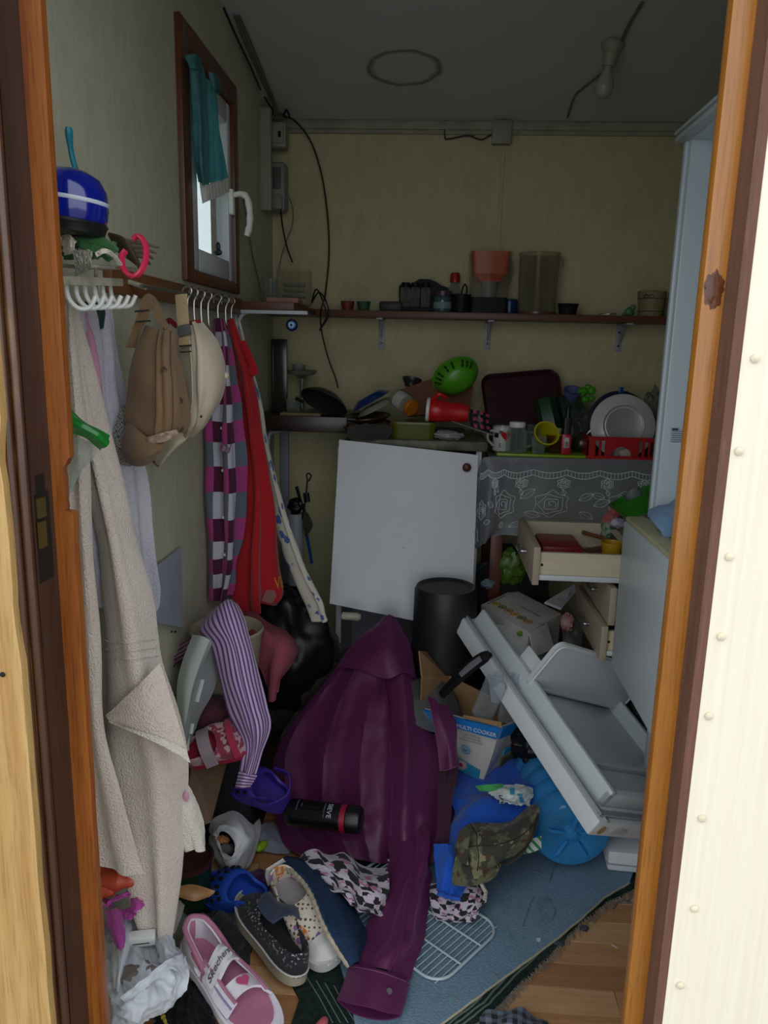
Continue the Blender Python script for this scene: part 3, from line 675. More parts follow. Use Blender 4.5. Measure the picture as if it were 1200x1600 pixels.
thing('cap', 'off white cap with dark red lining hanging behind the brown cap', 'cap', [P('crown', wS.geo(.003), m_offw, [P('top_button', at(blob((0, 0, 0), (.007, .007, .007), 0, nu=12, nv=8), wS.at(.985, .43)), m_offw), P('seam', join(seamtube(wS, [(.66, i / 12) for i in range(13)], .001), seamtube(wS, [(.3, i / 12) for i in range(13)], .001)), m_offw), P('eyelet', at(lathe([(.0015, 0), (.003, .001)], 8), wS.at(.55, .72, .001), (90, 0, 0)), m_darkmetal)]),
    P('peak', patch(wbrim, 24, 20, None, .004), m_offw), P('peak_lining', patch(redl, 8, 16, None, .002), m_redtrim, label='dark red lining'),
    P('sweatband', tube(spline([WL(258, 516, 1.630), WL(264, 500, 1.630), WL(280, 512, 1.620), WL(300, 505, 1.595), WL(314, 503, 1.605)], 20), .006, 6, flat=((0, 1, 0), .3)), m_redtrim, label='dark red band'),
    P('strap', tube(spline([WL(283, 460, 1.570), WL(285, 490, 1.560), WL(287, 515, 1.555), WL(289, 541, 1.540)], 14), .0125, 8, flat=((0, 1, 0), .16)), cloth('tan_webbing', 'b49c78', 'a08862'), [P('strap_tip', tube([WL(287, 508, 1.552), WL(289, 524, 1.542)], .0135, 8, flat=((0, 1, 0), .17)), cloth('grey_webbing', '5a5a58', '4c4c4a')),
      P('buckle', xf(join(bar((-.012, 0, .006), (.012, 0, .006), .003, .003), bar((-.012, 0, -.006), (.012, 0, -.006), .003, .003), bar((-.012, 0, -.006), (-.012, 0, .006), .003, .003), bar((.012, 0, -.006), (.012, 0, .006), .003, .003)), frame(WL(290, 545, 1.530), (1, 0, .1), (0, 1, 0))), m_darkmetal)])])
# ------------------------------------------------------------------ hangers and clothes
def hanger_hook(x, y1, Y, X):
    p = WX(x, 455, X); t = V((X, p.y, 1.412)); e = W(x, y1, p.y)
    return tube(spline([t + V((-.012, 0, -.012)), t + V((-.012, 0, .004)), t + V((0, 0, .010)), t + V((.008, 0, 0)), V((e.x, p.y, t.z - .02)), e, V((e.x + .002, p.y + .004, e.z - .012))], 22), .0022, 7)
for i, x in enumerate((294, 304, 315, 326)):
    one('clothes_hanger', ('first', 'second', 'third', 'fourth')[i] + ' bare steel hanger hook to the right of the caps on the rod', 'hanger', hanger_hook(x, 498 + 2 * i, 2, rodX), m_steel, group='bare steel hangers on the rod')
pl_ = T([(333, 500, 2.05), (340, 497, 2.02), (346, 497, 2.02), (351, 503, 2.05)],
        [(330, 545, 2.06), (342, 545, 2.01), (354, 545, 2.0), (364, 548, 2.04)],
        [(324, 610, 2.07), (342, 612, 2.01), (358, 612, 1.99), (373, 608, 2.04)],
        [(321, 670, 2.07), (340, 672, 2.0), (360, 674, 1.985), (379, 668, 2.03)],
        [(322, 750, 2.07), (342, 752, 2.0), (363, 754, 1.98), (384, 750, 2.03)],
        [(323, 835, 2.07), (342, 838, 2.0), (362, 838, 1.985), (379, 834, 2.03)],
        [(325, 890, 2.07), (341, 894, 2.01), (357, 894, 2.0), (370, 888, 2.03)],
        [(326, 936, 2.07), (338, 941, 2.02), (350, 939, 2.01), (362, 928, 2.03)])
def plf(u, v): return .009 * (v ** .5) * math.sin(6.28 * 2.1 * u + 2 * nz(v * 3, 2)) + .006 * nz(u * 5, v * 9, 4) - .006 * math.exp(-((u - .42) / .035) ** 2)
pS = Surf(pl_, 60, 90, plf)
thing('checked_shirt', 'magenta grey and white checked shirt hanging beside the caps', 'shirt', [P('shirt_body', pS.geo(.003, 1, 1), m_plaid), P('hanger_hook', hanger_hook(341, 502, 2.1, rodX), m_steel)] +
      [P('button', at(lathe([(.004, 0), (.004, .0015), (0, .002)], 10), pS.at(.45 + .02 * i, .42 + .12 * i, .001), (90, 0, 0)), m_wprint) for i in range(4)] +
      [P('pocket_flap', patch(T([(345, 690, 1.965), (356, 700, 1.955), (362, 694, 1.96)], [(343, 704, 1.965), (351, 706, 1.955), (358, 708, 1.96)]), 10, 6, None, .002), m_plaid)])
rd = T([(350, 508, 2.16), (356, 500, 2.13), (362, 497, 2.13), (367, 500, 2.16)],
       [(354, 540, 2.16), (364, 538, 2.10), (374, 538, 2.10), (383, 545, 2.15)],
       [(366, 590, 2.15), (378, 592, 2.09), (388, 590, 2.09), (397, 584, 2.15)],
       [(374, 650, 2.14), (386, 655, 2.08), (397, 654, 2.08), (407, 650, 2.14)],
       [(380, 720, 2.13), (393, 725, 2.07), (406, 724, 2.07), (419, 718, 2.13)],
       [(378, 800, 2.12), (394, 805, 2.05), (412, 804, 2.06), (431, 796, 2.12)],
       [(368, 870, 2.11), (390, 876, 2.04), (412, 876, 2.05), (437, 866, 2.12)],
       [(360, 918, 2.11), (386, 930, 2.03), (414, 928, 2.05), (445, 922, 2.12)],
       [(370, 948, 2.10), (390, 960, 2.03), (408, 950, 2.06), (430, 934, 2.12)])
def rdf(u, v): return .016 * v * math.sin(6.28 * 2.6 * u + 1.2 * nz(v * 2.5, 5)) + .005 * nz(u * 6, v * 9, 6)
rS = Surf(rd, 80, 100, rdf)
vb = [onsurf(rS, ([((p.x + .5), (.5 - p.y), p.z) for p in q[0]], q[1], None), .80, .93, .80, .87, .002) for q in [at(text('VE', .9, .001), (0, 0, 0))]]
pr = [onsurf(rS, prism(rrect(1, 1, .3), .001), .86, .97, .94 + .03, .98, .002), onsurf(rS, at(prism(rrect(1, 1, .3), .001), (.5, .5, 0)), .70, .82, .86, .97, .002)]
thing('red_dress', 'bright red garment with yellow lettering hanging next to the checked shirt', 'dress', [P('dress_body', rS.geo(.003), m_redcl), P('lettering', join(*vb), m_yprint, label='yellow printed letters'), P('print_patch', join(*pr), cloth('grey_pink_print', '8a5a58', 'a06a66')),
      P('collar', tube(spline([W(378, 534, 2.1), W(390, 560, 2.09), W(398, 581, 2.1), W(388, 578, 2.09)], 16), .010, 8, flat=((0, 1, 0), .3)), m_redcl), P('hanger_hook', hanger_hook(353, 502, 2.15, rodX), m_steel)])
fl_ = T([(366, 505, 2.26), (371, 502, 2.25), (376, 503, 2.26)], [(378, 550, 2.26), (384, 550, 2.22), (389, 555, 2.25)], [(396, 630, 2.25), (403, 632, 2.21), (411, 634, 2.24)],
        [(404, 690, 2.24), (412, 692, 2.2), (422, 700, 2.23)], [(416, 760, 2.22), (427, 760, 2.18), (438, 765, 2.21)], [(430, 820, 2.2), (443, 820, 2.15), (455, 820, 2.18)],
        [(444, 862, 2.18), (457, 862, 2.13), (470, 860, 2.16)], [(462, 905, 2.15), (475, 904, 2.10), (489, 912, 2.13)], [(480, 945, 2.13), (493, 942, 2.08), (506, 942, 2.1)], [(490, 966, 2.12), (502, 974, 2.08), (512, 962, 2.1)])
thing('floral_cloth', 'white cloth with blue flowers hanging slanted right of the red garment', 'cloth', [P('cloth_body', patch(fl_, 50, 110, lambda u, v: .008 * math.sin(6.28 * 1.6 * u + .5) * (.4 + v) + .003 * nz(u * 5, v * 12, 3), .004), m_floral), P('hanger_hook', hanger_hook(362, 505, 2.2, rodX), m_steel)])
# ------------------------------------------------------------------ helpers for small ware
def cup(r0, r1, h, t=.003, n=24, lip=0.0, foot=0.0):
    pr = [(0, 0), (r0 - foot, 0), (r0, .003), ((r0 + r1) / 2, h / 2), (r1, h - .004), (r1 + lip, h), (r1 - t, h), ((r0 + r1) / 2 - t, h / 2), (r0 - t, t), (0, t)]
    return lathe(pr, n)
def on(x, y, Y, z):                       # foot point: sight line at depth Y, dropped to a surface z
    p = W(x, y, Y); return V((p.x, Y, z))
def WC(x, y):
    z = 2.2
    for _ in range(40): p = WZ(x, y, z); z = ZC(p.y)
    return p
glassm = thin('jar_glass', 'e2e8e4', 'c8d0cc', edge=0.5, op=0.07, rough=0.05)
clearp = thin('clear_plastic', 'e6e4da', 'c4c0b0', edge=0.45, op=0.07, rough=0.08)
m_red = M('red_plastic', 'c0141a', .35); m_green = M('lime_green_plastic', '4f9c1e', .3); m_dkgreen = M('dark_green_plastic', '14442a', .3)
m_yellow = M('yellow_plastic', 'b8b020', .4); m_blue = M('blue_plastic', '1c3f86', .35); m_orange_p = M('orange_plastic', 'd8501e', .4)
m_brownbd = wood('chopping_board', '7a5038', '663e2a', axis='X', rough=.6, coat=0)
m_shelfw = wood('shelf_board_brown', '6c3f26', '563020', axis='X', rough=.5, coat=.1)
m_brk = M('grey_bracket_paint', 'a3a4b0', .45)
m_dark = M('dark_plastic', '18171a', .55, spec=.2)
m_maroon = M('maroon_tray', '3c1620', .35)
# ------------------------------------------------------------------ electrics in the left corner
m_cream_p = M('yellowed_white_plastic', '9a9686', .5, dirt='7c7666', dscale=10)
m_greyp = M('grey_meter_plastic', '8a8a84', .5, dirt='5c5a54', dscale=10)
m_cable = M('black_cable', '100f0f', .5); m_gcable = M('grey_cable', '6a685f', .6)
zt, zb = W(413, 170, 2.8).z, W(413, 330, 2.8).z
one('cable_duct', 'tall white plastic cable duct in the left back corner', 'cable duct', rbx(XL, XL + .04, 2.78, 2.81, zb, zt, .003), m_cream_p, [P('lid_line', bx(XL + .01, XL + .036, 2.778, 2.78, zb + .01, zt - .01), m_cream_p)])
z1, z0 = W(435, 190, 2.87).z, W(435, 230, 2.87).z
thing('fuse_box', 'small white fuse box beside the top of the cable duct', 'fuse box', [P('body', rbx(XL, XL + .075, 2.87, 2.93, z0, z1, .006), m_cream_p), P('cover', rbx(XL + .012, XL + .068, 2.862, 2.871, z0 + .012, z1 - .01, .003), m_cream_p), P('switch', rbx(XL + .05, XL + .06, 2.856, 2.863, z0 + .03, z0 + .05, .002), m_dark)])
z1, z0 = W(438, 252, 2.88).z, W(438, 330, 2.88).z
thing('electric_meter', 'grey electric meter hanging under the small fuse box', 'meter', [P('case', rbx(XL, XL + .07, 2.88, 2.95, z0, z1, .012), m_greyp), P('terminal_cover', rbx(XL + .008, XL + .062, 2.866, 2.882, z0 + .005, z0 + .055, .006), m_greyp), P('window', rbx(XL + .012, XL + .056, 2.874, 2.882, z0 + .075, z1 - .02, .004), thin('meter_glass', 'c0c4c0', 'a0a4a4', .4, .3))])
cpts = [WC(350, 4) + V((-.0, 0, -.015)), WC(372, 50) + V((-.005, 0, -.012)), WC(390, 90) + V((0, 0, -.02)), WC(402, 118) + V((0, 0, -.02)), W(410, 145, 2.82), W(425, 170, 2.85), W(440, 180, 2.88), W(462, 190, 2.93), W(486, 222, 2.955), W(503, 275, 2.96), W(512, 340, 2.965), W(514, 400, 2.965), W(508, 460, 2.965), W(501, 489, 2.82), W(503, 520, 2.83), W(513, 560, 2.84), W(524, 590, 2.84), W(528, 606, 2.84)]
one('power_cable', 'long black cable hanging from the ceiling corner down past the shelf', 'cable', tube(spline(cpts, 90), .0032, 7), m_cable)
one('power_cable', 'short black cable hanging below the electric meter', 'cable', tube(spline([W(438, 318, 2.87), W(441, 350, 2.9), W(448, 385, 2.92), W(457, 410, 2.92)], 20), .003, 7), m_cable)
one('wire', 'thin grey wire curling beside the electric meter', 'cable', tube(spline([W(450, 305, 2.9), W(457, 325, 2.92), W(457, 350, 2.92), W(448, 375, 2.93), W(440, 400, 2.94), W(434, 430, 2.94)], 26), .0022, 6), m_gcable)
one('wire', 'thin dark wire running down the left wall from the window handle', 'cable', tube(spline([WX(378, 300, XL + .004), WX(386, 345, XL + .004), WX(394, 395, XL + .004), WX(404, 440, XL + .004), WX(408, 458, XL + .01)], 24), .0022, 6), m_gcable)
tw = []
for i in range(3):
    tw.append(tube(spline([WC(364 + 4 * i, 20) + V((.004, 0, -.008)), WC(384 + 5 * i, 66) + V((0, 0, -.008)), WC(404 + 4 * i, 110) + V((0, 0, -.01)), WC(424 + 3 * i, 150) + V((0, 0, -.02)), W(434 + 4 * i, 186, 2.87)], 24), .003, 6))
one('cable_bundle', 'dusty grey cable bundle along the left ceiling edge', 'cable', join(*tw), m_gcable)
one('cable_clip', 'dark knot of cable ends and clips above the fuse box', 'cable', join(*[tube(spline([W(424 + 6 * i, 180 + 2 * (i % 2), 2.875), W(430 + 6 * i, 172 + 4 * (i % 3), 2.86), W(438 + 5 * i, 184, 2.87)], 10), .004, 6) for i in range(4)]), m_cable)
# ------------------------------------------------------------------ lamp and junction box
lc = WC(958, 66)
hd = frame(lc, (1, .25, 0), (0, 1, -.19))
ax = (WC(958, 66) - W(944, 120, lc.y - .02)).normalized()
def along(p, q, prof, n=20):
    ex = (V(q) - V(p)).normalized(); m = frame(p, ex.orthogonal(), ex.cross(ex.orthogonal())); return xf(lathe(prof, n), m)
b0 = lc + V((0, -.0, 0)); b1 = W(944, 136, lc.y + .015)
bd = (b1 - b0).length
m_bulb = NT('frosted_bulb'); m_bulb.base(lin('b8b8ac')); m_bulb.p.inputs['Roughness'].default_value = .3; m_bulb.p.inputs['Transmission Weight'].default_value = .3; m_bulb = m_bulb.m
thing('ceiling_lamp', 'bare unlit bulb in a whitish ceiling holder', 'lamp', [
    P('holder', along(b0, b1, [(.0, -.004), (.03, -.004), (.034, .004), (.032, .016), (.024, .028), (.020, .034), (.021, .05), (.018, .062), (0, .062)]), m_cream_p),
    P('bulb', along(b0, b1, [(.011, .058), (.012, .074), (.020, .090), (.027, .108), (.028, .122), (.023, .138), (.013, .148), (0, .151)]), m_bulb)])
one('ceiling_cable', 'dusty cable running along the ceiling to the lamp', 'cable', join(tube(spline([WC(1004, 0) + V((0, 0, -.006)), WC(985, 32) + V((0, 0, -.006)), WC(974, 55) + V((0, 0, -.006)), WC(966, 72) + V((0, 0, -.008))], 20), .005, 7),
    tube(spline([WC(940, 112) + V((0, 0, -.006)), WC(915, 132) + V((0, 0, -.006)), WC(898, 148) + V((0, 0, -.006)), WC(887, 180) + V((0, .0, -.006))], 20), .0035, 7)), m_gcable)
j0, j1 = W(768, 228, YB), W(798, 194, YB)
thing('junction_box', 'square whitish junction box on top of the back wall', 'junction box', [P('box', rbx(j0.x, j1.x, YB - .035, YB, j0.z, j1.z, .004), m_cream_p), P('lid', rbx(j0.x - .002, j1.x + .002, YB - .042, YB - .034, j0.z - .002, j1.z + .002, .003), m_cream_p)])
one('wire', 'thin cloth-brown wire looping along the top left of the junction box', 'cable', tube(spline([W(696, 188, 2.985), W(695, 214, 2.99), W(702, 217, 2.99), W(730, 212, 2.985), W(752, 218, 2.985), W(768, 210, 2.98)], 30), .0028, 6), M('brown_wire', '3c3424', .7))
one('wire', 'short pale wire from the junction box up to the cornice', 'cable', tube(spline([W(797, 212, 2.985), W(812, 206, 2.985), W(822, 192, 2.98)], 12), .003, 6), m_cream_p)
# ------------------------------------------------------------------ curtain
m_curt = NT('turquoise_curtain')
c_ = m_curt.coord(); m_curt.base(m_curt.mix(m_curt.ramp(m_curt.noise(c_, 60, 4), [(.4, (0, 0, 0)), (.65, (1, 1, 1))]), lin('7cb4b8'), lin('5c9ca2')))
m_curt.p.inputs['Roughness'].default_value = .9
tl = m_curt.add('ShaderNodeBsdfTranslucent'); tl.inputs[0].default_value = lin('78c0c4'); mx = m_curt.add('ShaderNodeMixShader'); mx.inputs[0].default_value = .6
m_curt.link(m_curt.p.outputs[0], mx.inputs[1]); m_curt.link(tl.outputs[0], mx.inputs[2]); m_curt.link(mx.outputs[0], m_curt.out.inputs[0]); m_curt = m_curt.m
CW = lambda *r: [[WX(x, y, XL + .024 + d) for x, y, d in q] for q in r]
ct = CW([(294, 92, 0), (303, 90, .012), (314, 100, .002), (324, 122, 0), (332, 128, .01), (340, 138, 0)],
        [(298, 130, 0), (308, 132, .014), (318, 136, .004), (326, 146, .0), (334, 148, .008), (340, 152, 0)],
        [(302, 190, 0), (312, 196, .016), (322, 200, .012), (329, 200, 0), (338, 204, .006), (345, 210, 0)],
        [(306, 245, 0), (314, 252, .016), (323, 250, .012), (331, 246, -.002), (342, 250, .008), (352, 252, 0)],
        [(312, 284, 0), (318, 290, .014), (325, 288, .006), (333, 284, 0), (345, 282, .006), (356, 278, 0)])
cS = Surf(ct, 50, 50, lambda u, v: .003 * math.sin(30 * u + 2 * v) + .002 * nz(u * 9, v * 9, 1))
lace = CW([(312, 284, .002), (325, 288, .008), (340, 284, .006), (356, 278, .002)], [(314, 300, .002), (326, 303, .008), (342, 298, .006), (358, 291, .002)], [(317, 318, .002), (328, 313, .008), (343, 308, .006), (359, 299, .002)])
m_lace = cloth('white_lace', 'e2e4de', 'd0d2cc', scale=60)
thing('curtain', 'short turquoise curtain with white lace hem on the small window', 'curtain', [P('curtain_cloth', cS.geo(.0015), m_curt), P('lace_hem', patch(lace, 40, 12, lambda u, v: .0015 * math.sin(60 * u), .0015), m_lace, label='white lace hem'),
    P('heading', patch(CW([(290, 88, .004), (304, 84, .016), (315, 92, .004)], [(296, 106, .004), (307, 108, .018), (316, 112, .004)]), 12, 8, None, .003), m_curt), P('heading', patch(CW([(326, 112, .004), (336, 116, .014), (345, 128, .004)], [(330, 136, .004), (337, 142, .014), (344, 150, .004)]), 12, 8, None, .003), m_curt)])
one('figurine', 'tiny black figurine at the lower right of the window pane', 'figurine', join(at(blob((0, 0, .006), (.012, .005, .008), .2, 3, nu=12, nv=8), WX(341, 398, XL + .010)), at(blob((0, 0, .022), (.007, .004, .012), .2, 4, nu=12, nv=8), WX(341, 398, XL + .010))), m_black)
# ------------------------------------------------------------------ shelves
ZS = 1.424
thing('wall_shelf', 'brown board shelf along the back wall on three brackets', 'shelf', [P('board', rbx(-.425, 1.12, 2.84, YB, 1.400, ZS, .002), m_shelfw)] + [
    P('bracket', join(rbx(W(x, 500, YB).x - .012, W(x, 500, YB).x + .012, YB - .004, YB, W(x, y, YB).z, 1.399, .001), rbx(W(x, 500, YB).x - .011, W(x, 500, YB).x + .011, 2.846, YB, 1.393, 1.3995, .001),
      bar(V((W(x, 500, YB).x, YB - .005, 1.33)), V((W(x, 500, YB).x, 2.93, 1.395)), .006, .01)), m_brk, [P('screw_hole', at(lathe([(.0042, 0), (.003, -.002), (0, -.002)], 10), V((W(x, 500, YB).x, YB - .0046, W(x, y - d, YB).z)), (90, 0, 0)), m_black) for d in (9, 30)]) for x, y in ((597, 545), (763, 546), (969, 550))])
bk = WX(364, 475, XL).y
thing('corner_shelf', 'brown shelf end on the left wall with a white arm bracket', 'shelf', [P('board', rbx(XL, -.426, bk + .02, YB, 1.400, ZS, .002), m_shelfw),
    P('bracket', join(rbx(XL, -.385, bk + .022, bk + .046, 1.388, 1.3995, .002), rbx(XL, XL + .005, bk + .022, bk + .046, 1.27, 1.395, .002), tube(spline([(XL + .006, bk + .034, 1.36), (XL + .02, bk + .034, 1.385), (XL + .04, bk + .034, 1.394)], 8), .006, 6)), M('white_bracket_paint', 'c2c6cc', .4))])
# evil eye
e = W(456, 508, bk + .03)
thing('eye_amulet', 'round blue eye amulet hanging below the corner shelf', 'amulet', [P('disc', at(lathe([(0, -.005), (.014, -.005), (.0185, 0), (.014, .005), (0, .006)], 28), e, (90, 0, 0)), M('cobalt_glass', '0c1f50', .08, coat=.6)),
    P('iris', at(lathe([(.0115, .005), (.0115, .0068), (0, .0072)], 24), e, (90, 0, 0)), M('pale_blue_glass', '5fa2dc', .1)), P('white_ring', at(lathe([(.008, .0068), (.008, .0078), (0, .008)], 24), e, (90, 0, 0)), M('white_glass', 'cfe4f4', .1)), P('pupil', at(lathe([(.0042, .0078), (.0042, .009), (0, .0094)], 16), e, (90, 0, 0)), M('navy_glass', '101a48', .1)),
    P('string', tube([e + V((0, 0, .018)), V((e.x, e.y, 1.39))], .0016, 6), m_blue)])
# ------------------------------------------------------------------ ware on the corner shelf
g_ = on(460, 470, 2.62, ZS)
thing('storage_jar', 'square clear jar with dark cable inside on the corner shelf', 'jar', [P('jar_wall', at(join(prism(rrect(.105, .10, .018), .004), *[([V((p[0], p[1], z)) for z in (.004, .115) for p in rrect(.105, .10, .018)], [(i, (i + 1) % 24, 24 + (i + 1) % 24, 24 + i) for i in range(24)], None)]), g_), clearp),
    P('coil', at(join(*[tube([(r * math.cos(a), r * .8 * math.sin(a), .03 + .018 * k) for a in np.linspace(0, 6.2, 22)], .005, 6) for k, r in enumerate((.036, .03, .034))]), g_), m_greyp)])
g_ = on(423, 466, 2.60, ZS)
one('drinking_glass', 'small clear glass left of the square jar on the corner shelf', 'glass', at(cup(.017, .024, .085, .002), g_), glassm)
q = rbx(-.52, -.42, bk + .06, bk + .15, ZS, ZS + .016, .003)
one('box', 'small flat pink box lying at the corner shelf end', 'box', q, M('dusty_pink_card', 'a07464', .7))
one('cable_coil', 'loops of black cable behind the jar at the shelf corner', 'cable', join(*[tube(spline([on(486, 470, 2.9, ZS + .02), W(494 + 4 * i, 452 + 5 * i, 2.83), W(505 + 5 * i, 472, 2.80), W(510 + 3 * i, 494, 2.81), W(500 - i, 514 + 3 * i, 2.815)], 24), .0028, 6) for i in range(2)]), m_cable)
# ------------------------------------------------------------------ ware on the back shelf
YS = 2.91
def rest(name, label, cat, g, mat, x, Y=YS, subs=(), group=None): return one(name, label, cat, at(g, on(x, 485, Y, ZS)), mat, subs, group)
rest('bowl', 'small dusty red bowl at the left end of the back shelf', 'bowl', cup(.02, .025, .032), M('dusty_red_plastic', '6e2420', .6), 543, 2.88)
rest('bowl', 'small dark green bowl next to the red bowl on the shelf', 'bowl', cup(.02, .026, .032), M('dusty_green_plastic', '205036', .6), 568, 2.88)
rest('tray', 'low dark oblong tin left of the glass spice jars', 'tin', rbx(-.042, .042, -.03, .03, 0, .034, .006), M('dark_tin', '2c2826', .5, .3), 611, 2.9)
o = on(662, 485, 2.93, ZS)
rk = [(-.09, 0), (.09, 0), (.09, .088), (.075, .094), (.06, .098), (.045, .108), (.02, .118), (-.02, .118), (-.05, .1), (-.09, .098), (-.094, .09)]
thing('spice_rack', 'black spice rack with an arched back on the shelf', 'rack', [P('back_board', xf(prism(rk, .012), Matrix(((1, 0, 0, o.x), (0, 0, 1, o.y), (0, 1, 0, o.z), (0, 0, 0, 1)))), m_dark), P('base', rbx(o.x - .09, o.x + .06, o.y - .055, o.y, ZS, ZS + .016, .003), m_dark)])
for i, (x, d) in enumerate(((633, 'leftmost'), (648, 'middle'), (664, 'rightmost'))):
    p = on(x, 485, 2.895, ZS + .016)
    thing('spice_jar', '%s of three slim glass jars in the black spice rack' % d, 'jar', [P('glass_wall', at(lathe([(0, 0), (.0165, 0), (.0175, .004), (.0175, .062), (.014, .07), (.014, .076)], 18), p), glassm), P('lid', at(lathe([(.0155, .07), (.016, .086), (0, .086)], 18), p), m_dark), P('spice', at(lathe([(0, .002), (.0155, .002), (.0155, .02 + .012 * i), (0, .022 + .012 * i)], 14), p), M('spice_%d' % i, ('4a4238', '3c3a36', '564838')[i], .9))], group='glass jars in the spice rack')
p = on(691, 485, 2.87, ZS)
thing('jar', 'squat jar with purple lid and teal label on the shelf', 'jar', [P('glass_wall', at(lathe([(0, 0), (.03, 0), (.033, .004), (.033, .05), (.03, .056)], 22), p), M('teal_jar', '3d565e', .15, coat=.5)), P('lid', at(lathe([(.031, .054), (.033, .056), (.033, .072), (0, .074)], 22), p), M('purple_lid', '4c2a4c', .35)), P('label', at(lathe([(.0338, .012), (.0338, .034)], 22), p), M('pale_label', '7a8a90', .6))])
p = on(709, 485, 2.93, ZS)
thing('oil_bottle', 'glass cruet with red screw cap behind the black mug', 'bottle', [P('glass_wall', at(lathe([(0, 0), (.024, 0), (.026, .01), (.024, .07), (.014, .10), (.014, .115)], 20), p), glassm), P('cap', at(lathe([(.018, .108), (.018, .135), (.014, .142), (0, .142)], 20), p), M('cap_red', '9c1a18', .4))])
p = on(720, 485, 2.86, ZS)
thing('mug', 'black mug with a thin loop handle on the shelf', 'mug', [P('mug_body', at(cup(.031, .036, .062), p), m_dark), P('handle', at(tube(spline([(.0, .03, .06), (.004, .038, .085), (.012, .04, .1), (.02, .034, .085), (.018, .03, .06)], 18), .003, 7), p), m_dark)])
p = on(762, 485, 2.90, ZS)
def tap(w0, w1, h0, h1, r=.015, n=6, t=0):
    a = [V((x, y, h0)) for x, y in rrect(w0, w0 * .8, r, n)]; b = [V((x, y, h1)) for x, y in rrect(w1, w1 * .8, r, n)]; m = len(a)
    return (a + b, [(i, (i + 1) % m, m + (i + 1) % m, m + i) for i in range(m)], None)
thing('blender_jug', 'clear blender jug with orange funnel inside and black base', 'jug', [P('jug_wall', at(tap(.132, .148, .05, .212), p), clearp), P('base', at(tap(.14, .132, 0, .052), p), m_dark, [P('base_top', at(prism(rrect(.132, .106, .015), .004, .05), p), m_dark)]),
    P('funnel', at(join(tap(.085, .120, .112, .135), tap(.120, .138, .135, .21), prism(rrect(.085, .066, .012), .003, .110)), p), m_orange_p, label='orange funnel insert'), P('filter', at(lathe([(.028, .054), (.03, .11), (.0, .116)], 18), p), M('grey_plastic', '8a8a8c', .5)), P('handle', at(tube(spline([(.066, 0, .19), (.078, 0, .17), (.076, 0, .12), (.064, 0, .09)], 14), .005, 7), p), clearp)])
rest('tin', 'small dark blue tin between blender jug and clear jug', 'tin', join(lathe([(0, 0), (.027, 0), (.028, .004), (.028, .046), (.0265, .05), (0, .05)], 22), lathe([(.0288, .036), (.0288, .04)], 22)), M('blue_tin', '16305c', .3, .3), 796, 2.88)
p = on(838, 487, 2.90, ZS)
thing('clear_jug', 'tall clear plastic jug right of the blender jug', 'jug', [P('jug_wall', at(lathe([(0, .004), (.066, .004), (.068, .01), (.0715, .2), (.0735, .212), (.0715, .212), (.069, .2), (.065, .012)], 32), p), clearp), P('handle', at(tube(spline([(.07, -.0, .2), (.082, -.01, .19), (.082, -.01, .17)], 10), .005, 7), p), clearp), P('base_ring', at(lathe([(.064, 0), (.07, 0), (.07, .008), (.064, .008)], 28), p), M('amber_base', '6a4636', .3))])
rest('plant_pot', 'small black plastic pot right of the clear jug', 'pot', cup(.03, .036, .038, .003, 24, .004), m_dark, 887, 2.88)
p = on(951, 490, 2.87, ZS)
one('scissors', 'small steel scissors lying on the right of the shelf', 'scissors', at(join(bar((-.034, 0, .004), (.0, .004, .008), .006, .003), bar((-.03, .012, .003), (.004, -.002, .006), .006, .003), tube([(.014 + .010 * math.cos(a), .006 + .006 * math.sin(a), .006) for a in np.linspace(0, 6, 12)], .002, 6), tube([(.014 + .010 * math.cos(a), -.010 + .006 * math.sin(a), .006) for a in np.linspace(0, 6, 12)], .002, 6)), p), m_metal)
p = on(983, 490, 2.87, ZS)
one('figurine', 'tiny pale green frog-like figurine beside the beige flower pot', 'figurine', at(join(blob((0, 0, .014), (.018, .014, .015), .25, 6, nu=16, nv=10), blob((.012, 0, .03), (.010, .009, .010), .25, 7, nu=12, nv=8), blob((-.016, -.004, .006), (.012, .008, .006), .2, 8, nu=12, nv=8)), p), M('pale_green_ceramic', '4e7c58', .4))
p = on(1016, 490, 2.90, ZS)
potm = M('beige_ceramic', '8f8462', .6, c2='7e7450', scale=40)
bow = join(tube([(-.03 + .009 * math.cos(a), -.042, .068 + .006 * math.sin(a)) for a in np.linspace(0, 6.28, 14)], .0022, 6), tube([(-.014 + .009 * math.cos(a), -.046, .068 + .006 * math.sin(a)) for a in np.linspace(0, 6.28, 14)], .0022, 6))
ringm = M('olive_rope', '5c5636', .7)
thing('flower_pot', 'beige ceramic pot with rope bow on the right of the shelf', 'pot', [P('pot_wall', at(lathe([(0, 0), (.04, 0), (.042, .004), (.05, .086), (.048, .088), (.045, .084), (.038, .006), (0, .006)], 28), p), potm), P('rope', at(join(tube([(.0465 * math.cos(a), .0465 * math.sin(a), .062) for a in np.linspace(0, 2 * math.pi, 40)], .0022, 6), tube([(.043 * math.cos(a), .043 * math.sin(a), .018) for a in np.linspace(0, 2 * math.pi, 40)], .0018, 6), bow), p), ringm)])
p = on(1062, 490, 2.92, ZS)
one('flower_pot', 'second beige pot half hidden behind the refrigerator', 'pot', at(cup(.036, .046, .084), p), potm)
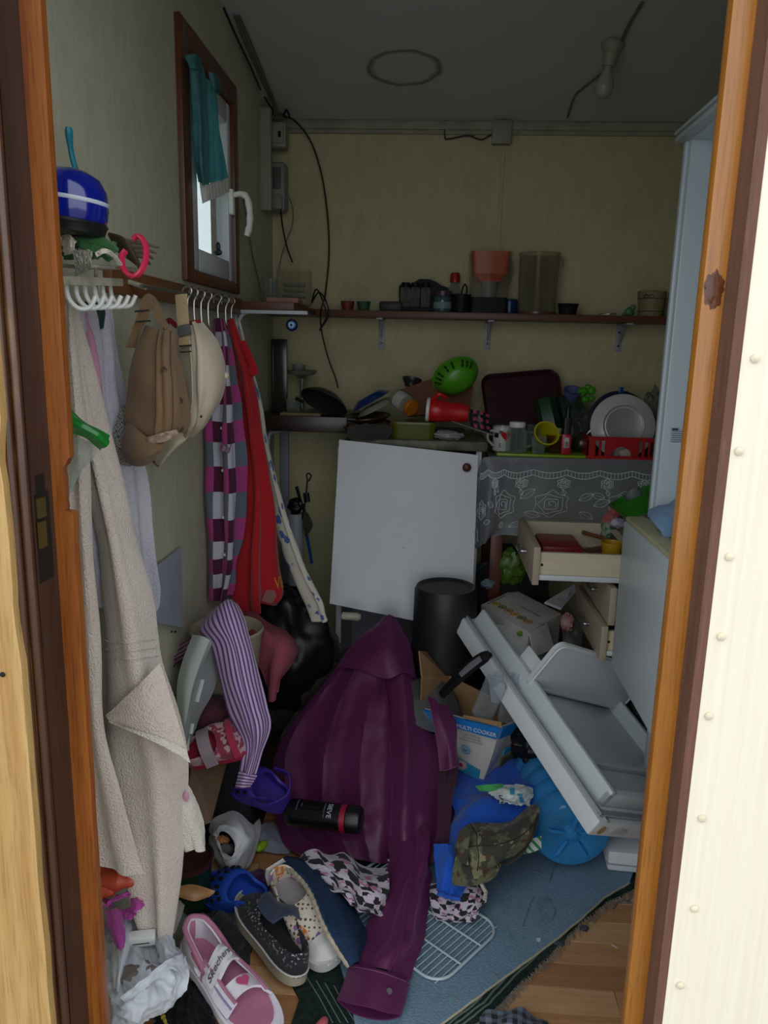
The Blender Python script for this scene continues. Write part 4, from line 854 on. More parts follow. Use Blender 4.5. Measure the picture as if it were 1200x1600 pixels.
# ------------------------------------------------------------------ junk on top of the hook rack
p = W(104, 312, 1.16); q = p + V((.0, 0, -.052))
bl = lathe([(0, .004), (.034, .004), (.046, .012), (.053, .03), (.0535, .05), (.050, .068), (.040, .084), (.022, .093), (.006, .096), (0, .096)], 32)
thing('enamel_pot', 'round glossy dark blue pot with a white band above the hooks', 'pot', [P('pot_shell', at(bl, q, (0, 6, 0)), M('cobalt_enamel', '0c1c8a', .12, coat=.6)), P('band', at(lathe([(.0533, .048), (.0543, .0495), (.0541, .0525), (.0532, .054)], 32), q, (0, 6, 0)), M('white_enamel', 'c8cede', .3)), P('rim', at(lathe([(.040, .003), (.05, .008), (.0525, .018), (.0545, .02), (.052, .024)], 32), q, (0, 6, 0)), m_black)])
one('brush', 'turquoise handled brush with green bristles standing behind the blue pot', 'brush', tube(spline([W(107, 198, 1.2), W(109, 222, 1.205), W(113, 246, 1.21), W(118, 264, 1.21)], 16), [.004, .006, .0062, .006, .0055, .005] + [.0045] * 10, 8), M('turquoise_plastic', '15788c', .3),
    [P('bristles', join(*[tube([W(116 + i, 260, 1.21), W(118 + 3 * i, 280, 1.212), W(116 + 4.4 * i, 296, 1.214)], .0014, 5) for i in range(5)]), M('green_bristle', '3a7c3a', .6))])
fk = []
for i in range(4): fk.append(tube(spline([W(138, 358, 1.19), W(146 + 4 * i, 352 - i, 1.18), W(150 + 5 * i, 342 - (i % 2) * 6, 1.175), W(153 + 5 * i, 333 - (i % 3) * 3, 1.18)], 10), .0028, 6))
one('hand_fork', 'dark grey hand fork with curled prongs under the blue pot', 'fork', join(*fk, tube([W(112, 362, 1.2), W(140, 357, 1.19)], .004, 7)), M('dull_grey_metal', '43473f', .5, .5))
rt = []
for i in range(9):
    a0 = W(170 + 1.5 * i, 366 + 3 * i, 1.30); m0 = W(190 + 3 * i, 372 + 5 * i, 1.285); m1 = W(205 + 2 * i, 384 + 5 * i, 1.29)
    rt.append(tube(spline([a0, m0, m1], 8), .0036, 6, flat=((0, 1, 0), .5)))
for i in range(4): rt.append(tube(spline([W(196, 376 + 8 * i, 1.29), W(222, 380 + 7 * i, 1.30), W(250 - 5 * i, 387 + 9 * i, 1.31)], 8), [.004] * 4 + [.003] * 3 + [.0015], 6, flat=((0, 1, 0), .5)))
one('leaf_rake_head', 'small brown metal rake head with splayed tines on the hook rack', 'rake', join(*rt), M('brown_metal', '4c3c30', .5, .4, dirt='2e251e'))
one('headband', 'bright pink plastic ring hanging on the rake tines', 'ring', tube(spline([W(196, 392, 1.255), W(190, 402, 1.25), W(193, 420, 1.245), (W(206, 431, 1.245)), W(220, 424, 1.25), W(228, 402, 1.26), W(226, 380, 1.265), W(216, 369, 1.265), W(208, 374, 1.265)], 50), .0042, 8, flat=((.5, 1, 0), 1.4)), M('hot_pink_plastic', 'd02a50', .4))
gs = T([(90, 352, 1.2), (112, 356, 1.17), (140, 366, 1.16), (165, 372, 1.18), (182, 380, 1.22)], [(92, 372, 1.19), (114, 374, 1.155), (140, 380, 1.15), (164, 386, 1.17), (184, 392, 1.21)], [(94, 392, 1.19), (116, 392, 1.16), (140, 396, 1.155), (160, 398, 1.18), (178, 404, 1.21)], [(100, 404, 1.2), (120, 408, 1.18), (140, 406, 1.18), (158, 404, 1.2), (170, 408, 1.215)])
one('cloth_bundle', 'crumpled green and grey cloth bundle between blue pot and hooks', 'cloth', patch(gs, 40, 30, lambda u, v: .006 * nz(u * 6, v * 5, 4) + .004 * nz(u * 12, v * 12, 2), .005), cloth('green_cloth', '2e6a2c', '1e4a22'),
    [P('white_patch', patch(T([(96, 368, 1.16), (108, 366, 1.145), (118, 376, 1.145)], [(97, 384, 1.158), (108, 386, 1.142), (116, 390, 1.144)], [(100, 398, 1.165), (108, 398, 1.155), (114, 396, 1.155)]), 14, 12, lambda u, v: .003 * nz(u * 6, v * 6, 3), .003), m_terry_s, label='white cloth patch'),
     P('grey_fringe', join(*[patch(T([(112 + 9 * i, 388, 1.15), (124 + 9 * i, 392, 1.145)], [(116 + 8 * i, 410, 1.15), (126 + 8 * i, 412, 1.148)], [(118 + 8 * i, 432 - 3 * i, 1.165), (126 + 8 * i, 428 - 3 * i, 1.165)]), 8, 16, lambda u, v: .003 * nz(u * 8, v * 12, i), .003) for i in range(3)]), m_grcl, label='ragged grey cloth end'),
     P('white_edge', tube(spline([W(150, 398, 1.15), W(164, 392, 1.15), W(178, 400, 1.17), W(188, 414, 1.19)], 16), .004, 6, flat=((0, 1, 0), .4)), m_terry_s)])
# ------------------------------------------------------------------ worktop, cabinet, table
YT = 2.56                                                   # front plane of counter and table
m_white_lam = M('white_laminate', 'c9ccd2', .35, c2='c0c3ca', scale=3)
m_edge = M('chipped_grey_edge', '8e8e8c', .7, c2='6e6c68', scale=40)
def slabq(q, t):
    """slab on four corners (TL, TR, BR, BL) with thickness t away from the viewer"""
    a, b, c, d = [V(p) for p in q]; n = (b - a).cross(d - a).normalized()
    if n.y < 0: n = -n
    v = [a, b, c, d, a + n * t, b + n * t, c + n * t, d + n * t]
    return (v, [(0, 1, 2, 3), (7, 6, 5, 4), (0, 4, 5, 1), (1, 5, 6, 2), (2, 6, 7, 3), (3, 7, 4, 0)], None)
zw = W(655, 686, YT).z; zt_ = W(890, 716, YT).z
xw0, xw1 = W(548, 690, YT).x, W(762, 690, YT).x
m_marble = M('mottled_worktop_edge', '6c6a50', .5, c2='3a3c2e', scale=28, dirt='8a7a5c', dscale=22)
one('worktop', 'mottled dark worktop with worn rounded front edge over the white cabinet', 'worktop', rbx(xw0, xw1, YT - .025, 2.985, zw - .034, zw, .008), m_marble)
cz = zw - .036; cx0, cx1 = W(527, 760, YT).x, W(750, 760, YT).x
thing('kitchen_cabinet', 'white kitchen cabinet body behind the leaning door panel', 'cabinet', [P('side_panel', bx(cx0, cx0 + .018, YT + .002, 2.98, .0, cz), m_white_lam), P('side_panel', bx(cx1 - .018, cx1, YT + .002, 2.98, .0, cz), m_white_lam),
    P('bottom_panel', bx(cx0 + .018, cx1 - .018, YT + .01, 2.98, .06, .078), m_white_lam), P('back_panel', bx(cx0 + .018, cx1 - .018, 2.972, 2.98, .078, cz), m_white_lam)])
qd = [W(530, 687, YT - .045), W(747, 711, YT - .045), W(736, 988, YT - .16), W(515, 943, YT - .16)]
kn = W(729, 729, YT - .054)
thing('cabinet_door', 'detached white cabinet door leaning against the cabinet with brown knob', 'cabinet door', [P('door_panel', slabq(qd, .018), m_white_lam), P('knob', at(lathe([(.006, 0), (.006, .008), (.0135, .012), (.0145, .018), (.011, .023), (.006, .0245), (.005, .022), (0, .0225)], 22), kn, (92, 0, 0)), wood('knob_wood', '5c2c1c', '421c12', axis='X', rough=.4)),
    P('screw_mark', join(at(lathe([(.0015, 0), (0, .0006)], 8), W(629, 856, YT - .13), (90, 0, 0)), at(lathe([(.0015, 0), (0, .0006)], 8), W(633, 856, YT - .13), (90, 0, 0))), m_dark, kind='stuff')])
xt0, xt1 = W(768, 720, YT).x, 1.10
m_tabw = wood('table_red_wood', '6a3018', '4c200f', axis='Z', rough=.45)
thing('table', 'wooden table under the lace plastic cloth beside the cabinet', 'table', [P('table_top', rbx(xt0, xt1, YT, 2.985, zt_ - .022, zt_ - .003, .003), m_tabw)] + [P('leg', rbx(x, x + .042, y, y + .042, 0, zt_ - .022, .003), m_tabw) for x, y in ((xt0 + .012, YT + .01), (xt1 - .06, YT + .01), (xt0 + .012, 2.92), (xt1 - .06, 2.92))])
# plastic lace cloth
m_film = NT('lace_film')
tr_ = m_film.add('ShaderNodeBsdfTransparent'); tr_.inputs[0].default_value = lin('dcdfe2'); m_film.base(lin('9fa4ac')); m_film.p.inputs['Roughness'].default_value = .3
mx = m_film.add('ShaderNodeMixShader'); mx.inputs[0].default_value = .42; m_film.link(tr_.outputs[0], mx.inputs[1]); m_film.link(m_film.p.outputs[0], mx.inputs[2]); m_film.link(mx.outputs[0], m_film.out.inputs[0]); m_film = m_film.m
m_lprint = M('white_lace_print', 'dfe2e4', .6)
yk = YT - .012
cf = [[W(x, y, Y) for x, y, Y in r] for r in (
    [(752, 717, yk - .0), (762, 714, yk), (800, 715, yk), (860, 716, yk), (920, 717, yk), (980, 718, yk), (1040, 720, yk)],
    [(746, 740, yk + .01), (766, 738, yk - .012), (800, 738, yk - .004), (860, 738, yk - .006), (920, 739, yk - .003), (980, 740, yk - .006), (1038, 742, yk - .004)],
    [(741, 775, yk + .02), (764, 775, yk - .022), (795, 774, yk), (855, 774, yk - .010), (918, 775, yk - .002), (978, 776, yk - .01), (1034, 777, yk - .006)],
    [(738, 812, yk + .03), (762, 812, yk - .026), (790, 810, yk + .004), (850, 809, yk - .012), (915, 808, yk - .002), (975, 808, yk - .012), (1030, 810, yk - .006)],
    [(737, 838, yk + .03), (758, 836, yk - .026), (785, 832, yk + .004), (846, 832, yk - .012), (912, 828, yk - .002), (972, 828, yk - .012), (1026, 830, yk - .006)],
    [(741, 860, yk + .03), (755, 850, yk - .02), (780, 836, yk + .004), (842, 840, yk - .012), (910, 836, yk - .002), (970, 836, yk - .012), (1024, 838, yk - .006)])]
fS_ = Surf(cf, 110, 50, lambda u, v: .0035 * v * math.sin(40 * u + 3 * nz(u * 6, v * 2)) + .001 * nz(u * 30, v * 12))
lp = []
def lace_line(pts, r=.0011): lp.append(tube([fS_.at(u, v, .0016) for u, v in pts], r, 5))
vm = lambda y: float(np.interp(y, [716, 739, 775, 810, 832, 842], [0, .2, .4, .6, .8, 1]))
du, dv = 1 / 290., 1 / 172.        # one pixel of the photograph along the cloth
def rose(cu, cv, R):
    for ring, n in ((1.0, 6), (.72, 5), (.45, 4)):
        pts = []
        for i in range(n * 8 + 1):
            a = 2 * math.pi * i / (n * 8) + ring * 3; rr_ = R * ring * (1 - .22 * abs(math.cos(a * n / 2)))
            pts.append((cu + rr_ * du * math.cos(a), cv + rr_ * dv * math.sin(a) * .92))
        lace_line(pts)
    lace_line([(cu + R * .28 * t * du * math.cos(7 * t), cv + R * .28 * t * dv * math.sin(7 * t)) for t in np.linspace(.15, 1, 18)])
def leaf(cu, cv, L, ang):
    c, s = math.cos(rad(ang)), math.sin(rad(ang)); o = []
    for t in list(np.linspace(0, 1, 8)) + list(np.linspace(1, 0, 8)): o.append(t)
    pts = []
    for i, t in enumerate(o):
        wv = .26 * math.sin(math.pi * t) * (1 if i < 8 else -1); x, y = L * t, L * wv; pts.append((cu + (x * c - y * s) * du, cv + (x * s + y * c) * dv))
    lace_line(pts, .0009); lace_line([(cu, cv), (cu + L * c * du, cv + L * s * dv)], .0007)
for cx in (832, 896, 985): rose((cx - 745) / 290., vm(788), 23)
for cx in (775,): rose((cx - 748) / 290., vm(796), 16)
for cx in (810, 860, 911, 965, 1012): rose((cx - 748) / 290., vm(757), 9); leaf((cx - 748) / 290., vm(766), 9, 70)
for x, y, L, a in ((806, 790, 16, 200), (858, 780, 22, -40), (866, 800, 20, 20), (928, 782, 20, -30), (930, 800, 22, 40), (866, 815, 20, 150), (946, 790, 22, -20), (960, 778, 18, 200), (800, 812, 18, 170), (836, 814, 14, 100), (905, 816, 14, 60), (818, 770, 14, 225)): leaf((x - 745) / 290., vm(y), L, a)
for k in range(2): lace_line([(t, .17 + .055 * k + .035 * abs(math.sin(t * 22))) for t in np.linspace(.05, .99, 160)], .0013)
for i in range(60): u = .05 + i * .0155; lace_line([(u, .165 + .035 * abs(math.sin(u * 22))), (u, .225 + .035 * abs(math.sin(u * 22)))], .0009)
for k in range(3): lace_line([(.005 + .03 * k + .02 * t, .76 + .2 * t - .03 * k) for t in np.linspace(0, 1, 8)], .0012)
for i in range(9): lace_line([(.008 + .004 * i, .77 + .02 * i), (.055 + .002 * i, .70 + .022 * i)], .0008)
thing('tablecloth', 'clear plastic tablecloth printed with white lace roses', 'tablecloth', [P('front_drop', fS_.geo(0), m_film, [P('lace_print', join(*lp), m_lprint, label='white lace rose print', kind='stuff')]), P('top_sheet', rbx(xt0 - .01, xt1, YT - .01, 2.98, zt_ - .0028, zt_, .001, 1), m_film)])
# ------------------------------------------------------------------ small corner shelf on the left
YS2 = 2.64
zs2 = W(480, 652, YS2).z
sx0, sx1 = XL, W(556, 660, YS2).x
thing('corner_shelf', 'low dark brown corner shelf left of the white cabinet', 'shelf', [P('board', rbx(sx0, sx1, YS2, YB, zs2 - .022, zs2, .002), wood('dark_shelf_wood', '2c1812', '1e100c', axis='X', rough=.5)), P('front_strip', rbx(sx0, sx1 - .03, YS2 - .01, YS2, zs2 - .05, zs2 + .004, .002), wood('dark_strip_wood', '301a14', '20110d', axis='X', rough=.4)),
    P('bracket', join(tube(spline([W(418, 740, 2.68), W(419, 690, 2.68), W(424, 676, 2.68), W(440, 672, 2.68), V((W(440, 672, 2.68).x + .1, 2.68, zs2 - .03))], 20), .006, 6)), M('white_bracket_2', 'b4b8c0', .4))])
struct('trim_3', rbx(W(439, 700, YB).x, W(452, 700, YB).x, YB - .02, YB, .0, W(440, 672, YB).z, .003), M('grey_corner_strip', '8e94a2', .6), label='grey upright strip in the back left corner')
a = W(422, 644, 2.78); b = W(447, 530, 2.78)
one('tray', 'dark oblong tray standing upright in the left corner of the low shelf', 'tray', join(rbx(a.x, b.x, 2.80, 2.812, zs2, b.z, .004), rbx(a.x + .006, a.x + .010, 2.796, 2.80, zs2 + .01, b.z - .01, .001)), M('dark_gloss_tray', '26241f', .2, c2='34322b'))
o = on(472, 640, 2.86, zs2); pz = W(472, 583, 2.86).z
fl2 = [(0, 0), (.03, 0), (.032, .004), (.01, .012), (.008, pz - zs2 - .02), (.03, pz - zs2 - .008), (.05, pz - zs2 - .004), (.056, pz - zs2 + .010), (.054, pz - zs2 + .011), (.04, pz - zs2 + .002), (0, pz - zs2)]
g = lathe(fl2, 64)
g = ([V((p.x * (1 + .03 * math.cos(18 * math.atan2(p.y, p.x))) if p.z > pz - zs2 else p.x, p.y * (1 + .03 * math.cos(18 * math.atan2(p.y, p.x))) if p.z > pz - zs2 else p.y, p.z)) for p in g[0]], g[1], None)
thing('cake_stand', 'small fluted whitish cake stand at the back of the low corner shelf', 'cake stand', [P('stand', at(g, o), M('whitish_glass', '6e7068', .3, coat=.3)), P('sugar_lump_bowl', at(cup(.02, .026, .03), V((o.x - .012, o.y, pz + .0005))), M('grey_ceramic', '7a7870', .5))])
o = on(458, 640, 2.74, zs2); one('drinking_glass', 'short clear glass in front of the cake stand', 'glass', at(cup(.022, .026, .055, .002), o), glassm)
one('chopping_board', 'small pale wooden board lying on the low corner shelf', 'board', rbx(W(440, 645, 2.70).x, W(503, 645, 2.70).x, 2.665, 2.72, zs2, zs2 + .012, .003), wood('pale_board', '8c7454', '7a6446', axis='X', rough=.7, coat=0))
wk = lathe([(0, 0), (.03, .001), (.06, .008), (.082, .026), (.088, .034), (.0865, .036), (.08, .029), (.058, .011), (0, .003)], 36)
m_wok = M('dark_grey_pan', '3a3b3c', .35, .4, dirt='26262a')
one('wok', 'dark grey shallow wok turned over and tilted on the low corner shelf', 'pan', at(wk, W(512, 622, 2.72) + V((0, 0, .012)), (150, 22, 0)), m_wok, [P('handle', tube([W(474, 628, 2.68), W(462, 622, 2.67)], .006, 8), m_dark)])
# ------------------------------------------------------------------ pile on the worktop (left to right)
def plate(R, t=.004, h=.022): return lathe([(0, 0), (R * .55, 0), (R * .6, .003), (R * .93, h * .75), (R, h), (R * .995, h + .003), (R * .92, h * .8 + .004), (R * .6, .007), (0, .004)], 40)
m_rimor = M('orange_rim_plate', '8a4a20', .3); m_dkredp = M('dark_red_plate', '4c1814', .3)
one('plate', 'dark red plate with orange rim lying at the left end of the worktop', 'plate', at(plate(.085), on(574, 660, 2.66, zw + .012), (6, -4, 0)), m_dkredp, [P('rim', at(lathe([(.083, .021), (.0865, .0235), (.083, .0255)], 40), on(574, 660, 2.66, zw + .012), (6, -4, 0)), m_rimor)])
one('plate', 'brown plate with rim under the blue plate on the worktop', 'plate', at(plate(.088), on(572, 660, 2.70, zw + .036), (4, -5, 0)), M('brown_plate', '3e2c1c', .35))
pn = V((-.50, -.02, .86))
one('plate', 'blue plate leaning in the pile at the left of the worktop', 'plate', along(W(577, 622, 2.74), W(577, 622, 2.74) + pn, [(0, .004), (.045, .004), (.05, .001), (.078, -.014), (.080, -.012), (.052, .006), (.045, .010), (0, .010)], 44), M('blue_glazed_plate', '1a3c7c', .15, coat=.4))
one('plate', 'white plate leaning under the blue plate', 'plate', along(W(586, 632, 2.72), W(586, 632, 2.72) + V((-.46, -.06, .88)), [(0, .0), (.045, .0), (.05, -.003), (.072, -.014), (.074, -.012), (.052, .002), (.045, .004), (0, .004)], 44), M('white_plate_glaze', 'a8a49a', .2, coat=.3))
one('cloth_rag', 'crumpled dark rag hanging over the left end of the worktop', 'rag', patch([[W(x, y, Y) for x, y, Y in r] for r in ([(545, 664, 2.56), (575, 662, 2.54), (612, 664, 2.56)], [(542, 675, 2.53), (575, 674, 2.515), (614, 674, 2.53)], [(545, 686, 2.53), (572, 688, 2.52), (606, 686, 2.53)])], 40, 20, lambda u, v: .006 * nz(u * 8, v * 5, 3), .004), cloth('grey_rag', '3c3a36', '1f1e1c'))
m_lid_or = M('orange_lid', 'b86a14', .4)
jm = frame(W(640, 638, 2.62), (-.75, .55, .38), (0, 1, 0))
jl_ = lathe([(.026, -.002), (.028, 0), (.029, .06), (.027, .075)], 24)
ax2 = V((-.62, .62, .36))
thing('jar', 'clear jar with orange lid lying among plates on the worktop', 'jar', [P('jar_wall', along(W(643, 638, 2.61), W(643, 638, 2.61) + ax2, [(.026, .0), (.031, .012), (.031, .085), (.025, .096), (0, .098)]), clearp), P('lid', along(W(643, 638, 2.61), W(643, 638, 2.61) + ax2, [(0, -.004), (.027, -.003), (.0285, 0), (.0285, .014), (.026, .016)]), m_lid_or, label='orange lid'),
    P('paper_label', along(W(643, 638, 2.61), W(643, 638, 2.61) + ax2, [(.0315, .03), (.0315, .07)]), M('white_label', 'b4b2b0', .7))])
one('bowl', 'small dark metal bowl behind the chopping board', 'bowl', at(cup(.024, .036, .03, .002), W(642, 604, 2.82), (-14, 8, 0)), m_wok)
cbq = [W(632, 602, 2.74), W(757, 560, 2.80), W(752, 622, 2.76), W(655, 640, 2.70)]
one('chopping_board', 'brown chopping board leaning behind the green colander', 'board', slabq([W(628, 608, 2.72), W(742, 568, 2.84), W(735, 640, 2.78), W(640, 650, 2.69)], .012), m_brownbd)
# green colander: bowl lying on its side, underside to the room
cm = frame(W(716, 598, 2.76), (.86, .1, .42), (.1, 1, .2))
col_pts, col_f = [], []
prof = [(0, 0), (.045, .002), (.07, .015), (.088, .045), (.095, .075), (.099, .078)]
cg = xf(lathe(prof, 40), Matrix.Translation(W(716, 596, 2.70)) @ Matrix.Rotation(rad(-28), 4, 'Y') @ Matrix.Rotation(rad(-72), 4, 'X') @ Matrix.Diagonal(V((.86, .66, .8, 1))))
CM = Matrix.Translation(W(716, 596, 2.70)) @ Matrix.Rotation(rad(-28), 4, 'Y') @ Matrix.Rotation(rad(-72), 4, 'X') @ Matrix.Diagonal(V((.86, .66, .8, 1)))
slots = []
for a in (200, 215, 230, 305, 320, 335, 255, 275):
    for k in (0, 1):
        r = .074 + .010 * k; z = .02 + .022 * k; a_ = rad(a)
        p = V((math.cos(a_) * r * 1.02, math.sin(a_) * r * 1.02, z)); d = V((math.cos(a_) * .4, math.sin(a_) * .4, .9)).normalized()
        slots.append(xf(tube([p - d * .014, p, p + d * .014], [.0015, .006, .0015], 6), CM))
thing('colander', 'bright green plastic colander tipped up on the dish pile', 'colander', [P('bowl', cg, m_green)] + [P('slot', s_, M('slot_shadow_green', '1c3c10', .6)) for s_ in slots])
ra = V((1, -.05, -.06))
thing('cup', 'red plastic cup lying on its side below the green colander', 'cup', [P('cup_body', along(W(668, 640, 2.585), W(668, 640, 2.585) + ra, [(.0, .004), (.034, .0), (.0385, .006), (.038, .05), (.034, .056), (.032, .11), (.027, .136), (0, .138)], 28), m_red), P('rim', along(W(668, 640, 2.585), W(668, 640, 2.585) + ra, [(.0345, -.004), (.040, -.003), (.0405, .006), (.038, .008)], 28), m_whitep, label='white lid rim'), P('handle', tube(spline([W(676, 624, 2.57), W(686, 616, 2.56), W(698, 622, 2.57)], 12), .006, 8), m_red)])
tb = [V((W(x, 670, 2.555).x, YT + y, zw + z)) for x, y, z in ()]
p = on(646, 680, 2.605, zw)
thing('food_box', 'yellow green plastic food box at the front of the worktop', 'box', [P('box_body', at(join(tap(.136, .146, .0, .05, .02, 6), prism(rrect(.136, .108, .02), .003)), p), thin('yellowgreen_plastic', 'b8c040', '7c8420', .5, .4, .3, .35)), P('lid', at(prism(rrect(.15, .12, .022), .006, .05), p), M('olive_lid', '5e6418', .35))])
one('glass_bowl', 'clear faceted bowl behind the red cup', 'bowl', at(cup(.03, .045, .04, .003), on(738, 655, 2.70, zw + .03), (12, -10, 0)), clearp)
one('food_packet', 'crumpled white film packet under the red cup', 'packet', at(blob((0, 0, .014), (.045, .022, .015), .3, 5, 3, crease=.15, nu=36, nv=20), on(700, 668, 2.575, zw)), M('grey_white_film', '8e8c90', .35))
def dots_fn(k, u, v):
    iu, iv = cells(k, u, v, 6, 6); return k.mix(k.math('MULTIPLY', iu, iv), lin('15151a'), lin('a8405a'))
one('packet', 'black packet with pink and white print left of the heart mug', 'packet', patch([[W(x, y, Y) for x, y, Y in r] for r in ([(735, 640, 2.60), (750, 642, 2.585), (764, 648, 2.60)], [(733, 656, 2.59), (750, 658, 2.575), (764, 662, 2.59)], [(738, 672, 2.585), (752, 676, 2.58), (766, 676, 2.59)])], 16, 14, lambda u, v: .003 * nz(u * 5, v * 5), .012, us=1, vs=1), uvpattern('packet_print', dots_fn, rough=.4))
one('skewer', 'thin metal skewer lying across the worktop edge', 'skewer', tube([W(706, 658, 2.56), W(735, 668, 2.55), W(772, 680, 2.54)], .0024, 6), m_metal)
# purple brown tray leaning on the wall
tq = [V(p) for p in (W(754, 588, 2.88), W(873, 578, 2.92), W(880, 668, 2.84), W(756, 672, 2.80))]
tc = sum(tq, V()) / 4
tm = frame(tc, tq[1] - tq[0], tq[0] - tq[3])
tw_, th_ = (tq[1] - tq[0]).length, (tq[0] - tq[3]).length
ro = rrect(tw_, th_, .035, 6); ri = rrect(tw_ - .02, th_ - .02, .028, 6); n_ = len(ro)
trg = ([V((x, y, .016)) for x, y in ro] + [V((x, y, 0.0)) for x, y in ri] + [V((x, y, .018)) for x, y in rrect(tw_ + .008, th_ + .008, .04, 6)], [(i, (i + 1) % n_, n_ + (i + 1) % n_, n_ + i) for i in range(n_)] + [(i, (i + 1) % n_, 2 * n_ + (i + 1) % n_, 2 * n_ + i) for i in range(n_)] + [tuple(range(n_, 2 * n_))], None)
one('tray', 'large dark purple brown tray leaning on the wall behind the glasses', 'tray', xf(trg, tm), m_maroon)
for i, (x, y, Y) in enumerate(((784, 640, 2.74), (808, 648, 2.76), (834, 640, 2.78), (820, 668, 2.70))):
    one('drinking_glass', ['clear tumbler left in front of the purple tray', 'clear tumbler in the middle of the purple tray', 'clear tumbler right in front of the purple tray', 'low clear tumbler behind the yellow cup'][i], 'glass', at(cup(.022, .028, .075 if i < 3 else .05, .002), on(x, 690, Y, zt_ + .012), (0, 0, 0)), glassm)
one('net_bag', 'dark red crinkled net standing in front of the purple tray', 'net', at(blob((0, 0, .04), (.03, .024, .045), .25, 3, 3, nu=30, nv=20, flat=None), on(776, 676, 2.67, zt_ + .004)), cloth('dark_red_net', '5c1418', '3a0c10'))
# lime board, heart mug, mason jar, yellow cup, lighter, green canister
lb0, lb1 = W(776, 712, YT).x, W(917, 714, YT).x
one('chopping_board', 'lime green chopping board on the table edge under jars', 'board', rbx(lb0, lb1, YT + .0, YT + .16, zt_, zt_ + .010, .003), M('lime_board', '8ca81e', .45))
zb = zt_ + .0105
p = on(783, 706, YT + .05, zb)
mk = lathe([(0, .002), (.028, .002), (.031, .006), (.032, .082), (.030, .084), (.0285, .08), (.028, .008), (0, .006)], 28)
heart = [(16 * math.sin(t) ** 3, 13 * math.cos(t) - 5 * math.cos(2 * t) - 2 * math.cos(3 * t) - math.cos(4 * t)) for t in np.linspace(0, 2 * math.pi, 28, endpoint=False)]
def wrapc(g, R, c, a0, zc):                                  # bend flat lettering round an upright cylinder
    return ([V((c.x + (R + q[2]) * math.sin(a0 + q[0] / R), c.y - (R + q[2]) * math.cos(a0 + q[0] / R), zc + q[1])) for q in g[0]], g[1], None)
mug_text = [P('lettering', wrapc(text('E', .02, .0008), .0322, p, -.25, p.z + .022), m_black), P('lettering', wrapc(text('L', .02, .0008), .0322, p, -1.0, p.z + .022), m_black), P('heart', wrapc(at(prism(heart, .01), (0, 0, 0), (0, 0, 0), (.0011, .0011, .08)), .0322, p, .35, p.z + .055), m_red, label='printed red heart'),
            P('print_square', join(wrapc(bx(-.008, .008, -.008, .008, 0, .0006), .0322, p, -.7, p.z + .056), wrapc(bx(-.007, .007, -.005, .006, 0, .0006), .0322, p, -.2, p.z + .066)), m_black, kind='stuff')]
thing('mug', 'white mug with black letters and a red heart on the lime board', 'mug', [P('mug_body', at(mk, p), M('white_mug_glaze', 'c4c2be', .2, coat=.3)), P('handle', tube(spline([p + V((-.026, -.012, .07)), p + V((-.045, -.016, .066)), p + V((-.048, -.018, .04)), p + V((-.026, -.013, .018))], 16), .0045, 8), M('mug_handle', 'b0aeaa', .2))] + mug_text)
p = on(806, 706, YT + .02, zb)
thing('mason_jar', 'clear handled glass jar with white screw lid', 'jar', [P('glass_wall', at(lathe([(0, .002), (.03, .002), (.035, .007), (.0355, .07), (.026, .084), (.025, .094)], 28), p), glassm), P('lid', at(lathe([(.0255, .085), (.027, .087), (.027, .1), (.025, .103), (0, .104)], 28), p), m_whitep), P('handle', at(tube(spline([(.034, -.004, .072), (.056, -.008, .066), (.054, -.008, .034), (.034, -.004, .02)], 14), .0042, 8), p), glassm)])
p = on(842, 704, YT + .07, zb + .03)
thing('mug', 'yellow mug tipped towards the room behind a small clear glass', 'mug', [P('mug_body', at(cup(.028, .041, .075, .003, 30, .003), p, (58, 0, 12)), m_yellow), P('handle', at(tube(spline([(.034, 0, .06), (.056, 0, .055), (.054, 0, .03), (.031, 0, .018)], 14), .005, 8), p, (58, 0, 12)), m_yellow)])
p = on(841, 706, YT + .018, zb); one('drinking_glass', 'small clear glass in front of the yellow mug', 'glass', at(cup(.02, .026, .056, .002), p), glassm)
p = on(866, 704, YT + .05, zb); one('mug', 'amber glass cup between the yellow mug and the red lighter', 'mug', at(cup(.02, .03, .06, .003), p), thin('amber_glass', 'c8a040', '906818', .5, .3))
p = on(868, 690, YT + .12, zb + .03); one('egg_cup', 'small white cup between the yellow mug and green canister', 'cup', at(cup(.014, .019, .045, .002), p), m_whitep)
p = on(884, 711, YT + .004, zb)
thing('gas_lighter', 'red gas lighter with black upper half standing on the lime board', 'lighter', [P('body', rbox(p + V((0, .012, .034)), (.031, .022, .068), .003), M('lighter_red', 'b41c34', .35)), P('upper_part', at(join(prism(rrect(.026, .02, .006), .055, .068), lathe([(.0095, .12), (.0075, .16), (.004, .165), (0, .166)], 12)), p + V((0, .012, 0))), m_black), P('label', rbox(p + V((0, .0006, .04)), (.016, .0008, .034), .0003), M('white_sticker', 'c0bcbc', .6), [P('barcode', join(*[box(p + V((-.004 + .0022 * i, .0001, .034)), (.0012, .0006, .018)) for i in range(5)]), m_black, kind='stuff')])])
p = on(872, 690, YT + .17, zt_)
gc = along(W(866, 690, 2.74), W(848, 612, 2.80), [(0, 0), (.036, 0), (.038, .006), (.038, .15), (.036, .156), (0, .158)], 6)
gc2 = along(W(900, 690, 2.76), W(884, 615, 2.84), [(0, 0), (.05, 0), (.052, .006), (.052, .16), (.05, .165), (0, .166)], 6)
one('canister', 'dark green faceted canister leaning left of the lighter', 'canister', gc, m_dkgreen); one('canister', 'larger dark green faceted canister behind the lighter', 'canister', gc2, M('deep_green_plastic', '0f2e22', .35))
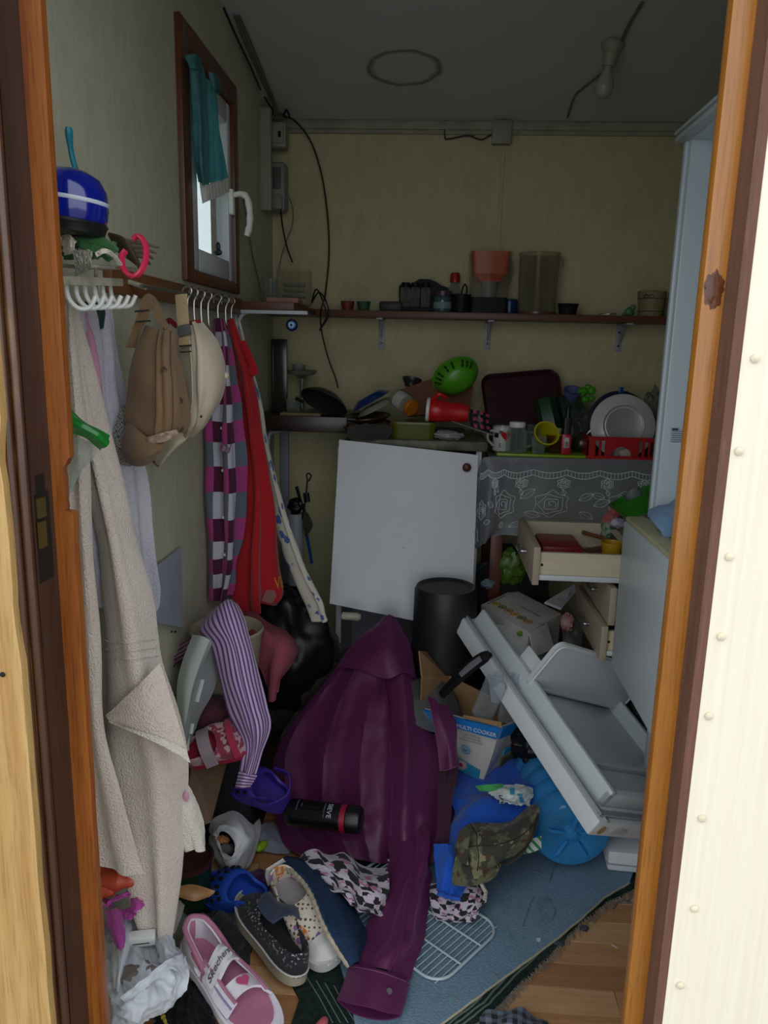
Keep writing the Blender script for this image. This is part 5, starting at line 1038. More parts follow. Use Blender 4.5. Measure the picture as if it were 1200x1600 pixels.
p = on(908, 708, YT + .09, zb); one('ladle_bowl', 'dull metal ladle bowl left of the red dish rack', 'ladle', at(blob((0, 0, .03), (.032, .03, .03), 0, nu=24, nv=16), p), M('dull_metal', '4c4844', .3, .7), [P('handle', tube(spline([p + V((.01, 0, .055)), p + V((.025, -.005, .075)), p + V((.03, -.006, .072))], 10), .004, 6), m_metal)])
tl_ = []
for i, (dx, dz, r) in enumerate(((0, 0, .018), (.03, .004, .016), (.012, -.026, .014), (.034, -.024, .012), (.02, .016, .012))): tl_.append(blob(W(910, 612, 2.78) + V((dx, 0, dz)), (r, r * .8, r * .9), .25, i, nu=18, nv=12))
one('toy', 'bright green plastic toy on top of the dish pile by the wall', 'toy', join(*tl_), M('toy_green', '46961c', .35))
one('cup', 'small lavender cup between green canister and green toy', 'cup', at(cup(.02, .032, .045, .003), W(892, 626, 2.80), (30, 0, 0)), M('lavender_plastic', '5c5c90', .4))
one('food_packet', 'crumpled clear film heap between canister and plates', 'packet', at(blob((0, 0, .06), (.05, .04, .075), .35, 9, 3, crease=.2, nu=40, nv=26), on(916, 690, 2.74, zt_)), thin('dull_film', 'b8bcb4', '7a8078', .5, .3, .3, .2))
# ------------------------------------------------------------------ plates in a red dish rack
px_, pY = W(973, 668, YT + .07), YT + .07
m_china = M('white_china', 'c6c4c4', .2, coat=.3)
Rp = .108
def dplate(c, R, m, extra=()):
    g = lathe([(0, .010), (R * .5, .010), (R * .52, .006), (R * .56, .006), (R * .6, .012), (R * .64, .014), (R * .97, .0), (R, -.002), (R * .99, -.006), (R * .62, .004), (0, .002)], 56)
    return g
pm = lambda c: (Matrix.Translation(c) @ Matrix.Rotation(rad(78), 4, 'X'))
cpl = px_ + V((0, 0, .005))
mark = [P('maker_mark', xf(at(join(*[tube([(1.5 * (r * math.cos(a + q) + dx), 1.5 * (r * math.sin(a + q) + dy), 0) for a in np.linspace(0, 4.2, 10)], .0014, 5) for r, dx, dy, q in ((.006, -.004, 0, .5), (.006, .005, .003, 2.4), (.004, 0, -.006, 4))] + [tube([(-.008, -.002, 0), (-.015, -.014, 0)], .0014, 5), tube([(.006, -.002, 0), (.012, -.010, 0)], .0014, 5)]), (.004, -.006, .0112)), pm(cpl)), m_dark, kind='stuff'),
        P('foot_ring', xf(tube([(Rp * .56 * math.cos(a), Rp * .56 * math.sin(a), .0115) for a in np.linspace(0, 2 * math.pi, 48, endpoint=False)], .0036, 8, True), pm(cpl)), m_china), P('edge_line', xf(lathe([(Rp * .62, .0142), (Rp * .632, .0152), (Rp * .644, .0142)], 48), pm(cpl)), M('china_grey_line', '9c9aa0', .3))]
one('dinner_plate', 'white plate standing in the red rack showing its underside', 'plate', xf(dplate(cpl, Rp, 0), pm(cpl)), m_china, mark)
c2_ = cpl + V((-.004, .035, .012)); one('dinner_plate', 'dark blue plate standing behind the white plate', 'plate', xf(dplate(c2_, .105, 0), pm(c2_)), M('navy_plate', '1c2238', .2, coat=.3))
c3_ = cpl + V((.02, .06, .0)); one('dinner_plate', 'grey plate at the back of the red rack', 'plate', xf(dplate(c3_, .1, 0), pm(c3_)), M('grey_plate', '6a6c68', .25))
one('clothes_peg', 'small blue peg sticking up behind the plates', 'peg', rbox(W(970, 610, YT + .12), (.018, .01, .022), .003), m_blue)
one('food_packet', 'clear film packet between plates and refrigerator', 'packet', at(blob((0, 0, .1), (.05, .025, .11), .3, 12, 3, crease=.18, nu=36, nv=24), on(1018, 690, YT + .17, zt_)), thin('clear_wrap', 'd0d4d0', 'a0a4a4', .55, .2, .3, .12))
rx0, rx1 = W(918, 700, YT - .01).x, W(1024, 700, YT - .01).x
rz1 = W(960, 683, YT - .01).z; ry = YT - .008
def rackface(y, t=.004):
    out = []
    wz = rz1 - zt_; L = rx1 - rx0
    out += [rbx(rx0, rx1, y, y + t, rz1 - .014, rz1, .0015, 1), rbx(rx0 - .002, rx1 + .002, y - .003, y + t + .003, zt_ + .0005, zt_ + .012, .002, 1)]
    edges = [0, .085, .115, .2, .225, .31, .69, .77, .80, .885, .91, 1.0]
    for a_, b_ in ((0, .12), (.17, .21), (.26, .36), (.66, .76), (.81, .85), (.90, .93), (.98, 1.0)): out.append(bx(rx0 + a_ * L, rx0 + b_ * L, y, y + t, zt_ + .008, rz1 - .01))
    arch = [(rx0 + .36 * L, rz1 - .012)] + [(rx0 + (.51 - .15 * math.cos(a_)) * L, zt_ + .014 + (.030) * math.sin(a_)) for a_ in np.linspace(0, math.pi, 14)] + [(rx0 + .66 * L, rz1 - .012)]
    arch = [(rx0 + .36 * L, zt_ + .012)] + arch[1:-1] + [(rx0 + .66 * L, zt_ + .012), (rx0 + .66 * L, rz1 - .012), (rx0 + .36 * L, rz1 - .012)]
    out.append(xf(prism(arch, t), Matrix(((1, 0, 0, 0), (0, 0, 1, y), (0, 1, 0, 0), (0, 0, 0, 1)))))
    return join(*out)
thing('dish_rack', 'red plastic dish rack holding the plates', 'dish rack', [P('front_grille', rackface(ry), M('rack_red', 'b01a20', .35)), P('back_grille', rackface(ry + .19), M('rack_red_2', 'a8181e', .35)), P('base_tray', rbx(rx0, rx1, ry, ry + .19, zt_, zt_ + .006, .002), M('rack_red_3', 'a8181e', .35)), P('end_wall', bx(rx0, rx0 + .004, ry, ry + .19, zt_ + .006, rz1), M('rack_red_4', 'a8181e', .35))])
p = on(978, 710, ry + .02, zt_ + .007); one('crockery_piece', 'pale piece of crockery behind the arch of the red rack', 'crockery', at(blob((0, 0, .014), (.026, .012, .016), .15, 3, nu=24, nv=14), p), M('pale_ceramic', 'b09a90', .5))
# ------------------------------------------------------------------ refrigerator on the right, upper door taken off
m_fridge = M('refrigerator_white', 'ccd6dd', .35, c2='c5d0d8', scale=2)
m_fr_in = M('refrigerator_liner', 'cfdce4', .3, c2='c8d5de', scale=2, coat=.2)
m_gasket = M('yellowed_gasket', 'c4c09a', .55, dirt='8e8a66', dscale=20)
fY1, fY0 = 1.96, 1.40
xf_ = W(1045, 500, fY1).x; xd = W(965, 920, fY1).x
zf1 = W(1079, 223, fY1).z; zd1 = W(975, 806, fY1).z; zd0 = W(955, 1040, fY1).z
xo = W(1056, 212, fY1).x; zo1 = W(1056, 205, fY1).z
FR = 1.12
st_ = W(1062, 680, fY1 - .04)
sx0_, sx1_, sz0_, sz1_ = W(1046, 690, fY1 - .04).x, W(1078, 690, fY1 - .04).x, W(1060, 691, fY1 - .04).z, W(1060, 668, fY1 - .04).z
ys_ = fY1 - .0405
lines = [P('print_line', bx(sx0_ + .004, sx1_ - .004 - .006 * (i % 3), ys_ - .0009, ys_ - .0004, sz1_ - .010 - .0052 * i, sz1_ - .0085 - .0052 * i), M('blue_print_%d' % i, '4a5c94', .6)) for i in range(6)]
lines.append(P('print_line', bx(sx0_ + .003, sx0_ + .018, ys_ - .0009, ys_ - .0004, sz1_ - .007, sz1_ - .002), M('blue_print_logo', '243468', .6)))
thing('refrigerator', 'tall white refrigerator at the right with its upper door missing', 'refrigerator', [
    P('far_wall', join(rbx(xf_, FR, fY1 - .04, fY1, zd0, zf1, .004), rbx(xf_ - .006, xf_ + .006, fY1 - .018, fY1 + .001, zd1 - .0, zf1, .003)), m_fr_in, [P('sticker', bx(sx0_, sx1_, ys_, fY1 - .0398, sz0_, sz1_), M('white_sticker_2', 'c8cdd4', .5), lines), P('shelf_stud', at(lathe([(.006, 0), (.006, .006), (0, .008)], 12), W(1081, 572, fY1 - .041), (90, 0, 0)), m_white_pvc)]),
    P('near_wall', rbx(xf_, FR, fY0, fY0 + .04, zd0, zf1, .004), m_fridge), P('back_wall', bx(FR - .04, FR, fY0, fY1, zd0, zf1), m_fr_in), P('cabinet_roof', bx(xf_, FR, fY0, fY1, zf1 - .004, zf1 + .02), m_fr_in),
    P('top_hood', join(rbx(xo, FR, fY0, fY1 + .005, zf1, zf1 + (zo1 - zf1) * .55, .004), rbx(xo - .004, FR, fY0, fY1 + .008, zf1 + (zo1 - zf1) * .62, zo1, .005)), m_fridge), P('compartment_floor', bx(xf_ - .01, FR, fY0, fY1, zd1 - .07, zd1 - .03), m_fr_in),
    P('lower_door', rbx(xd, xf_ - .012, fY0, fY1, zd0, zd1 - .012, .006), m_fridge, [P('gasket', rbx(xd + .004, xf_ - .006, fY0, fY1, zd1 - .013, zd1, .004), m_gasket, label='yellowed top gasket')]),
    P('lower_body', bx(xf_ - .012, FR, fY0, fY1, zd0, zd1 - .07), m_fridge), P('plinth', bx(.80, FR, fY0 + .02, fY1 - .02, 0, zd0), m_dark)])
m_ltblue = cloth('light_blue_cotton', '7fa2c8', '6a8ab0')
bc_ = [[W(x, y, Y) for x, y, Y in r] for r in ([(1012, 806, 1.88), (1030, 790, 1.86), (1060, 776, 1.84), (1100, 780, 1.82)], [(1020, 812, 1.82), (1038, 800, 1.78), (1066, 790, 1.76), (1100, 800, 1.74)], [(1030, 826, 1.76), (1048, 822, 1.72), (1072, 820, 1.70), (1100, 830, 1.68)], [(1034, 838, 1.74), (1054, 840, 1.70), (1076, 845, 1.68), (1100, 850, 1.66)])]
one('folded_cloth', 'light blue folded cloth lying inside the refrigerator', 'cloth', patch(bc_, 40, 40, lambda u, v: .008 * math.sin(9 * u + 4 * v) + .004 * nz(u * 6, v * 6), .006), m_ltblue)
# ------------------------------------------------------------------ drawer chest pulled open towards the left
m_birch = wood('pale_birch', 'cdc0a8', 'c4b698', 'b8a98c', axis='X', rough=.55, coat=0, bump=.05)
m_birch_d = M('pale_birch_dusty', 'ad9f8a', .6, c2='9f917c', scale=5)
m_runner = M('white_runner', 'c8ccd0', .4)
dY0, dY1 = 2.0, 2.345
def drawer(xl, z0, z1, xr, name):
    p = [P('drawer_front', rbx(xl, xl + .018, dY0 - .012, dY1 + .012, z0, z1, .002), m_birch_d, [P('handle', tube(spline([(xl - .0, dY0 + .14, (z0 + z1) / 2), (xl - .018, dY0 + .146, (z0 + z1) / 2), (xl - .018, dY0 + .20, (z0 + z1) / 2), (xl, dY0 + .206, (z0 + z1) / 2)], 16), .005, 8), m_metal)]),
         P('near_side', bx(xl + .018, xr, dY0 + .004, dY0 + .016, z0 + .018, z1 - .018), m_birch, [P('runner', rbx(xl + .018, xr, dY0 - .004, dY0 + .004, z0 + .012, z0 + .026, .001), m_runner), P('screw', at(lathe([(.004, 0), (.003, .0015), (0, .002)], 8), (xl + .026, dY0 + .004, (z0 + z1) / 2), (90, 0, 0)), m_dark)]),
         P('far_side', bx(xl + .018, xr, dY1 - .016, dY1 - .004, z0 + .018, z1 - .006), m_birch), P('drawer_bottom', bx(xl + .018, xr, dY0 + .016, dY1 - .016, z0 + .018, z0 + .024), m_birch_d)]
    return p
x1_ = W(832, 880, dY0).x; tz1, tz0 = W(832, 853, dY0).z, W(829, 912, dY0).z
x2_ = W(951, 940, dY0).x; bz1, bz0 = W(952, 917, dY0).z, W(946, 975, dY0).z
x3_ = W(937, 1000, dY0).x; cz1, cz0 = bz0 - .003, W(935, 1030, dY0).z
ch = drawer(x1_, tz0, tz1, .78, 'top') + drawer(x2_, bz0, bz1, .9, 'mid') + drawer(x3_, cz0, cz1, .9, 'low')
cxl = .63
ch += [P('near_panel', bx(cxl, 1.1, dY0 - .03, dY0 - .014, 0, tz1 + .03), m_white_lam), P('far_panel', bx(cxl, 1.1, dY1 + .014, dY1 + .03, 0, tz1 + .03), m_white_lam), P('top_panel', bx(cxl, 1.1, dY0 - .03, dY1 + .03, tz1 + .03, tz1 + .046), m_white_lam), P('back_panel', bx(1.09, 1.1, dY0 - .014, dY1 + .014, 0, tz1 + .03), m_white_lam)]
thing('drawer_chest', 'pale wooden drawer chest with three drawers pulled out', 'chest of drawers', ch)
zi = tz0 + .0245
one('tray', 'dark red plastic tray in the open top drawer', 'tray', rbx(x1_ + .045, x1_ + .16, dY0 + .14, dY0 + .30, zi, zi + .045, .006), M('dark_red_plastic', '861c1c', .4))
one('wooden_spoon', 'long wooden spoon lying in the open top drawer', 'spoon', tube([(x1_ + .19, dY0 + .31, zi + .05), (x1_ + .27, dY0 + .22, zi + .045), (x1_ + .34, dY0 + .13, zi + .03)], [.006, .006, .012], 8), wood('spoon_wood', '8a5030', '6e3c22', axis='X'))
one('spatula', 'flat brown wooden spatula in the open top drawer', 'spatula', bar((x1_ + .18, dY0 + .20, zi + .02), (x1_ + .32, dY0 + .30, zi + .02), .03, .006), m_brownbd)
p = V((x1_ + .235, dY0 + .06, zi)); one('cup', 'yellow plastic cup at the right end of the open drawer', 'cup', at(cup(.022, .03, .07, .003), p + V((0, .06, 0)), (0, 0, 0)), M('warm_yellow_plastic', 'b8901c', .4))
# knick-knacks over the drawer
one('bowl', 'green plastic bowl tipped on the chest beside the refrigerator', 'bowl', at(cup(.05, .074, .055, .004, 36, .003), W(1004, 800, 2.14), (-8, -28, 0)), M('grass_green_plastic', '2c7c24', .35))
one('cup', 'grey cup lying inside the tipped green bowl', 'cup', at(cup(.018, .024, .05, .002), W(1003, 790, 2.12), (-10, -40, 0)), M('grey_plastic_2', '6c6e70', .4))
one('cloth_bundle', 'pink and green crumpled packet hanging over the drawer back', 'packet', patch([[W(x, y, Y) for x, y, Y in r] for r in ([(950, 795, 2.3), (968, 788, 2.27), (984, 784, 2.3)], [(942, 812, 2.29), (958, 808, 2.25), (976, 804, 2.29)], [(938, 832, 2.28), (952, 828, 2.25), (966, 822, 2.28)], [(940, 848, 2.28), (948, 850, 2.26), (954, 842, 2.28)])], 30, 30, lambda u, v: .008 * nz(u * 5, v * 6, 3) + .004 * nz(u * 11, v * 11, 5), .004), uvpattern('pink_green_print', lambda k, u, v: k.mix(k.ramp(v, [(.55, (0, 0, 0)), (.62, (1, 1, 1))]), k.mix(k.ramp(k.noise(k.coord(), 60, 2), [(.45, (0, 0, 0)), (.5, (1, 1, 1))]), lin('2c7a40'), lin('9a9c90')), lin('b45a58')), rough=.35))
one('packet', 'small purple and white packet beside the pink packet', 'packet', at(blob((0, 0, 0), (.022, .012, .014), .3, 2, 3, crease=.1, nu=24, nv=14), W(966, 817, 2.24)), M('lilac_packet', '8c88a4', .4, c2='c0bcc4', scale=60))
one('paper_roll', 'pale rolled paper strip sticking up out of the drawer', 'paper', bar(W(958, 828, 2.22), W(975, 848, 2.14), .02, .003), M('pale_paper', 'b4aa94', .8))
# ------------------------------------------------------------------ back of the heap
m_bag = M('black_bin_bag', '101114', .38, spec=.35); m_bkcl = cloth('black_cotton', '17161a', '0f0e12'); m_brcl = cloth('dark_brown_cloth', '2a241e', '1c1814')
one('bin_bag', 'shiny black bin bag at the foot of the hanging red garment', 'bag', blob(W(446, 972, 2.30) + V((0, 0, -.10)), (.14, .12, .20), .25, 3, 1.8, 60, 40, crease=.06, flat=0), m_bag)
one('clothes_heap', 'dark brown cloth heap between bin bag and plum shirt', 'clothes', blob(W(490, 1010, 2.34) + V((-.02, .05, -.20)), (.15, .16, .24), .25, 8, 2.0, 60, 40, crease=.05, flat=0), m_brcl)
one('clothes_heap', 'black clothes heap under the leaning cabinet door', 'clothes', blob(V((-.12, 2.36, .02)), (.36, .11, .30), .18, 5, 2.2, 70, 40, crease=.05, flat=0), m_bkcl)
one('clothes_heap', 'black clothes heap right of the striped sleeve', 'clothes', blob(V((-.33, 2.16, -.02)), (.11, .14, .22), .22, 11, 2.4, 60, 40, crease=.05, flat=0), m_bkcl)
one('bin_bag', 'black bin bag under the lace covered table', 'bag', blob(W(792, 905, 2.66) + V((0, .02, -.14)), (.16, .10, .22), .25, 6, 1.9, 60, 40, crease=.04, flat=0), m_bkcl)
one('bin_bag', 'black bin bag under the pulled out drawers', 'bag', blob(V((.56, 2.34, .06)), (.16, .14, .18), .25, 16, 1.9, 60, 40, crease=.03, flat=0), m_bkcl)
one('clothes_heap', 'dark clothes heap behind the cooker carton', 'clothes', blob(V((.17, 2.22, .03)), (.17, .10, .24), .2, 21, 2.4, 50, 36, crease=.04, flat=0), m_bkcl)
one('clothes_heap', 'dark grey clothes heap beneath the refrigerator door', 'clothes', blob(V((.40, 2.12, .0)), (.15, .10, .22), .2, 25, 2.4, 50, 36, crease=.04, flat=0), cloth('charcoal_cloth', '222328', '17181b'))
one('jug', 'pale plastic bottle piece lying under the leaning door', 'bottle', along(W(535, 962, 2.28), W(560, 964, 2.27), [(0, 0), (.012, .001), (.013, .05), (.008, .06), (0, .061)], 14), m_dusty)
# black bucket turned upside down
bc0 = W(697, 914, 2.28)
bz = bc0.z - .30
thing('bucket', 'black bucket standing upside down before the white cabinet door', 'bucket', [P('bucket_body', at(lathe([(.104, .0), (.098, .19), (.0985, .20), (.0965, .285), (.090, .297), (.082, .294), (.078, .290), (0, .288)], 48), (bc0.x, bc0.y, bz)), M('dull_black_plastic', '1a1a1c', .5)), P('base_mark', at(join(tube([(.02, -.03, .289), (.035, -.034, .289)], .0016, 6), tube([(.05 * math.cos(a), .05 * math.sin(a), .2885) for a in np.linspace(0, 6.28, 30)], .001, 5)), (bc0.x, bc0.y, bz)), M('grey_mark', '4a4a4e', .5))])
one('crate', 'dark board under the upturned black bucket', 'crate', bx(bc0.x - .12, bc0.x + .11, bc0.y - .11, bc0.y + .11, 0, bz), m_dark)
# green thing and table corner junk
one('bag', 'crumpled green bag beside the table leg', 'bag', blob(W(797, 885, 2.60), (.05, .04, .06), .3, 4, 2.5, 30, 20, crease=.12), M('leaf_green_film', '4c6a1a', .4))
one('paper_scrap', 'small blue grey paper scrap on the bin bag under the table', 'paper', blob(W(762, 912, 2.40), (.022, .014, .014), .4, 2, 2.5, 20, 12), M('blue_grey_paper', '5a6a74', .6))
# left of the cabinet: stand with pokers
p = on(462, 880, 2.62, 0); zt = W(462, 802, 2.62).z
thing('umbrella_stand', 'white tin stand with dark pokers in the back left corner', 'stand', [P('tin', at(lathe([(.026, zt - .26), (.028, zt - .259), (.028, zt), (.026, zt), (.025, zt - .25)], 26), p), M('white_tin', '9ca0a8', .4)), P('blue_edge', tube([W(478, 830, 2.60), W(484, 862, 2.60), W(487, 880, 2.60)], .006, 6), m_blue), P('base', at(lathe([(0, 0), (.05, 0), (.05, .02), (.02, .03), (.02, zt - .255), (0, zt - .255)], 20), p), m_dark)])
hkw = tube(spline([W(482, 752, 2.6), W(486, 744, 2.6), W(483, 740, 2.6), W(479, 742, 2.6), W(480, 750, 2.6), W(479, 764, 2.6), W(476, 790, 2.6), W(470, 815, 2.61)], 30), .003, 6)
one('poker', 'thin hooked wire poker in the corner stand', 'poker', hkw, m_black)
one('umbrella', 'folded black umbrella top in the corner stand', 'umbrella', join(blob(W(462, 790, 2.62), (.026, .024, .026), .3, 4, 3, 24, 16, crease=.1), tube(spline([W(463, 760, 2.62), W(466, 770, 2.62), W(470, 785, 2.62), W(476, 800, 2.61)], 14), .006, 7), tube([W(478, 770, 2.6), W(480, 784, 2.6)], .011, 8)), m_bag)
one('dried_leaf', 'brownish limp leaf hanging from the corner stand', 'leaf', patch([[W(474, 800, 2.59), W(480, 800, 2.585)], [W(474, 812, 2.58), W(488, 816, 2.58)], [W(474, 822, 2.58), W(487, 826, 2.58)], [W(476, 838, 2.585), W(478, 840, 2.585)]], 12, 16, lambda u, v: .003 * nz(u * 4, v * 4), .002), M('limp_brown_leaf', '2e2a1c', .8))
# carton with printed food pictures
A, B, C_, D = WZ(752, 945, .47), WZ(803, 921, .47), WZ(875, 955, .47), WZ(826, 988, .47)
e1 = (D - A); e2 = (B - A); hb = .115
q4 = [A, A + e2, A + e1 + e2, A + e1]
dn_ = V((.0, .02, -hb))
cv = q4 + [p + dn_ for p in q4]
carton = (cv, [(0, 1, 2, 3), (7, 6, 5, 4), (0, 4, 5, 1), (1, 5, 6, 2), (2, 6, 7, 3), (3, 7, 4, 0)], None)
m_carton = M('white_carton', 'd6cfcc', .75, c2='c8c0bd', scale=10, dirt='8a7c74', dscale=9); m_cbrown = M('brown_corrugated_card', 'a07c58', .85, c2='8e6c4a', scale=14)
def onq(u, v, o=.0008): return A + e1 * u + e2 * v + V((0, 0, o))
cp = []
icm = [M('print_yellow', 'b08c24', .7), M('print_olive', '6e6a2c', .7), M('print_ochre', '9a7030', .7)]
fmat = frame(A, e1, e2)
for i in range(6):
    c = onq(.14 + .135 * i, .26)
    cp.append(P('food_print', join(xf(at(tube([(.0135 * math.cos(a), .0135 * math.sin(a), 0) for a in np.linspace(0, 2 * math.pi, 16, endpoint=False)], .002, 5, True), (0, 0, 0)), Matrix.Translation(c) @ fmat.to_3x3().to_4x4()), xf(at(blob((0, 0, 0), (.008, .006, .0012), .5, i, 3, 10, 6), (0, 0, 0)), Matrix.Translation(c) @ fmat.to_3x3().to_4x4())), icm[i % 3], kind='stuff'))
cp.append(P('printed_title', tube([onq(.05, .12 + .09 * i + .02 * (i % 2)) for i in range(7)], .0016, 5), M('print_grey', '6a5a5a', .7)))
cp.append(P('scuff', join(*[tube([onq(.45 + .05 * i, .55 + .3 * nz(i, 2)), onq(.5 + .05 * i, .6 + .3 * nz(i + 1, 2))], .0012, 5) for i in range(8)]), M('scuff_grey', '5e5654', .8), kind='stuff'))
thing('carton', 'scuffed white carton with small food pictures under the drawers', 'box', [P('box_body', carton, m_carton, cp), P('flap', slabq([A + e1 + V((.002, -.004, 0)), A + e1 + e2 * .5 + V((.004, -.003, 0)), A + e1 + e2 * .5 + V((.03, -.02, -.075)), A + e1 + V((.02, -.02, -.07))], .003), m_carton), P('torn_hole', patch([[A + e1 * a + V((-.0015, -.0015, -.03 - .035 * math.sin(3.1 * a) * k)) for a in (.1, .25, .4, .55)] for k in (0, .5, 1)], 14, 6), m_dark, label='dark torn hole'), P('sticker', at(blob((0, 0, 0), (.012, .002, .009), .2, 1, 2, 12, 8), onq(.86, -.02, -.016)), M('green_sticker', '5c8418', .6))])
one('crate', 'grey board crate supporting the scuffed carton', 'crate', bx(.20, .40, 2.14, 2.40, 0, .345), m_dark)
one('packet', 'red and white packet end behind the carton', 'packet', blob(W(886, 972, 2.2), (.018, .02, .026), .3, 3, 3, 20, 14, crease=.1), M('red_white_packet', '9c3c44', .5, c2='a8a49c', scale=50))
one('bag', 'crumpled clear bag beside the carton', 'bag', blob(W(896, 990, 2.24), (.03, .03, .045), .35, 14, 2.2, 36, 26, crease=.12), thin('crumpled_clear', 'd4d4d0', 'a4a4a0', .4, .25, .35, .12))
one('board', 'pale strip of board poking out behind the carton', 'board', slabq([W(852, 940, 2.3), W(898, 912, 2.42), W(900, 925, 2.42), W(878, 950, 2.3)], .01), m_white_lam)
one('stone', 'grey stone-like lump between clear bag and refrigerator', 'stone', blob(W(930, 1030, 2.16), (.025, .025, .02), .2, 3, 2, 20, 14), M('grey_stone', '55534f', .8))
# ------------------------------------------------------------------ cooker carton
Yc = 1.90
F_, L_, Rr = W(783, 1136, Yc), W(700, 1116, Yc + .10), W(822, 1122, Yc + .12)
Lx = F_ + (L_ - F_) * 1.55
Bk = Lx + (Rr - F_)
zb_ = W(752, 1228, Yc).z
top = [F_, Lx, Bk, Rr]
def dropz(p, sh): return V((p.x + sh[0], p.y + sh[1], zb_))
bot = [dropz(F_, (-.035, .03)), dropz(Lx, (.0, .03)), dropz(Bk, (-.02, .0)), dropz(Rr, (-.035, .0))]
m_box_w = M('white_glossy_card', 'cfcac4', .45, c2='c0bab4', scale=5); m_box_b = M('blue_print_card', '1c78c4', .45); m_teal = M('teal_print', '2c8cb0', .5)
def side(i, j, t0, t1, s0=0., s1=1., o=0.0, n=None):
    a, b, c, d = top[i], top[j], bot[j], bot[i]
    def pt(s, t): return (a.lerp(b, s)).lerp(d.lerp(c, s), t) + (n or V()) * o
    return slabq([pt(s0, t0), pt(s1, t0), pt(s1, t1), pt(s0, t1)], .0008)
n1 = (top[0] - top[1]).cross(bot[1] - top[1]).normalized(); n1 = n1 if n1.y < 0 else -n1
n2 = (top[3] - top[0]).cross(bot[0] - top[0]).normalized(); n2 = n2 if n2.y < 0 else -n2
def pt1(s, t, o=.001):                                       # s: 0 left .. 1 front corner on the left face
    return (top[1].lerp(top[0], s)).lerp(bot[1].lerp(bot[0], s), t) + n1 * o
def pt2(s, t, o=.001): return (top[0].lerp(top[3], s)).lerp(bot[0].lerp(bot[3], s), t) + n2 * o
def face1(g, s, t, ln=None):
    ex = (top[0] - top[1]).normalized(); ey = (top[1] - bot[1]).normalized(); return xf(g, frame(pt1(s, t), ex, ey))
def face2(g, s, t):
    ex = (top[3] - top[0]).normalized(); ey = (top[0] - bot[0]).normalized(); return xf(g, frame(pt2(s, t), ex, ey))
fw1 = (top[0] - top[1]).length
def wall(f, n):
    return patch([[f(s, t, .0) + n * (.006 * math.sin(5 * s + 3 * t) * t - .01 * t * (1 - t)) for s in np.linspace(0, 1, 8)] for t in np.linspace(0, 1, 6)], 24, 20, lambda u, v: .0015 * nz(u * 6, v * 6, 2), .003)
prints = [P('title_band', slabq([pt1(0, .0, .0085), pt1(1, .0, .0085), pt1(1, .2, .0085), pt1(0, .2, .0085)], .006), m_box_b), P('lettering', xf(text('MULTI COOKER', .0178, .0012, 'CENTER', .15), Matrix.Translation(n1 * .010) @ frame(pt1(.745, .13), (top[0] - top[1]), (top[1] - bot[1]))), M('white_ink', 'd8dce0', .6)),
          P('small_print', join(*[xf(text(t_, .0085, .0006), Matrix.Translation(n1 * .009) @ frame(pt1(.72, y_), (top[0] - top[1]), (top[1] - bot[1]))) for t_, y_ in (('ELEKTRISCHE', .26), ('MULTICOOKER', .31), ('Marmite multifonction', .36))]), M('grey_ink', '8a8a90', .6), kind='stuff'),
          P('round_logo', join(face1(at(tube([(.0135 * math.cos(a), .0135 * math.sin(a), 0) for a in np.linspace(0, 2 * math.pi, 24, endpoint=False)], .0014, 5, True), (0, 0, .009)), .68, .55), face1(at(prism([(-.008, .002), (-.004, .006), (-.001, -.002), (.007, .002), (.008, .005), (.004, -.005), (-.002, -.008), (-.006, -.003)], .001), (0, 0, .009)), .68, .55)), m_teal),
          P('corner_print', slabq([pt1(.5, .78, .009), pt1(.92, .84, .009), pt1(.94, 1, .009), pt1(.5, 1, .009)], .006), m_teal), P('picture', face1(at(prism(rrect(.034, .03, .01), .001), (0, 0, .0095)), .68, .87), M('print_pale_pink', 'c0a0a4', .5)), P('picture_spot', face1(at(prism(rrect(.012, .012, .005), .001), (0, 0, .0108)), .67, .86), M('print_magenta', 'a02850', .5)), P('machine_picture', face1(at(prism(rrect(.03, .035, .014), .001), (0, 0, .0088)), .33, .45), M('print_grey_2', '8c8c92', .4))]
prints2 = [P('title_band', slabq([pt2(0, .0, .006), pt2(1, .0, .006), pt2(1, .2, .006), pt2(0, .2, .006)], .004), m_box_b), P('round_picture', join(face2(at(lathe([(.0, 0), (.016, 0), (.016, .001), (0, .001)], 20), (0, 0, .006)), .68, .4)), M('print_red', '9c2c34', .5)), P('print_spot', face2(at(lathe([(.0, 0), (.006, 0), (.006, .001), (0, .001)], 12), (0, 0, .0072)), .68, .4), M('print_white', 'c8b8b4', .5)), P('teal_strip', slabq([pt2(.42, .5, .006), pt2(.98, .46, .006), pt2(.98, .58, .006), pt2(.42, .62, .006)], .004), m_teal), P('food_picture', slabq([pt2(.42, .7, .006), pt2(.95, .66, .006), pt2(.92, .98, .006), pt2(.4, .98, .006)], .004), M('print_dark_food', '3a3a28', .5, c2='6c6a30', scale=40))]
bh = .10
back = [P('inner_wall', slabq([Lx + V((0, .0, bh)), Bk + V((0, 0, bh * .8)), bot[2], bot[1]], .004), m_cbrown), P('inner_wall', slabq([Bk + V((0, 0, bh * .8)), Rr + V((0, 0, .012)), bot[3], bot[2]], .004), m_cbrown), P('flap', slabq([Lx + V((-.01, .06, bh + .05)), Bk + V((-.06, .06, bh + .03)), Bk + V((-.01, 0, bh * .8)), Lx + V((0, 0, bh))], .004), m_cbrown),
        P('flap', slabq([F_ + V((-.10, .045, .004)), F_ + V((0, .0, .012)), F_ + V((.002, .0, -.002)), F_ + V((-.10, .05, -.004))], .003), m_cbrown, label='torn brown edge')]
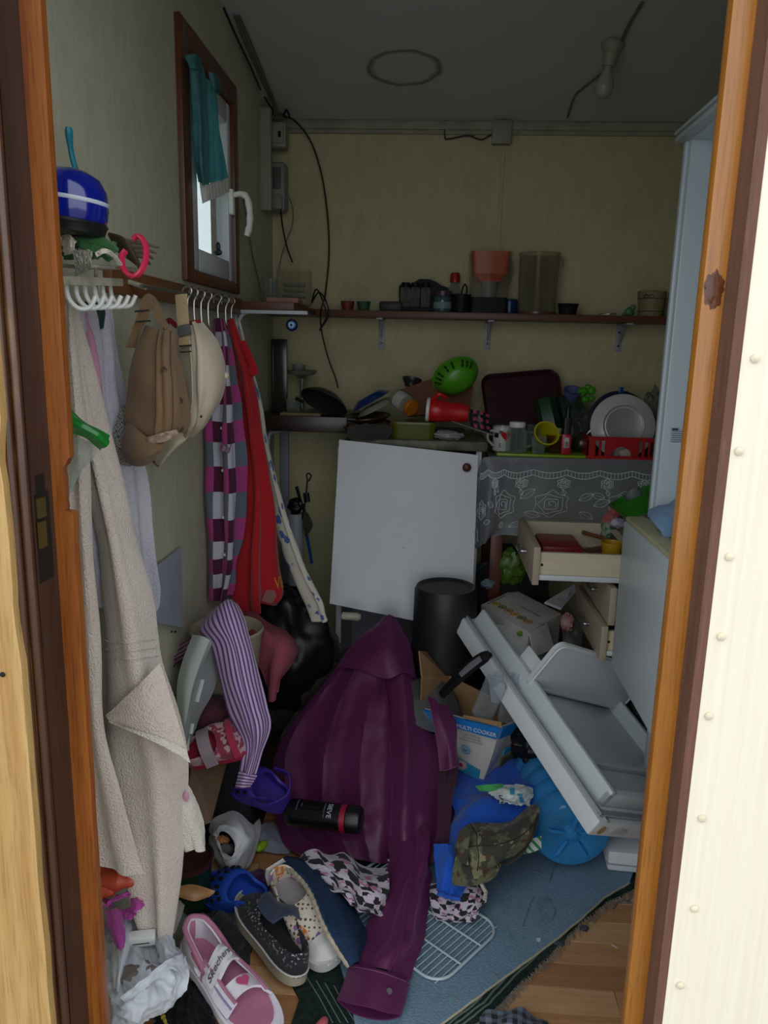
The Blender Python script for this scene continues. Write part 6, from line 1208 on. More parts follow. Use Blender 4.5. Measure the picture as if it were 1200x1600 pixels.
thing('cooker_carton', 'open torn cooker carton printed blue and white with kitchen things inside', 'box', [P('front_wall', wall(pt1, n1), m_box_w, prints), P('side_wall', wall(pt2, n2), m_box_w, prints2), P('bottom', slabq([bot[0], bot[1], bot[2], bot[3]], .003), m_cbrown)] + back)
# pan in the carton
pc = W(674, 1102, 2.07)
pn_ = V((.30, -.5, .80)).normalized()
ha, hb_ = W(690, 1086, 2.0), W(764, 1022, 1.90)
thing('frying_pan', 'black frying pan with steel inset handle stuck in the carton', 'pan', [P('pan_body', along(pc, pc + pn_, [(0, -.03), (.07, -.03), (.085, -.01), (.088, .004), (.086, .006), (.083, -.006), (.068, -.026), (0, -.026)], 44), M('pan_black', '121214', .45, .0, spec=.25)), P('rim', along(pc, pc + pn_, [(.086, .0045), (.0885, .004), (.0885, .007), (.086, .0075)], 44), m_steel, label='bright rim line'),
    P('handle', tube(spline([ha, ha.lerp(hb_, .35) + V((0, 0, .008)), ha.lerp(hb_, .7) + V((0, 0, .008)), hb_], 20), [.012, .012, .013, .0135, .014, .0145, .015, .0155, .016, .016, .016, .016, .0165, .017, .017, .017, .0165, .016, .014, .010], 10, flat=((-.1, -.8, .5), .6)), M('handle_black', '17181a', .35), [P('steel_inset', tube([ha.lerp(hb_, .42) + V((-.002, -.0105, .0150)), ha.lerp(hb_, .62) + V((-.002, -.0105, .0155)), ha.lerp(hb_, .84) + V((-.002, -.0105, .0120))], [.007, .0085, .0075], 8, flat=((-.1, -.8, .5), .35)), M('brushed_inset', 'a8aab0', .3, .6)), P('hanging_eye', along(hb_ + V((.0, -.004, -.002)), hb_ + V((.0, -.004, -.002)) + V((.3, -.7, .5)), [(.004, -.003), (.008, -.003), (.0085, .004), (.004, .004), (.004, -.003)], 16), m_black)])])
wb = thin('bottle_clear', 'eaeef2', 'd0d8de', .42, .05, .5, .05)
def ribbed(L, R, n=6): return [(0, 0), (R * .8, .001)] + [(R * (1 - .06 * (k % 2)), L * (.08 + .72 * k / (2 * n))) for k in range(2 * n + 1)] + [(R * .4, L * .93), (R * .4, L)]
b1 = W(752, 1120, 1.98); one('water_bottle', 'ribbed clear plastic bottle in the cooker carton', 'bottle', along(b1, W(772, 1074, 1.96), ribbed(.15, .032), 26), wb)
b2 = W(792, 1128, 1.97); one('water_bottle', 'smooth clear plastic bottle at the right of the carton', 'bottle', along(b2, W(800, 1082, 1.99), [(0, 0), (.026, .001), (.028, .01), (.027, .09), (.012, .12), (.012, .135)], 26), wb)
one('paper_scrap', 'white paper scrap sticking up in the cooker carton', 'paper', slabq([W(762, 1052, 2.02), W(778, 1060, 2.02), W(786, 1100, 2.0), W(768, 1098, 2.0)], .001), M('white_paper', 'b8b6b4', .8))
one('packet', 'crumpled white blue packet behind the carton', 'packet', blob(W(716, 1004, 2.30), (.03, .02, .022), .3, 8, 2.5, 26, 18, crease=.14), M('white_blue_packet', '9aa2aa', .45, c2='5a6a88', scale=30))
one('bin_bag', 'small dark crinkled bag right of the cooker carton', 'bag', blob(W(832, 1160, 1.96), (.05, .05, .06), .3, 24, 2.4, 36, 26, crease=.16), m_bag)
# ------------------------------------------------------------------ refrigerator door lying across the heap
c0 = W(938, 1284, 1.60); c1 = W(717, 955, 2.22)
Ld = (c1 - c0); Ll = Ld.length; eL = Ld.normalized()
w0 = V((.765, .5, -.41)); eW = (w0 - eL * w0.dot(eL)).normalized(); eN = eW.cross(eL).normalized()
if eN.z < 0: eN = -eN
DM = Matrix((eL, eW, eN)).transposed().to_4x4(); DM.translation = c0
DW_ = .50
m_fdoor = M('refrigerator_door_white', 'dcdfe2', .35, c2='d4d8dc', scale=3); m_fliner = M('door_liner_white', 'd2dadd', .3, c2='cad3d7', scale=3, coat=.15); m_gask2 = M('grey_white_gasket', '9ca2aa', .5); m_yel = M('yellowed_plastic', 'b8a47c', .5)
D = lambda g: xf(g, DM)
outer = D(rbx(-.0, Ll, -.0, DW_, -.05, .0, .008))
gk = [P('gasket', D(join(*[rbx(-.002 if k else .012, Ll, .012 + .008 * k, .018 + .008 * k, .0, .008 - .002 * k, .0015, 1) for k in range(3)])), m_gask2, kind=None),
      P('gasket', D(join(*[rbx(.012 + .008 * k, .018 + .008 * k, .012, DW_ - .01, .0, .008 - .002 * k, .0015, 1) for k in range(3)])), m_gask2)]
liner = D(join(rbx(.045, Ll - .03, .042, .062, .0, .05, .006), rbx(.045, .065, .042, DW_ - .03, .0, .045, .006), rbx(.045, Ll - .03, DW_ - .05, DW_ - .03, 0, .05, .006), rbx(.05, Ll - .03, .05, DW_ - .04, -.002, .006, .002)))
bx0 = .56 * Ll
bo = rrect(DW_ - .05, .165, .028, 6)
binp = D(xf(prism(bo, .012), Matrix(((0, 0, 1, bx0), (1, 0, 0, DW_ / 2 + .01), (0, 1, 0, .10), (0, 0, 0, 1))) @ Matrix.Rotation(0, 4, 'X')))
bin_rim = D(xf(tube([(x, y, .0) for x, y in rrect(DW_ - .068, .148, .024, 6)], .003, 6, True), Matrix(((0, 0, 1, bx0 - .001), (1, 0, 0, DW_ / 2 + .01), (0, 1, 0, .10), (0, 0, 0, 1)))))
bin_floor = D(join(rbx(bx0 + .01, bx0 + .10, .07, DW_ - .05, .02, .028, .003), rbx(bx0 + .01, bx0 + .10, .065, .073, .02, .09, .003), rbx(bx0 + .01, bx0 + .10, DW_ - .058, DW_ - .05, .02, .09, .003)))
thing('loose_refrigerator_panel', 'white refrigerator door lying inside up across the heap', 'refrigerator door', [P('door_shell', outer, m_fdoor, [P('hinge_hole', D(at(lathe([(.012, 0), (.012, .002), (.008, .0025), (0, .0005)], 18, True), (-.001, .028, -.026), (0, -90, 0))), m_yel, label='yellowed hinge plug'), P('finger_grip', D(at(blob((0, 0, 0), (.003, .035, .012), 0, nu=20, nv=10), (.0, .10, -.026))), m_fliner)]), *gk, P('liner', liner, m_fliner, [P('liner_shelf_rib', D(rbx(.22 * Ll, .24 * Ll, .06, DW_ - .05, .006, .02, .003)), m_fliner)]),
    P('door_bin', binp, m_fdoor, [P('bin_rim', bin_rim, m_fdoor), P('bin_tray', bin_floor, m_fdoor)], label='white door shelf bin')])
# ------------------------------------------------------------------ floor mats
def floorpoly(px, z0, h): 
    return prism([(p.x, p.y) for p in (WZ(x, y, z0 + h) for x, y in px)], h, z0)
def carpet(name, a, b, c, sc=260):
    k = NT(name); co = k.coord()
    n = k.noise(co, sc, 3); n2 = k.noise(co, 14, 6, .65)
    col = k.mix(k.ramp(n, [(.35, (0, 0, 0)), (.65, (1, 1, 1))]), lin(a), lin(b)); col = k.mix(k.ramp(n2, [(.55, (0, 0, 0)), (.72, (.8, .8, .8))]), col, lin(c))
    k.base(col); k.p.inputs['Roughness'].default_value = 1; k.p.inputs['Specular IOR Level'].default_value = .15; k.bump(n, .6, .004); return k.m
m_bluemat = carpet('blue_felt_mat', '7890a2', '688296', '587286')
m_greenrug = carpet('dark_green_rug', '22302c', '16211e', '3c4a46', 90)
m_fringe = M('grey_frayed_edge', '8a8580', 1.0, c2='6a6560', scale=60)
jr_ = random.Random(4)
def jag(px, a): 
    out = []
    for i in range(len(px) - 1):
        for k in range(5):
            t = k / 5; out.append((px[i][0] + (px[i + 1][0] - px[i][0]) * t + jr_.uniform(-a, a), px[i][1] + (px[i + 1][1] - px[i][1]) * t + jr_.uniform(-a, a)))
    return out + [px[-1]]
rug_edge = [(1000, 1384), (950, 1408), (906, 1441), (864, 1486), (815, 1532), (776, 1574), (735, 1606), (700, 1632)]
rugpx = jag(rug_edge, 1.6) + [(480, 1640), (455, 1600), (468, 1560), (452, 1530), (430, 1490), (470, 1400), (600, 1300), (760, 1230), (960, 1260)]
fr_ = [tube(spline([V((p.x, p.y, .006)), V((p.x + jr_.uniform(.0, .008), p.y - jr_.uniform(.004, .012), .004)), V((p.x + jr_.uniform(.0, .012), p.y - jr_.uniform(.008, .02), .002))], 5), .0009, 4) for p in (WZ(x, y, .006) for x, y in jag(jag(rug_edge, .5), .5))]
rg = floorpoly(rugpx, .0005, .006)
rl = []
for k in range(4):
    rl.append(tube([V((WZ(x - 12 - 9 * k, y - 6 - 2 * k, .007).x, WZ(x - 12 - 9 * k, y - 6 - 2 * k, .007).y, .0068)) for x, y in jag(rug_edge[2:], 1)], .0022, 5))
for k in range(9):
    rl.append(tube([V((WZ(x, y, .007).x, WZ(x, y, .007).y, .0068)) for x, y in ((480 + 14 * k, 1528 + 4 * k), (500 + 13 * k, 1560 + 4 * k), (520 + 12 * k, 1598))], .0014, 5))
one('rug', 'dark green rug with frayed edge under the blue mat', 'rug', rg, m_greenrug, [P('fringe', join(*fr_), m_fringe, kind='stuff'), P('woven_lines', join(*rl), M('grey_green_yarn', '5a6a62', 1.0), kind='stuff')])
mat_edge = [(984, 1379), (944, 1401), (909, 1433), (864, 1471), (787, 1527), (720, 1576), (660, 1622)]
matpx = jag(mat_edge, 1.0) + [(560, 1630), (548, 1560), (530, 1500), (510, 1420), (640, 1320), (780, 1240), (980, 1250), (1000, 1330)]
mg = floorpoly(matpx, .007, .006)
lint = []
for x, y, l in ((842, 1300, 5), (790, 1560, 4)): pass
one('mat', 'worn blue felt mat across the cabin floor', 'mat', mg, m_bluemat, [P('cut_edge', tube([V((p.x, p.y, .0105)) for p in (WZ(x, y, .012) for x, y in jag(mat_edge, .8))], .003, 6), M('pale_felt_edge', 'a8a08c', 1.0)),
    P('lint', join(*[tube(spline([WZ(x, y, .0145), WZ(x + dx * .5, y + dy * .4, .0155), WZ(x + dx, y + dy, .0145)], 6), .0012, 5) for x, y, dx, dy in ((835, 1400, -18, 48), (853, 1403, 14, 22), (868, 1424, -6, 16), (868, 1350, -10, 30), (770, 1375, 14, 8), (836, 1362, 12, 4), (770, 1520, 8, 10), (705, 1556, 12, 8))]), m_fringe, kind='stuff')])
one('paper_scrap', 'tiny white paper scrap on the blue mat', 'paper', slabq([WZ(838, 1466, .0145), WZ(845, 1465, .0145), WZ(844, 1471, .014), WZ(839, 1470, .014)], .0008), M('scrap_white', 'c8c8c8', .8))
one('paper_scrap', 'tiny white scrap on the laminate by the right jamb', 'paper', slabq([WZ(955, 1474, .002), WZ(965, 1480, .002), WZ(964, 1482, .001), WZ(956, 1477, .001)], .0008), M('scrap_pale', 'b8b0ac', .8))
one('dirt_tuft', 'dark grey twig of dirt on the laminate', 'dirt', join(tube(spline([WZ(957, 1421, .002), WZ(968, 1408, .003), WZ(990, 1412, .002)], 10), .002, 5), blob(WZ(978, 1409, .003), (.01, .006, .003), .5, 2, 4, 14, 8)), m_gcable)
m_fluff = M('dark_fluff', '3c4048', 1.0)
for nm, x, y, r in (('dark fluff tuft halfway along the frayed rug edge', 872, 1474, .014), ('grey fluff tuft at the frayed rug edge nearer the refrigerator', 913, 1450, .010)): one('dust_tuft', nm, 'dust', blob(WZ(x, y, .005), (r, .008, .005), .6, x % 7, 4, 18, 10), m_fluff)
# ------------------------------------------------------------------ plum shirt
m_plum = NT('plum_satin'); co = m_plum.coord()
m_plum.base(m_plum.mix(m_plum.noise(co, 5, 4), lin('5e1e4c'), lin('4e1842'))); m_plum.p.inputs['Roughness'].default_value = .55; m_plum.p.inputs['Sheen Weight'].default_value = .35
m_plum.p.inputs['Sheen Tint'].default_value = lin('b060a0'); m_plum.bump(m_plum.noise(m_plum.map(co, (1, 1, 3)), 120, 2), .08, .002); m_plum = m_plum.m
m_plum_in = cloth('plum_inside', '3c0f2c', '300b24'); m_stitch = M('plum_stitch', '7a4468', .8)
R = lambda y, Y, *xs: [W(x, yy, Y + d) for x, yy, d in xs]
sh = [R(0, 2.26, (592, 972, .02), (600, 964, 0), (606, 962, -.01), (613, 963, 0), (622, 970, .02)),
      R(0, 2.22, (556, 1003, .04), (580, 997, -.01), (604, 994, -.03), (624, 998, -.01), (640, 1008, .04)),
      R(0, 2.12, (508, 1062, .08), (552, 1056, .0), (596, 1050, -.045), (634, 1056, -.01), (655, 1068, .06)),
      R(0, 2.03, (456, 1122, .10), (522, 1118, .0), (590, 1112, -.05), (642, 1116, -.015), (690, 1122, .05)),
      R(0, 1.94, (424, 1185, .08), (505, 1182, .0), (585, 1178, -.05), (648, 1180, -.03), (714, 1186, .03)),
      R(0, 1.85, (424, 1245, .05), (500, 1246, .0), (582, 1244, -.05), (646, 1244, -.04), (712, 1248, .02)),
      R(0, 1.77, (436, 1300, .01), (505, 1300, -.01), (582, 1300, -.035), (646, 1302, -.035), (706, 1305, .0)),
      R(0, 1.715, (462, 1322, .01), (520, 1332, -.01), (586, 1348, -.02), (644, 1352, -.02), (692, 1345, .0))]
def shf(u, v):
    w_ = v ** .8
    ph = 6.28 * (2.9 * u + .12 * math.sin(2.2 * v) + .22 * nz(v * 1.4, 3)) + .6
    f = .024 * w_ * (1 - 2.0 * abs(math.sin(ph)) ** .7) * (.5 + .5 * math.sin(5 * u + 1.2))
    f += .0035 * w_ * math.sin(6.28 * 6.3 * u + 2 * nz(u * 2, v * 2, 4))
    f -= .046 * math.exp(-((u - .585 - .04 * math.sin(3 * v)) / .034) ** 2) * min(1, v * 3) * (1 - .35 * v)
    f -= .045 * math.exp(-((u - .51) / .10) ** 2 - ((v - .30) / .055) ** 2) - .012 * math.exp(-((u - .30) / .03) ** 2) * w_
    f += .022 * math.exp(-((u - .70) / .05) ** 2) * w_
    f += .010 * nz(u * 5 + 2 * v, v * 6, 2) + .005 * ridge(u * 6 - 3 * v, v * 5, 5) * w_ + .0025 * nz(u * 18, v * 20, 7)
    return f
sS = Surf(sh, 120, 120, shf)
RZ = lambda *q: [WZ(x, y, z) for x, y, z in q]
hd = [R(0, 2.25, (592, 971, .02), (600, 963, 0), (606, 961, -.01), (613, 962, 0), (622, 969, .02)),
      R(0, 2.21, (558, 1001, .03), (580, 994, -.025), (604, 991, -.045), (624, 995, -.025), (640, 1006, .03)),
      R(0, 2.165, (536, 1030, .04), (566, 1026, -.03), (600, 1022, -.065), (628, 1026, -.035), (648, 1036, .035)),
      R(0, 2.13, (528, 1046, .04), (560, 1046, -.03), (603, 1060, -.07), (630, 1052, -.04), (653, 1062, .03))]
hdS = Surf(hd, 60, 40, lambda u, v: .008 * v * math.sin(9 * u + 1) + .004 * nz(u * 6, v * 5, 3))
sl = [RZ((612, 1295, .05), (630, 1292, .10), (650, 1292, .11), (668, 1294, .10), (684, 1298, .05)),
      RZ((613, 1350, .03), (628, 1348, .085), (646, 1347, .10), (664, 1348, .085), (679, 1352, .03)),
      RZ((595, 1398, .028), (613, 1397, .075), (634, 1396, .092), (655, 1396, .075), (674, 1397, .028)),
      RZ((571, 1460, .026), (593, 1461, .07), (617, 1462, .085), (642, 1464, .07), (664, 1464, .026)),
      RZ((548, 1505, .026), (570, 1508, .06), (594, 1514, .075), (620, 1522, .06), (641, 1530, .026))]
def slf(u, v): return .012 * math.sin(6.28 * 1.7 * u + 1.5 * v + .5) * (1 - .4 * v) + .009 * nz(u * 3.5, v * 5, 6) + .004 * nz(u * 9, v * 12, 8) - .012 * math.exp(-((u - .60 - .2 * (v - .5)) / .05) ** 2)
lS = Surf(sl, 50, 60, slf)
cfr = [RZ((546, 1506, .03), (568, 1509, .064), (594, 1515, .078), (620, 1524, .064), (640, 1534, .03), (622, 1534, .018), (592, 1526, .016), (566, 1514, .018)),
       RZ((537, 1535, .026), (560, 1540, .06), (586, 1546, .074), (614, 1555, .06), (635, 1561, .028), (616, 1566, .017), (586, 1562, .016), (556, 1550, .017)),
       RZ((526, 1562, .024), (549, 1568, .056), (576, 1573, .068), (606, 1582, .056), (627, 1587, .024), (606, 1594, .016), (576, 1592, .016), (548, 1582, .016))]
cS_ = Surf(cfr, 48, 18, None, True)
flapr = [R(0, 1.98, (668, 1088, .0), (682, 1094, -.02), (698, 1104, .0)), R(0, 1.93, (676, 1118, -.02), (692, 1122, -.035), (711, 1130, -.01)), R(0, 1.89, (684, 1160, -.03), (700, 1162, -.045), (713, 1166, -.02)), R(0, 1.855, (688, 1204, -.035), (702, 1202, -.05), (716, 1196, -.03))]
fl2 = Surf(flapr, 20, 30, lambda u, v: .004 * math.sin(7 * u + 3 * v))
dkf = [R(0, 1.87, (686, 1200, -.03), (700, 1204, -.03), (716, 1200, -.02)), R(0, 1.80, (684, 1250, -.03), (696, 1252, -.035), (708, 1248, -.02)), R(0, 1.74, (684, 1295, -.03), (694, 1298, -.035), (704, 1300, -.02)), R(0, 1.70, (680, 1330, -.02), (692, 1332, -.03), (702, 1322, -.02))]
seam = [P('seam', tube([fl2.at(.02, t, .002) for t in np.linspace(0, 1, 20)] + [fl2.at(t, 1, .002) for t in np.linspace(0, 1, 10)], .0013, 5), m_stitch)]
cuffbits = [P('cuff_stitch', tube([cS_.at(t, .08, .002) for t in np.linspace(0, .52, 24)], .0011, 5), m_stitch), P('button', at(lathe([(.006, 0), (.006, .002), (0, .0025)], 14), cS_.at(.34, .45, .003), (60, 0, -10)), M('plum_button', '2c0c24', .3))]
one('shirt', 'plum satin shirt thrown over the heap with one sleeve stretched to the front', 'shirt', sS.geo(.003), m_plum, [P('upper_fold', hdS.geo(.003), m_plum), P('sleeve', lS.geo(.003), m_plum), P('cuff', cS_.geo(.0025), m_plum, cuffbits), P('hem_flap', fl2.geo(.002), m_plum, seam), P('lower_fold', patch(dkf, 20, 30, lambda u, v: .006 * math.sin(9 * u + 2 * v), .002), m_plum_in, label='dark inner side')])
# shampoo bottle lying on the shirt
sa, sb = W(449, 1268, 1.735), W(566, 1282, 1.70)
sbd = (sb - sa); sL = sbd.length; sr = .034
m_shblack = M('black_gloss_bottle', '0d0d10', .25, coat=.3)
SM = frame(sa, sbd, V((0, .25, 1)))                     # x along the bottle
def sb_wrap(g, s0, ang):                                # lettering: local x runs round the bottle, y along it
    out = []
    for q in g[0]:
        a = ang - q[0] / sr; rr_ = sr + .0006 + q[2]
        out.append(SM @ V((s0 + q[1], rr_ * math.sin(a) * 1, rr_ * math.cos(a))))
    return (out, g[1], None)
prof = [(0, 0), (sr * .8, .001), (sr * .95, .008), (sr, .02), (sr, sL * .80)]
capp = [(sr * .985, sL * .815), (sr * .985, sL * .955), (sr * .9, sL * .985), (sr * .6, sL), (0, sL)]
SX = SM @ Matrix.Rotation(rad(90), 4, 'Y')
thing('shampoo_bottle', 'black shampoo bottle with a crimson band lying on the plum shirt', 'bottle', [P('bottle_body', xf(lathe(prof, 32), SX), m_shblack, [P('lettering', sb_wrap(at(text('SIEVE', .017, .0006), (0, 0, 0), (0, 0, 0)), sL * .60, .8), M('silver_ink', 'a8b0c0', .4)), P('small_print', join(sb_wrap(text('conditioner hair', .006, .0005), sL * .535, .8), sb_wrap(text('professional', .006, .0005), sL * .17, 1.0), sb_wrap(text('care', .006, .0005), sL * .23, 1.0)), M('dim_ink', '6a6476', .5), kind='stuff')]), P('band', xf(lathe([(sr * 1.0, sL * .735), (sr * 1.012, sL * .737), (sr * 1.012, sL * .805), (sr, sL * .807)], 32), SX), M('crimson_band', '8c1434', .35)), P('cap', xf(lathe(capp, 32), SX), M('cap_black', '0b0c0f', .4))])
# ------------------------------------------------------------------ black and white cloth, wire rack
def zebra_fn(k, u, v):
    cmb = k.add('ShaderNodeCombineXYZ'); k.link(u, cmb.inputs[0]); k.link(v, cmb.inputs[1])
    uu = k.math('ADD', u, k.math('MULTIPLY', k.math('SUBTRACT', k.noise(cmb.outputs[0], 7, 2), .5), .16)); vv = k.math('ADD', v, k.math('MULTIPLY', k.math('SUBTRACT', k.noise(k.map(cmb.outputs[0], (1, 1.3, 1)), 6, 2), .5), .2))
    iu, iv = cells(k, uu, vv, 8, 7); x = k.math('ABSOLUTE', k.math('SUBTRACT', iu, iv)); st = k.math('GREATER_THAN', fract(k, k.math('ADD', vv, k.math('MULTIPLY', uu, .5)), 3.5), .80)
    x = k.math('MAXIMUM', x, st)
    pk = k.ramp(k.noise(k.map(cmb.outputs[0], (7, 9, 1)), 1.0, 1), [(.58, (0, 0, 0)), (.62, (1, 1, 1))])
    return k.mix(x, lin('15131a'), k.mix(pk, lin('b4aab6'), lin('a4648a')))
m_zebra = uvpattern('black_white_check', zebra_fn)
zb1 = [R(0, 1.60, (465, 1345, .02), (493, 1326, 0), (522, 1334, 0), (552, 1342, .0), (604, 1358, .02)), R(0, 1.55, (478, 1354, .03), (508, 1352, -.01), (540, 1360, -.01), (570, 1368, -.005), (606, 1378, .01)), R(0, 1.52, (500, 1372, .02), (526, 1380, -.01), (552, 1386, -.015), (580, 1392, -.01), (606, 1396, .01)), R(0, 1.49, (520, 1386, .01), (540, 1400, -.01), (560, 1410, -.01), (584, 1418, .0), (602, 1414, .01)), R(0, 1.47, (540, 1405, .01), (554, 1414, 0), (568, 1422, 0), (584, 1430, .0), (596, 1424, .01))]
zb2 = [R(0, 1.60, (672, 1384, 0), (700, 1382, 0), (722, 1380, 0), (746, 1374, .0), (758, 1388, 0)), R(0, 1.565, (672, 1402, 0), (698, 1405, -.01), (722, 1404, -.01), (744, 1396, -.01), (760, 1402, 0)), R(0, 1.53, (676, 1424, 0), (698, 1428, -.005), (718, 1430, -.01), (738, 1422, -.01), (752, 1416, 0)), R(0, 1.515, (684, 1434, 0), (700, 1438, 0), (718, 1442, 0), (736, 1440, 0), (746, 1428, 0))]
thing('patterned_cloth', 'black and white block patterned cloth with pink spots under the plum sleeve', 'cloth', [P('left_part', patch(zb1, 60, 50, lambda u, v: .008 * math.sin(13 * u + 5 * v) + .006 * nz(u * 5, v * 5, 3), .003), m_zebra), P('right_part', patch(zb2, 50, 40, lambda u, v: .005 * math.sin(12 * u + 4 * v) + .004 * nz(u * 5, v * 5, 8), .003), m_zebra), P('white_hem', tube([W(742, 1376, 1.59), W(752, 1380, 1.585), W(759, 1394, 1.57), W(757, 1408, 1.545)], .005, 6), m_terry_s)])
rz = .02
q0, q1 = WZ(782, 1452, rz), WZ(688, 1539, rz); q2 = WZ(520, 1432, rz)
ew = (q1 - q0); Wd = ew.length; ew.normalize(); q3 = WZ(620, 1370, rz); el = (q2 - q1).normalized(); el = (el - ew * el.dot(ew)).normalized(); Lr = .36
RM = frame((q0 + q1) / 2 + el * (Lr / 2) + V((0, 0, 0)), el, ew)
rr2 = rrect(Lr, Wd + .01, .045, 6)
wires = [P('wire', xf(tube([(-Lr / 2 + .012 + .0 + (Lr - .024) * i / 25, -Wd / 2 - .002, -.002), (-Lr / 2 + .012 + (Lr - .024) * i / 25, Wd / 2 + .002, -.002)], .0014, 6), RM), m_wire) for m_wire in [M('white_coated_wire', 'b8c4cc', .35)] for i in range(26)]
xw = [P('cross_bar', xf(tube([(-Lr / 2, o, .001), (Lr / 2, o, .001)], .0024, 7), RM), wires[0]['m']) for o in (-Wd / 6, Wd / 6)]
thing('wire_rack', 'white wire shelf rack with rounded corners lying on the blue mat', 'rack', [P('frame_wire', xf(tube([(x, y, 0) for x, y in rr2], .0032, 8, True), RM), wires[0]['m'])] + xw + wires)
# ------------------------------------------------------------------ blue shorts, camo cap, wipes, big bottle
m_bluecl = cloth('bright_blue_cotton', '1258c4', '0c48ac', scale=5)
bsh = [R(0, 1.98, (690, 1200, .1), (740, 1190, .04), (800, 1180, .02), (850, 1172, .0), (884, 1190, .02)), R(0, 1.88, (700, 1235, .04), (744, 1226, -.02), (800, 1222, -.02), (850, 1208, .0), (884, 1218, .02)), R(0, 1.79, (704, 1252, .03), (746, 1252, -.03), (800, 1262, -.02), (845, 1250, -.0), (880, 1240, .03)), R(0, 1.73, (706, 1292, .02), (740, 1288, -.02), (786, 1296, -.01), (824, 1286, .0), (858, 1262, .03)), R(0, 1.66, (706, 1335, .01), (722, 1338, -.01), (756, 1332, .0), (790, 1316, .02), (826, 1290, .05))]
bs2 = [R(0, 1.66, (676, 1318, .02), (700, 1318, -.01), (724, 1325, .02)), R(0, 1.62, (678, 1350, .01), (704, 1350, -.015), (730, 1352, .01)), R(0, 1.585, (682, 1382, 0), (708, 1386, -.015), (738, 1388, 0)), R(0, 1.56, (684, 1398, 0), (710, 1406, -.01), (742, 1408, 0))]
b2S = Surf(bs2, 40, 30, lambda u, v: .004 * math.sin(30 * u * v + 4) + .003 * nz(u * 8, v * 8))
one('shorts', 'bright blue cotton shorts between plum shirt and water bottle', 'shorts', patch(bsh, 70, 60, lambda u, v: .016 * math.sin(8 * u + 7 * v + 2 * nz(u * 2, v * 2)) + .010 * nz(u * 4, v * 4, 5) + .004 * nz(u * 11, v * 11, 6), .004), m_bluecl,
    [P('leg_hem', b2S.geo(.004), m_bluecl, [P('elastic_edge', tube([b2S.at(t, .97, .003 + .002 * math.sin(90 * t)) for t in np.linspace(.02, .98, 60)], .004, 6), m_bluecl)])])
def camo_fn(k, u, v):
    co = k.coord(); n = k.noise(co, 22, 2, .5); n2 = k.noise(k.map(co, (1.3, 1.1, 1.6)), 24, 2, .5); n3 = k.noise(k.map(co, (1.7, .9, 1.2)), 30, 2, .5)
    c = k.mix(k.ramp(n, [(.5, (0, 0, 0)), (.53, (1, 1, 1))]), lin('565640'), lin('32342a')); c = k.mix(k.ramp(n2, [(.57, (0, 0, 0)), (.6, (1, 1, 1))]), c, lin('7a7658')); return k.mix(k.ramp(n3, [(.6, (0, 0, 0)), (.63, (1, 1, 1))]), c, lin('4a3024'))
m_camo = uvpattern('camouflage_cloth', camo_fn)
cmr = [R(0, 1.68, (716, 1304, .02), (735, 1288, .0), (780, 1284, -.01), (814, 1272, .0), (838, 1256, .02)), R(0, 1.63, (714, 1315, .02), (744, 1304, -.03), (784, 1302, -.035), (816, 1290, -.02), (841, 1264, .01)), R(0, 1.60, (712, 1330, .015), (744, 1326, -.04), (782, 1324, -.04), (812, 1310, -.02), (836, 1288, .01)), R(0, 1.58, (716, 1342, .01), (746, 1346, -.03), (774, 1346, -.03), (798, 1334, -.015), (826, 1316, .01)), R(0, 1.575, (722, 1352, 0), (744, 1358, -.015), (768, 1356, -.015), (786, 1346, -.005), (800, 1338, .01))]
cmS = Surf(cmr, 60, 44, lambda u, v: .005 * nz(u * 4, v * 4, 3) + .003 * math.sin(9 * u + 5 * v))
brm = [R(0, 1.60, (714, 1330, 0), (738, 1340, -.012), (762, 1342, -.012), (782, 1338, 0)), R(0, 1.57, (709, 1352, 0), (734, 1358, -.012), (758, 1358, -.012), (783, 1350, 0)), R(0, 1.55, (706, 1372, 0), (730, 1374, -.01), (756, 1372, -.01), (776, 1362, 0)), R(0, 1.535, (708, 1382, 0), (726, 1385, 0), (750, 1382, 0), (768, 1370, 0))]
und2 = [R(0, 1.67, (835, 1256, 0), (842, 1262, -.01)), R(0, 1.64, (828, 1300, 0), (836, 1292, -.01)), R(0, 1.61, (806, 1334, 0), (818, 1330, -.01)), R(0, 1.59, (784, 1350, 0), (794, 1350, -.01))]
thing('cap', 'camouflage field cap lying crushed by the blue shorts', 'cap', [P('crown', cmS.geo(.004), m_camo, [P('seam', join(tube([cmS.at(t, .45, .001) for t in np.linspace(.05, .95, 30)], .0012, 5), tube([cmS.at(.25 + .02 * t, t, .001) for t in np.linspace(0, 1, 20)], .0012, 5)), M('camo_seam', '23241a', .9))]), P('peak', patch(brm, 30, 24, lambda u, v: .002 * nz(u * 4, v * 4), .005), m_camo), P('sweatband', patch(und2, 10, 40, None, .004), cloth('olive_band', '3c3a28', '2e2c20'), label='olive inner band'), P('side_flap', patch([R(0, 1.62, (716, 1300, -.03), (726, 1292, -.035), (736, 1296, -.035)), R(0, 1.60, (714, 1322, -.03), (724, 1324, -.04), (732, 1320, -.04)), R(0, 1.585, (718, 1344, -.025), (724, 1350, -.03), (732, 1352, -.03))], 14, 20, None, .003), m_camo)])
wp = [R(0, 1.78, (762, 1232, .0), (790, 1226, -.02), (816, 1226, -.015), (832, 1232, .0)), R(0, 1.765, (764, 1238, -.005), (790, 1236, -.035), (814, 1236, -.03), (834, 1242, -.005)), R(0, 1.745, (772, 1246, .0), (794, 1248, -.03), (812, 1248, -.025), (830, 1248, 0)), R(0, 1.73, (784, 1250, .0), (798, 1256, -.01), (812, 1259, -.01), (826, 1254, 0))]
wS2 = Surf(wp, 40, 30, lambda u, v: .003 * nz(u * 6, v * 6, 2) + .002 * nz(u * 12, v * 12, 3))
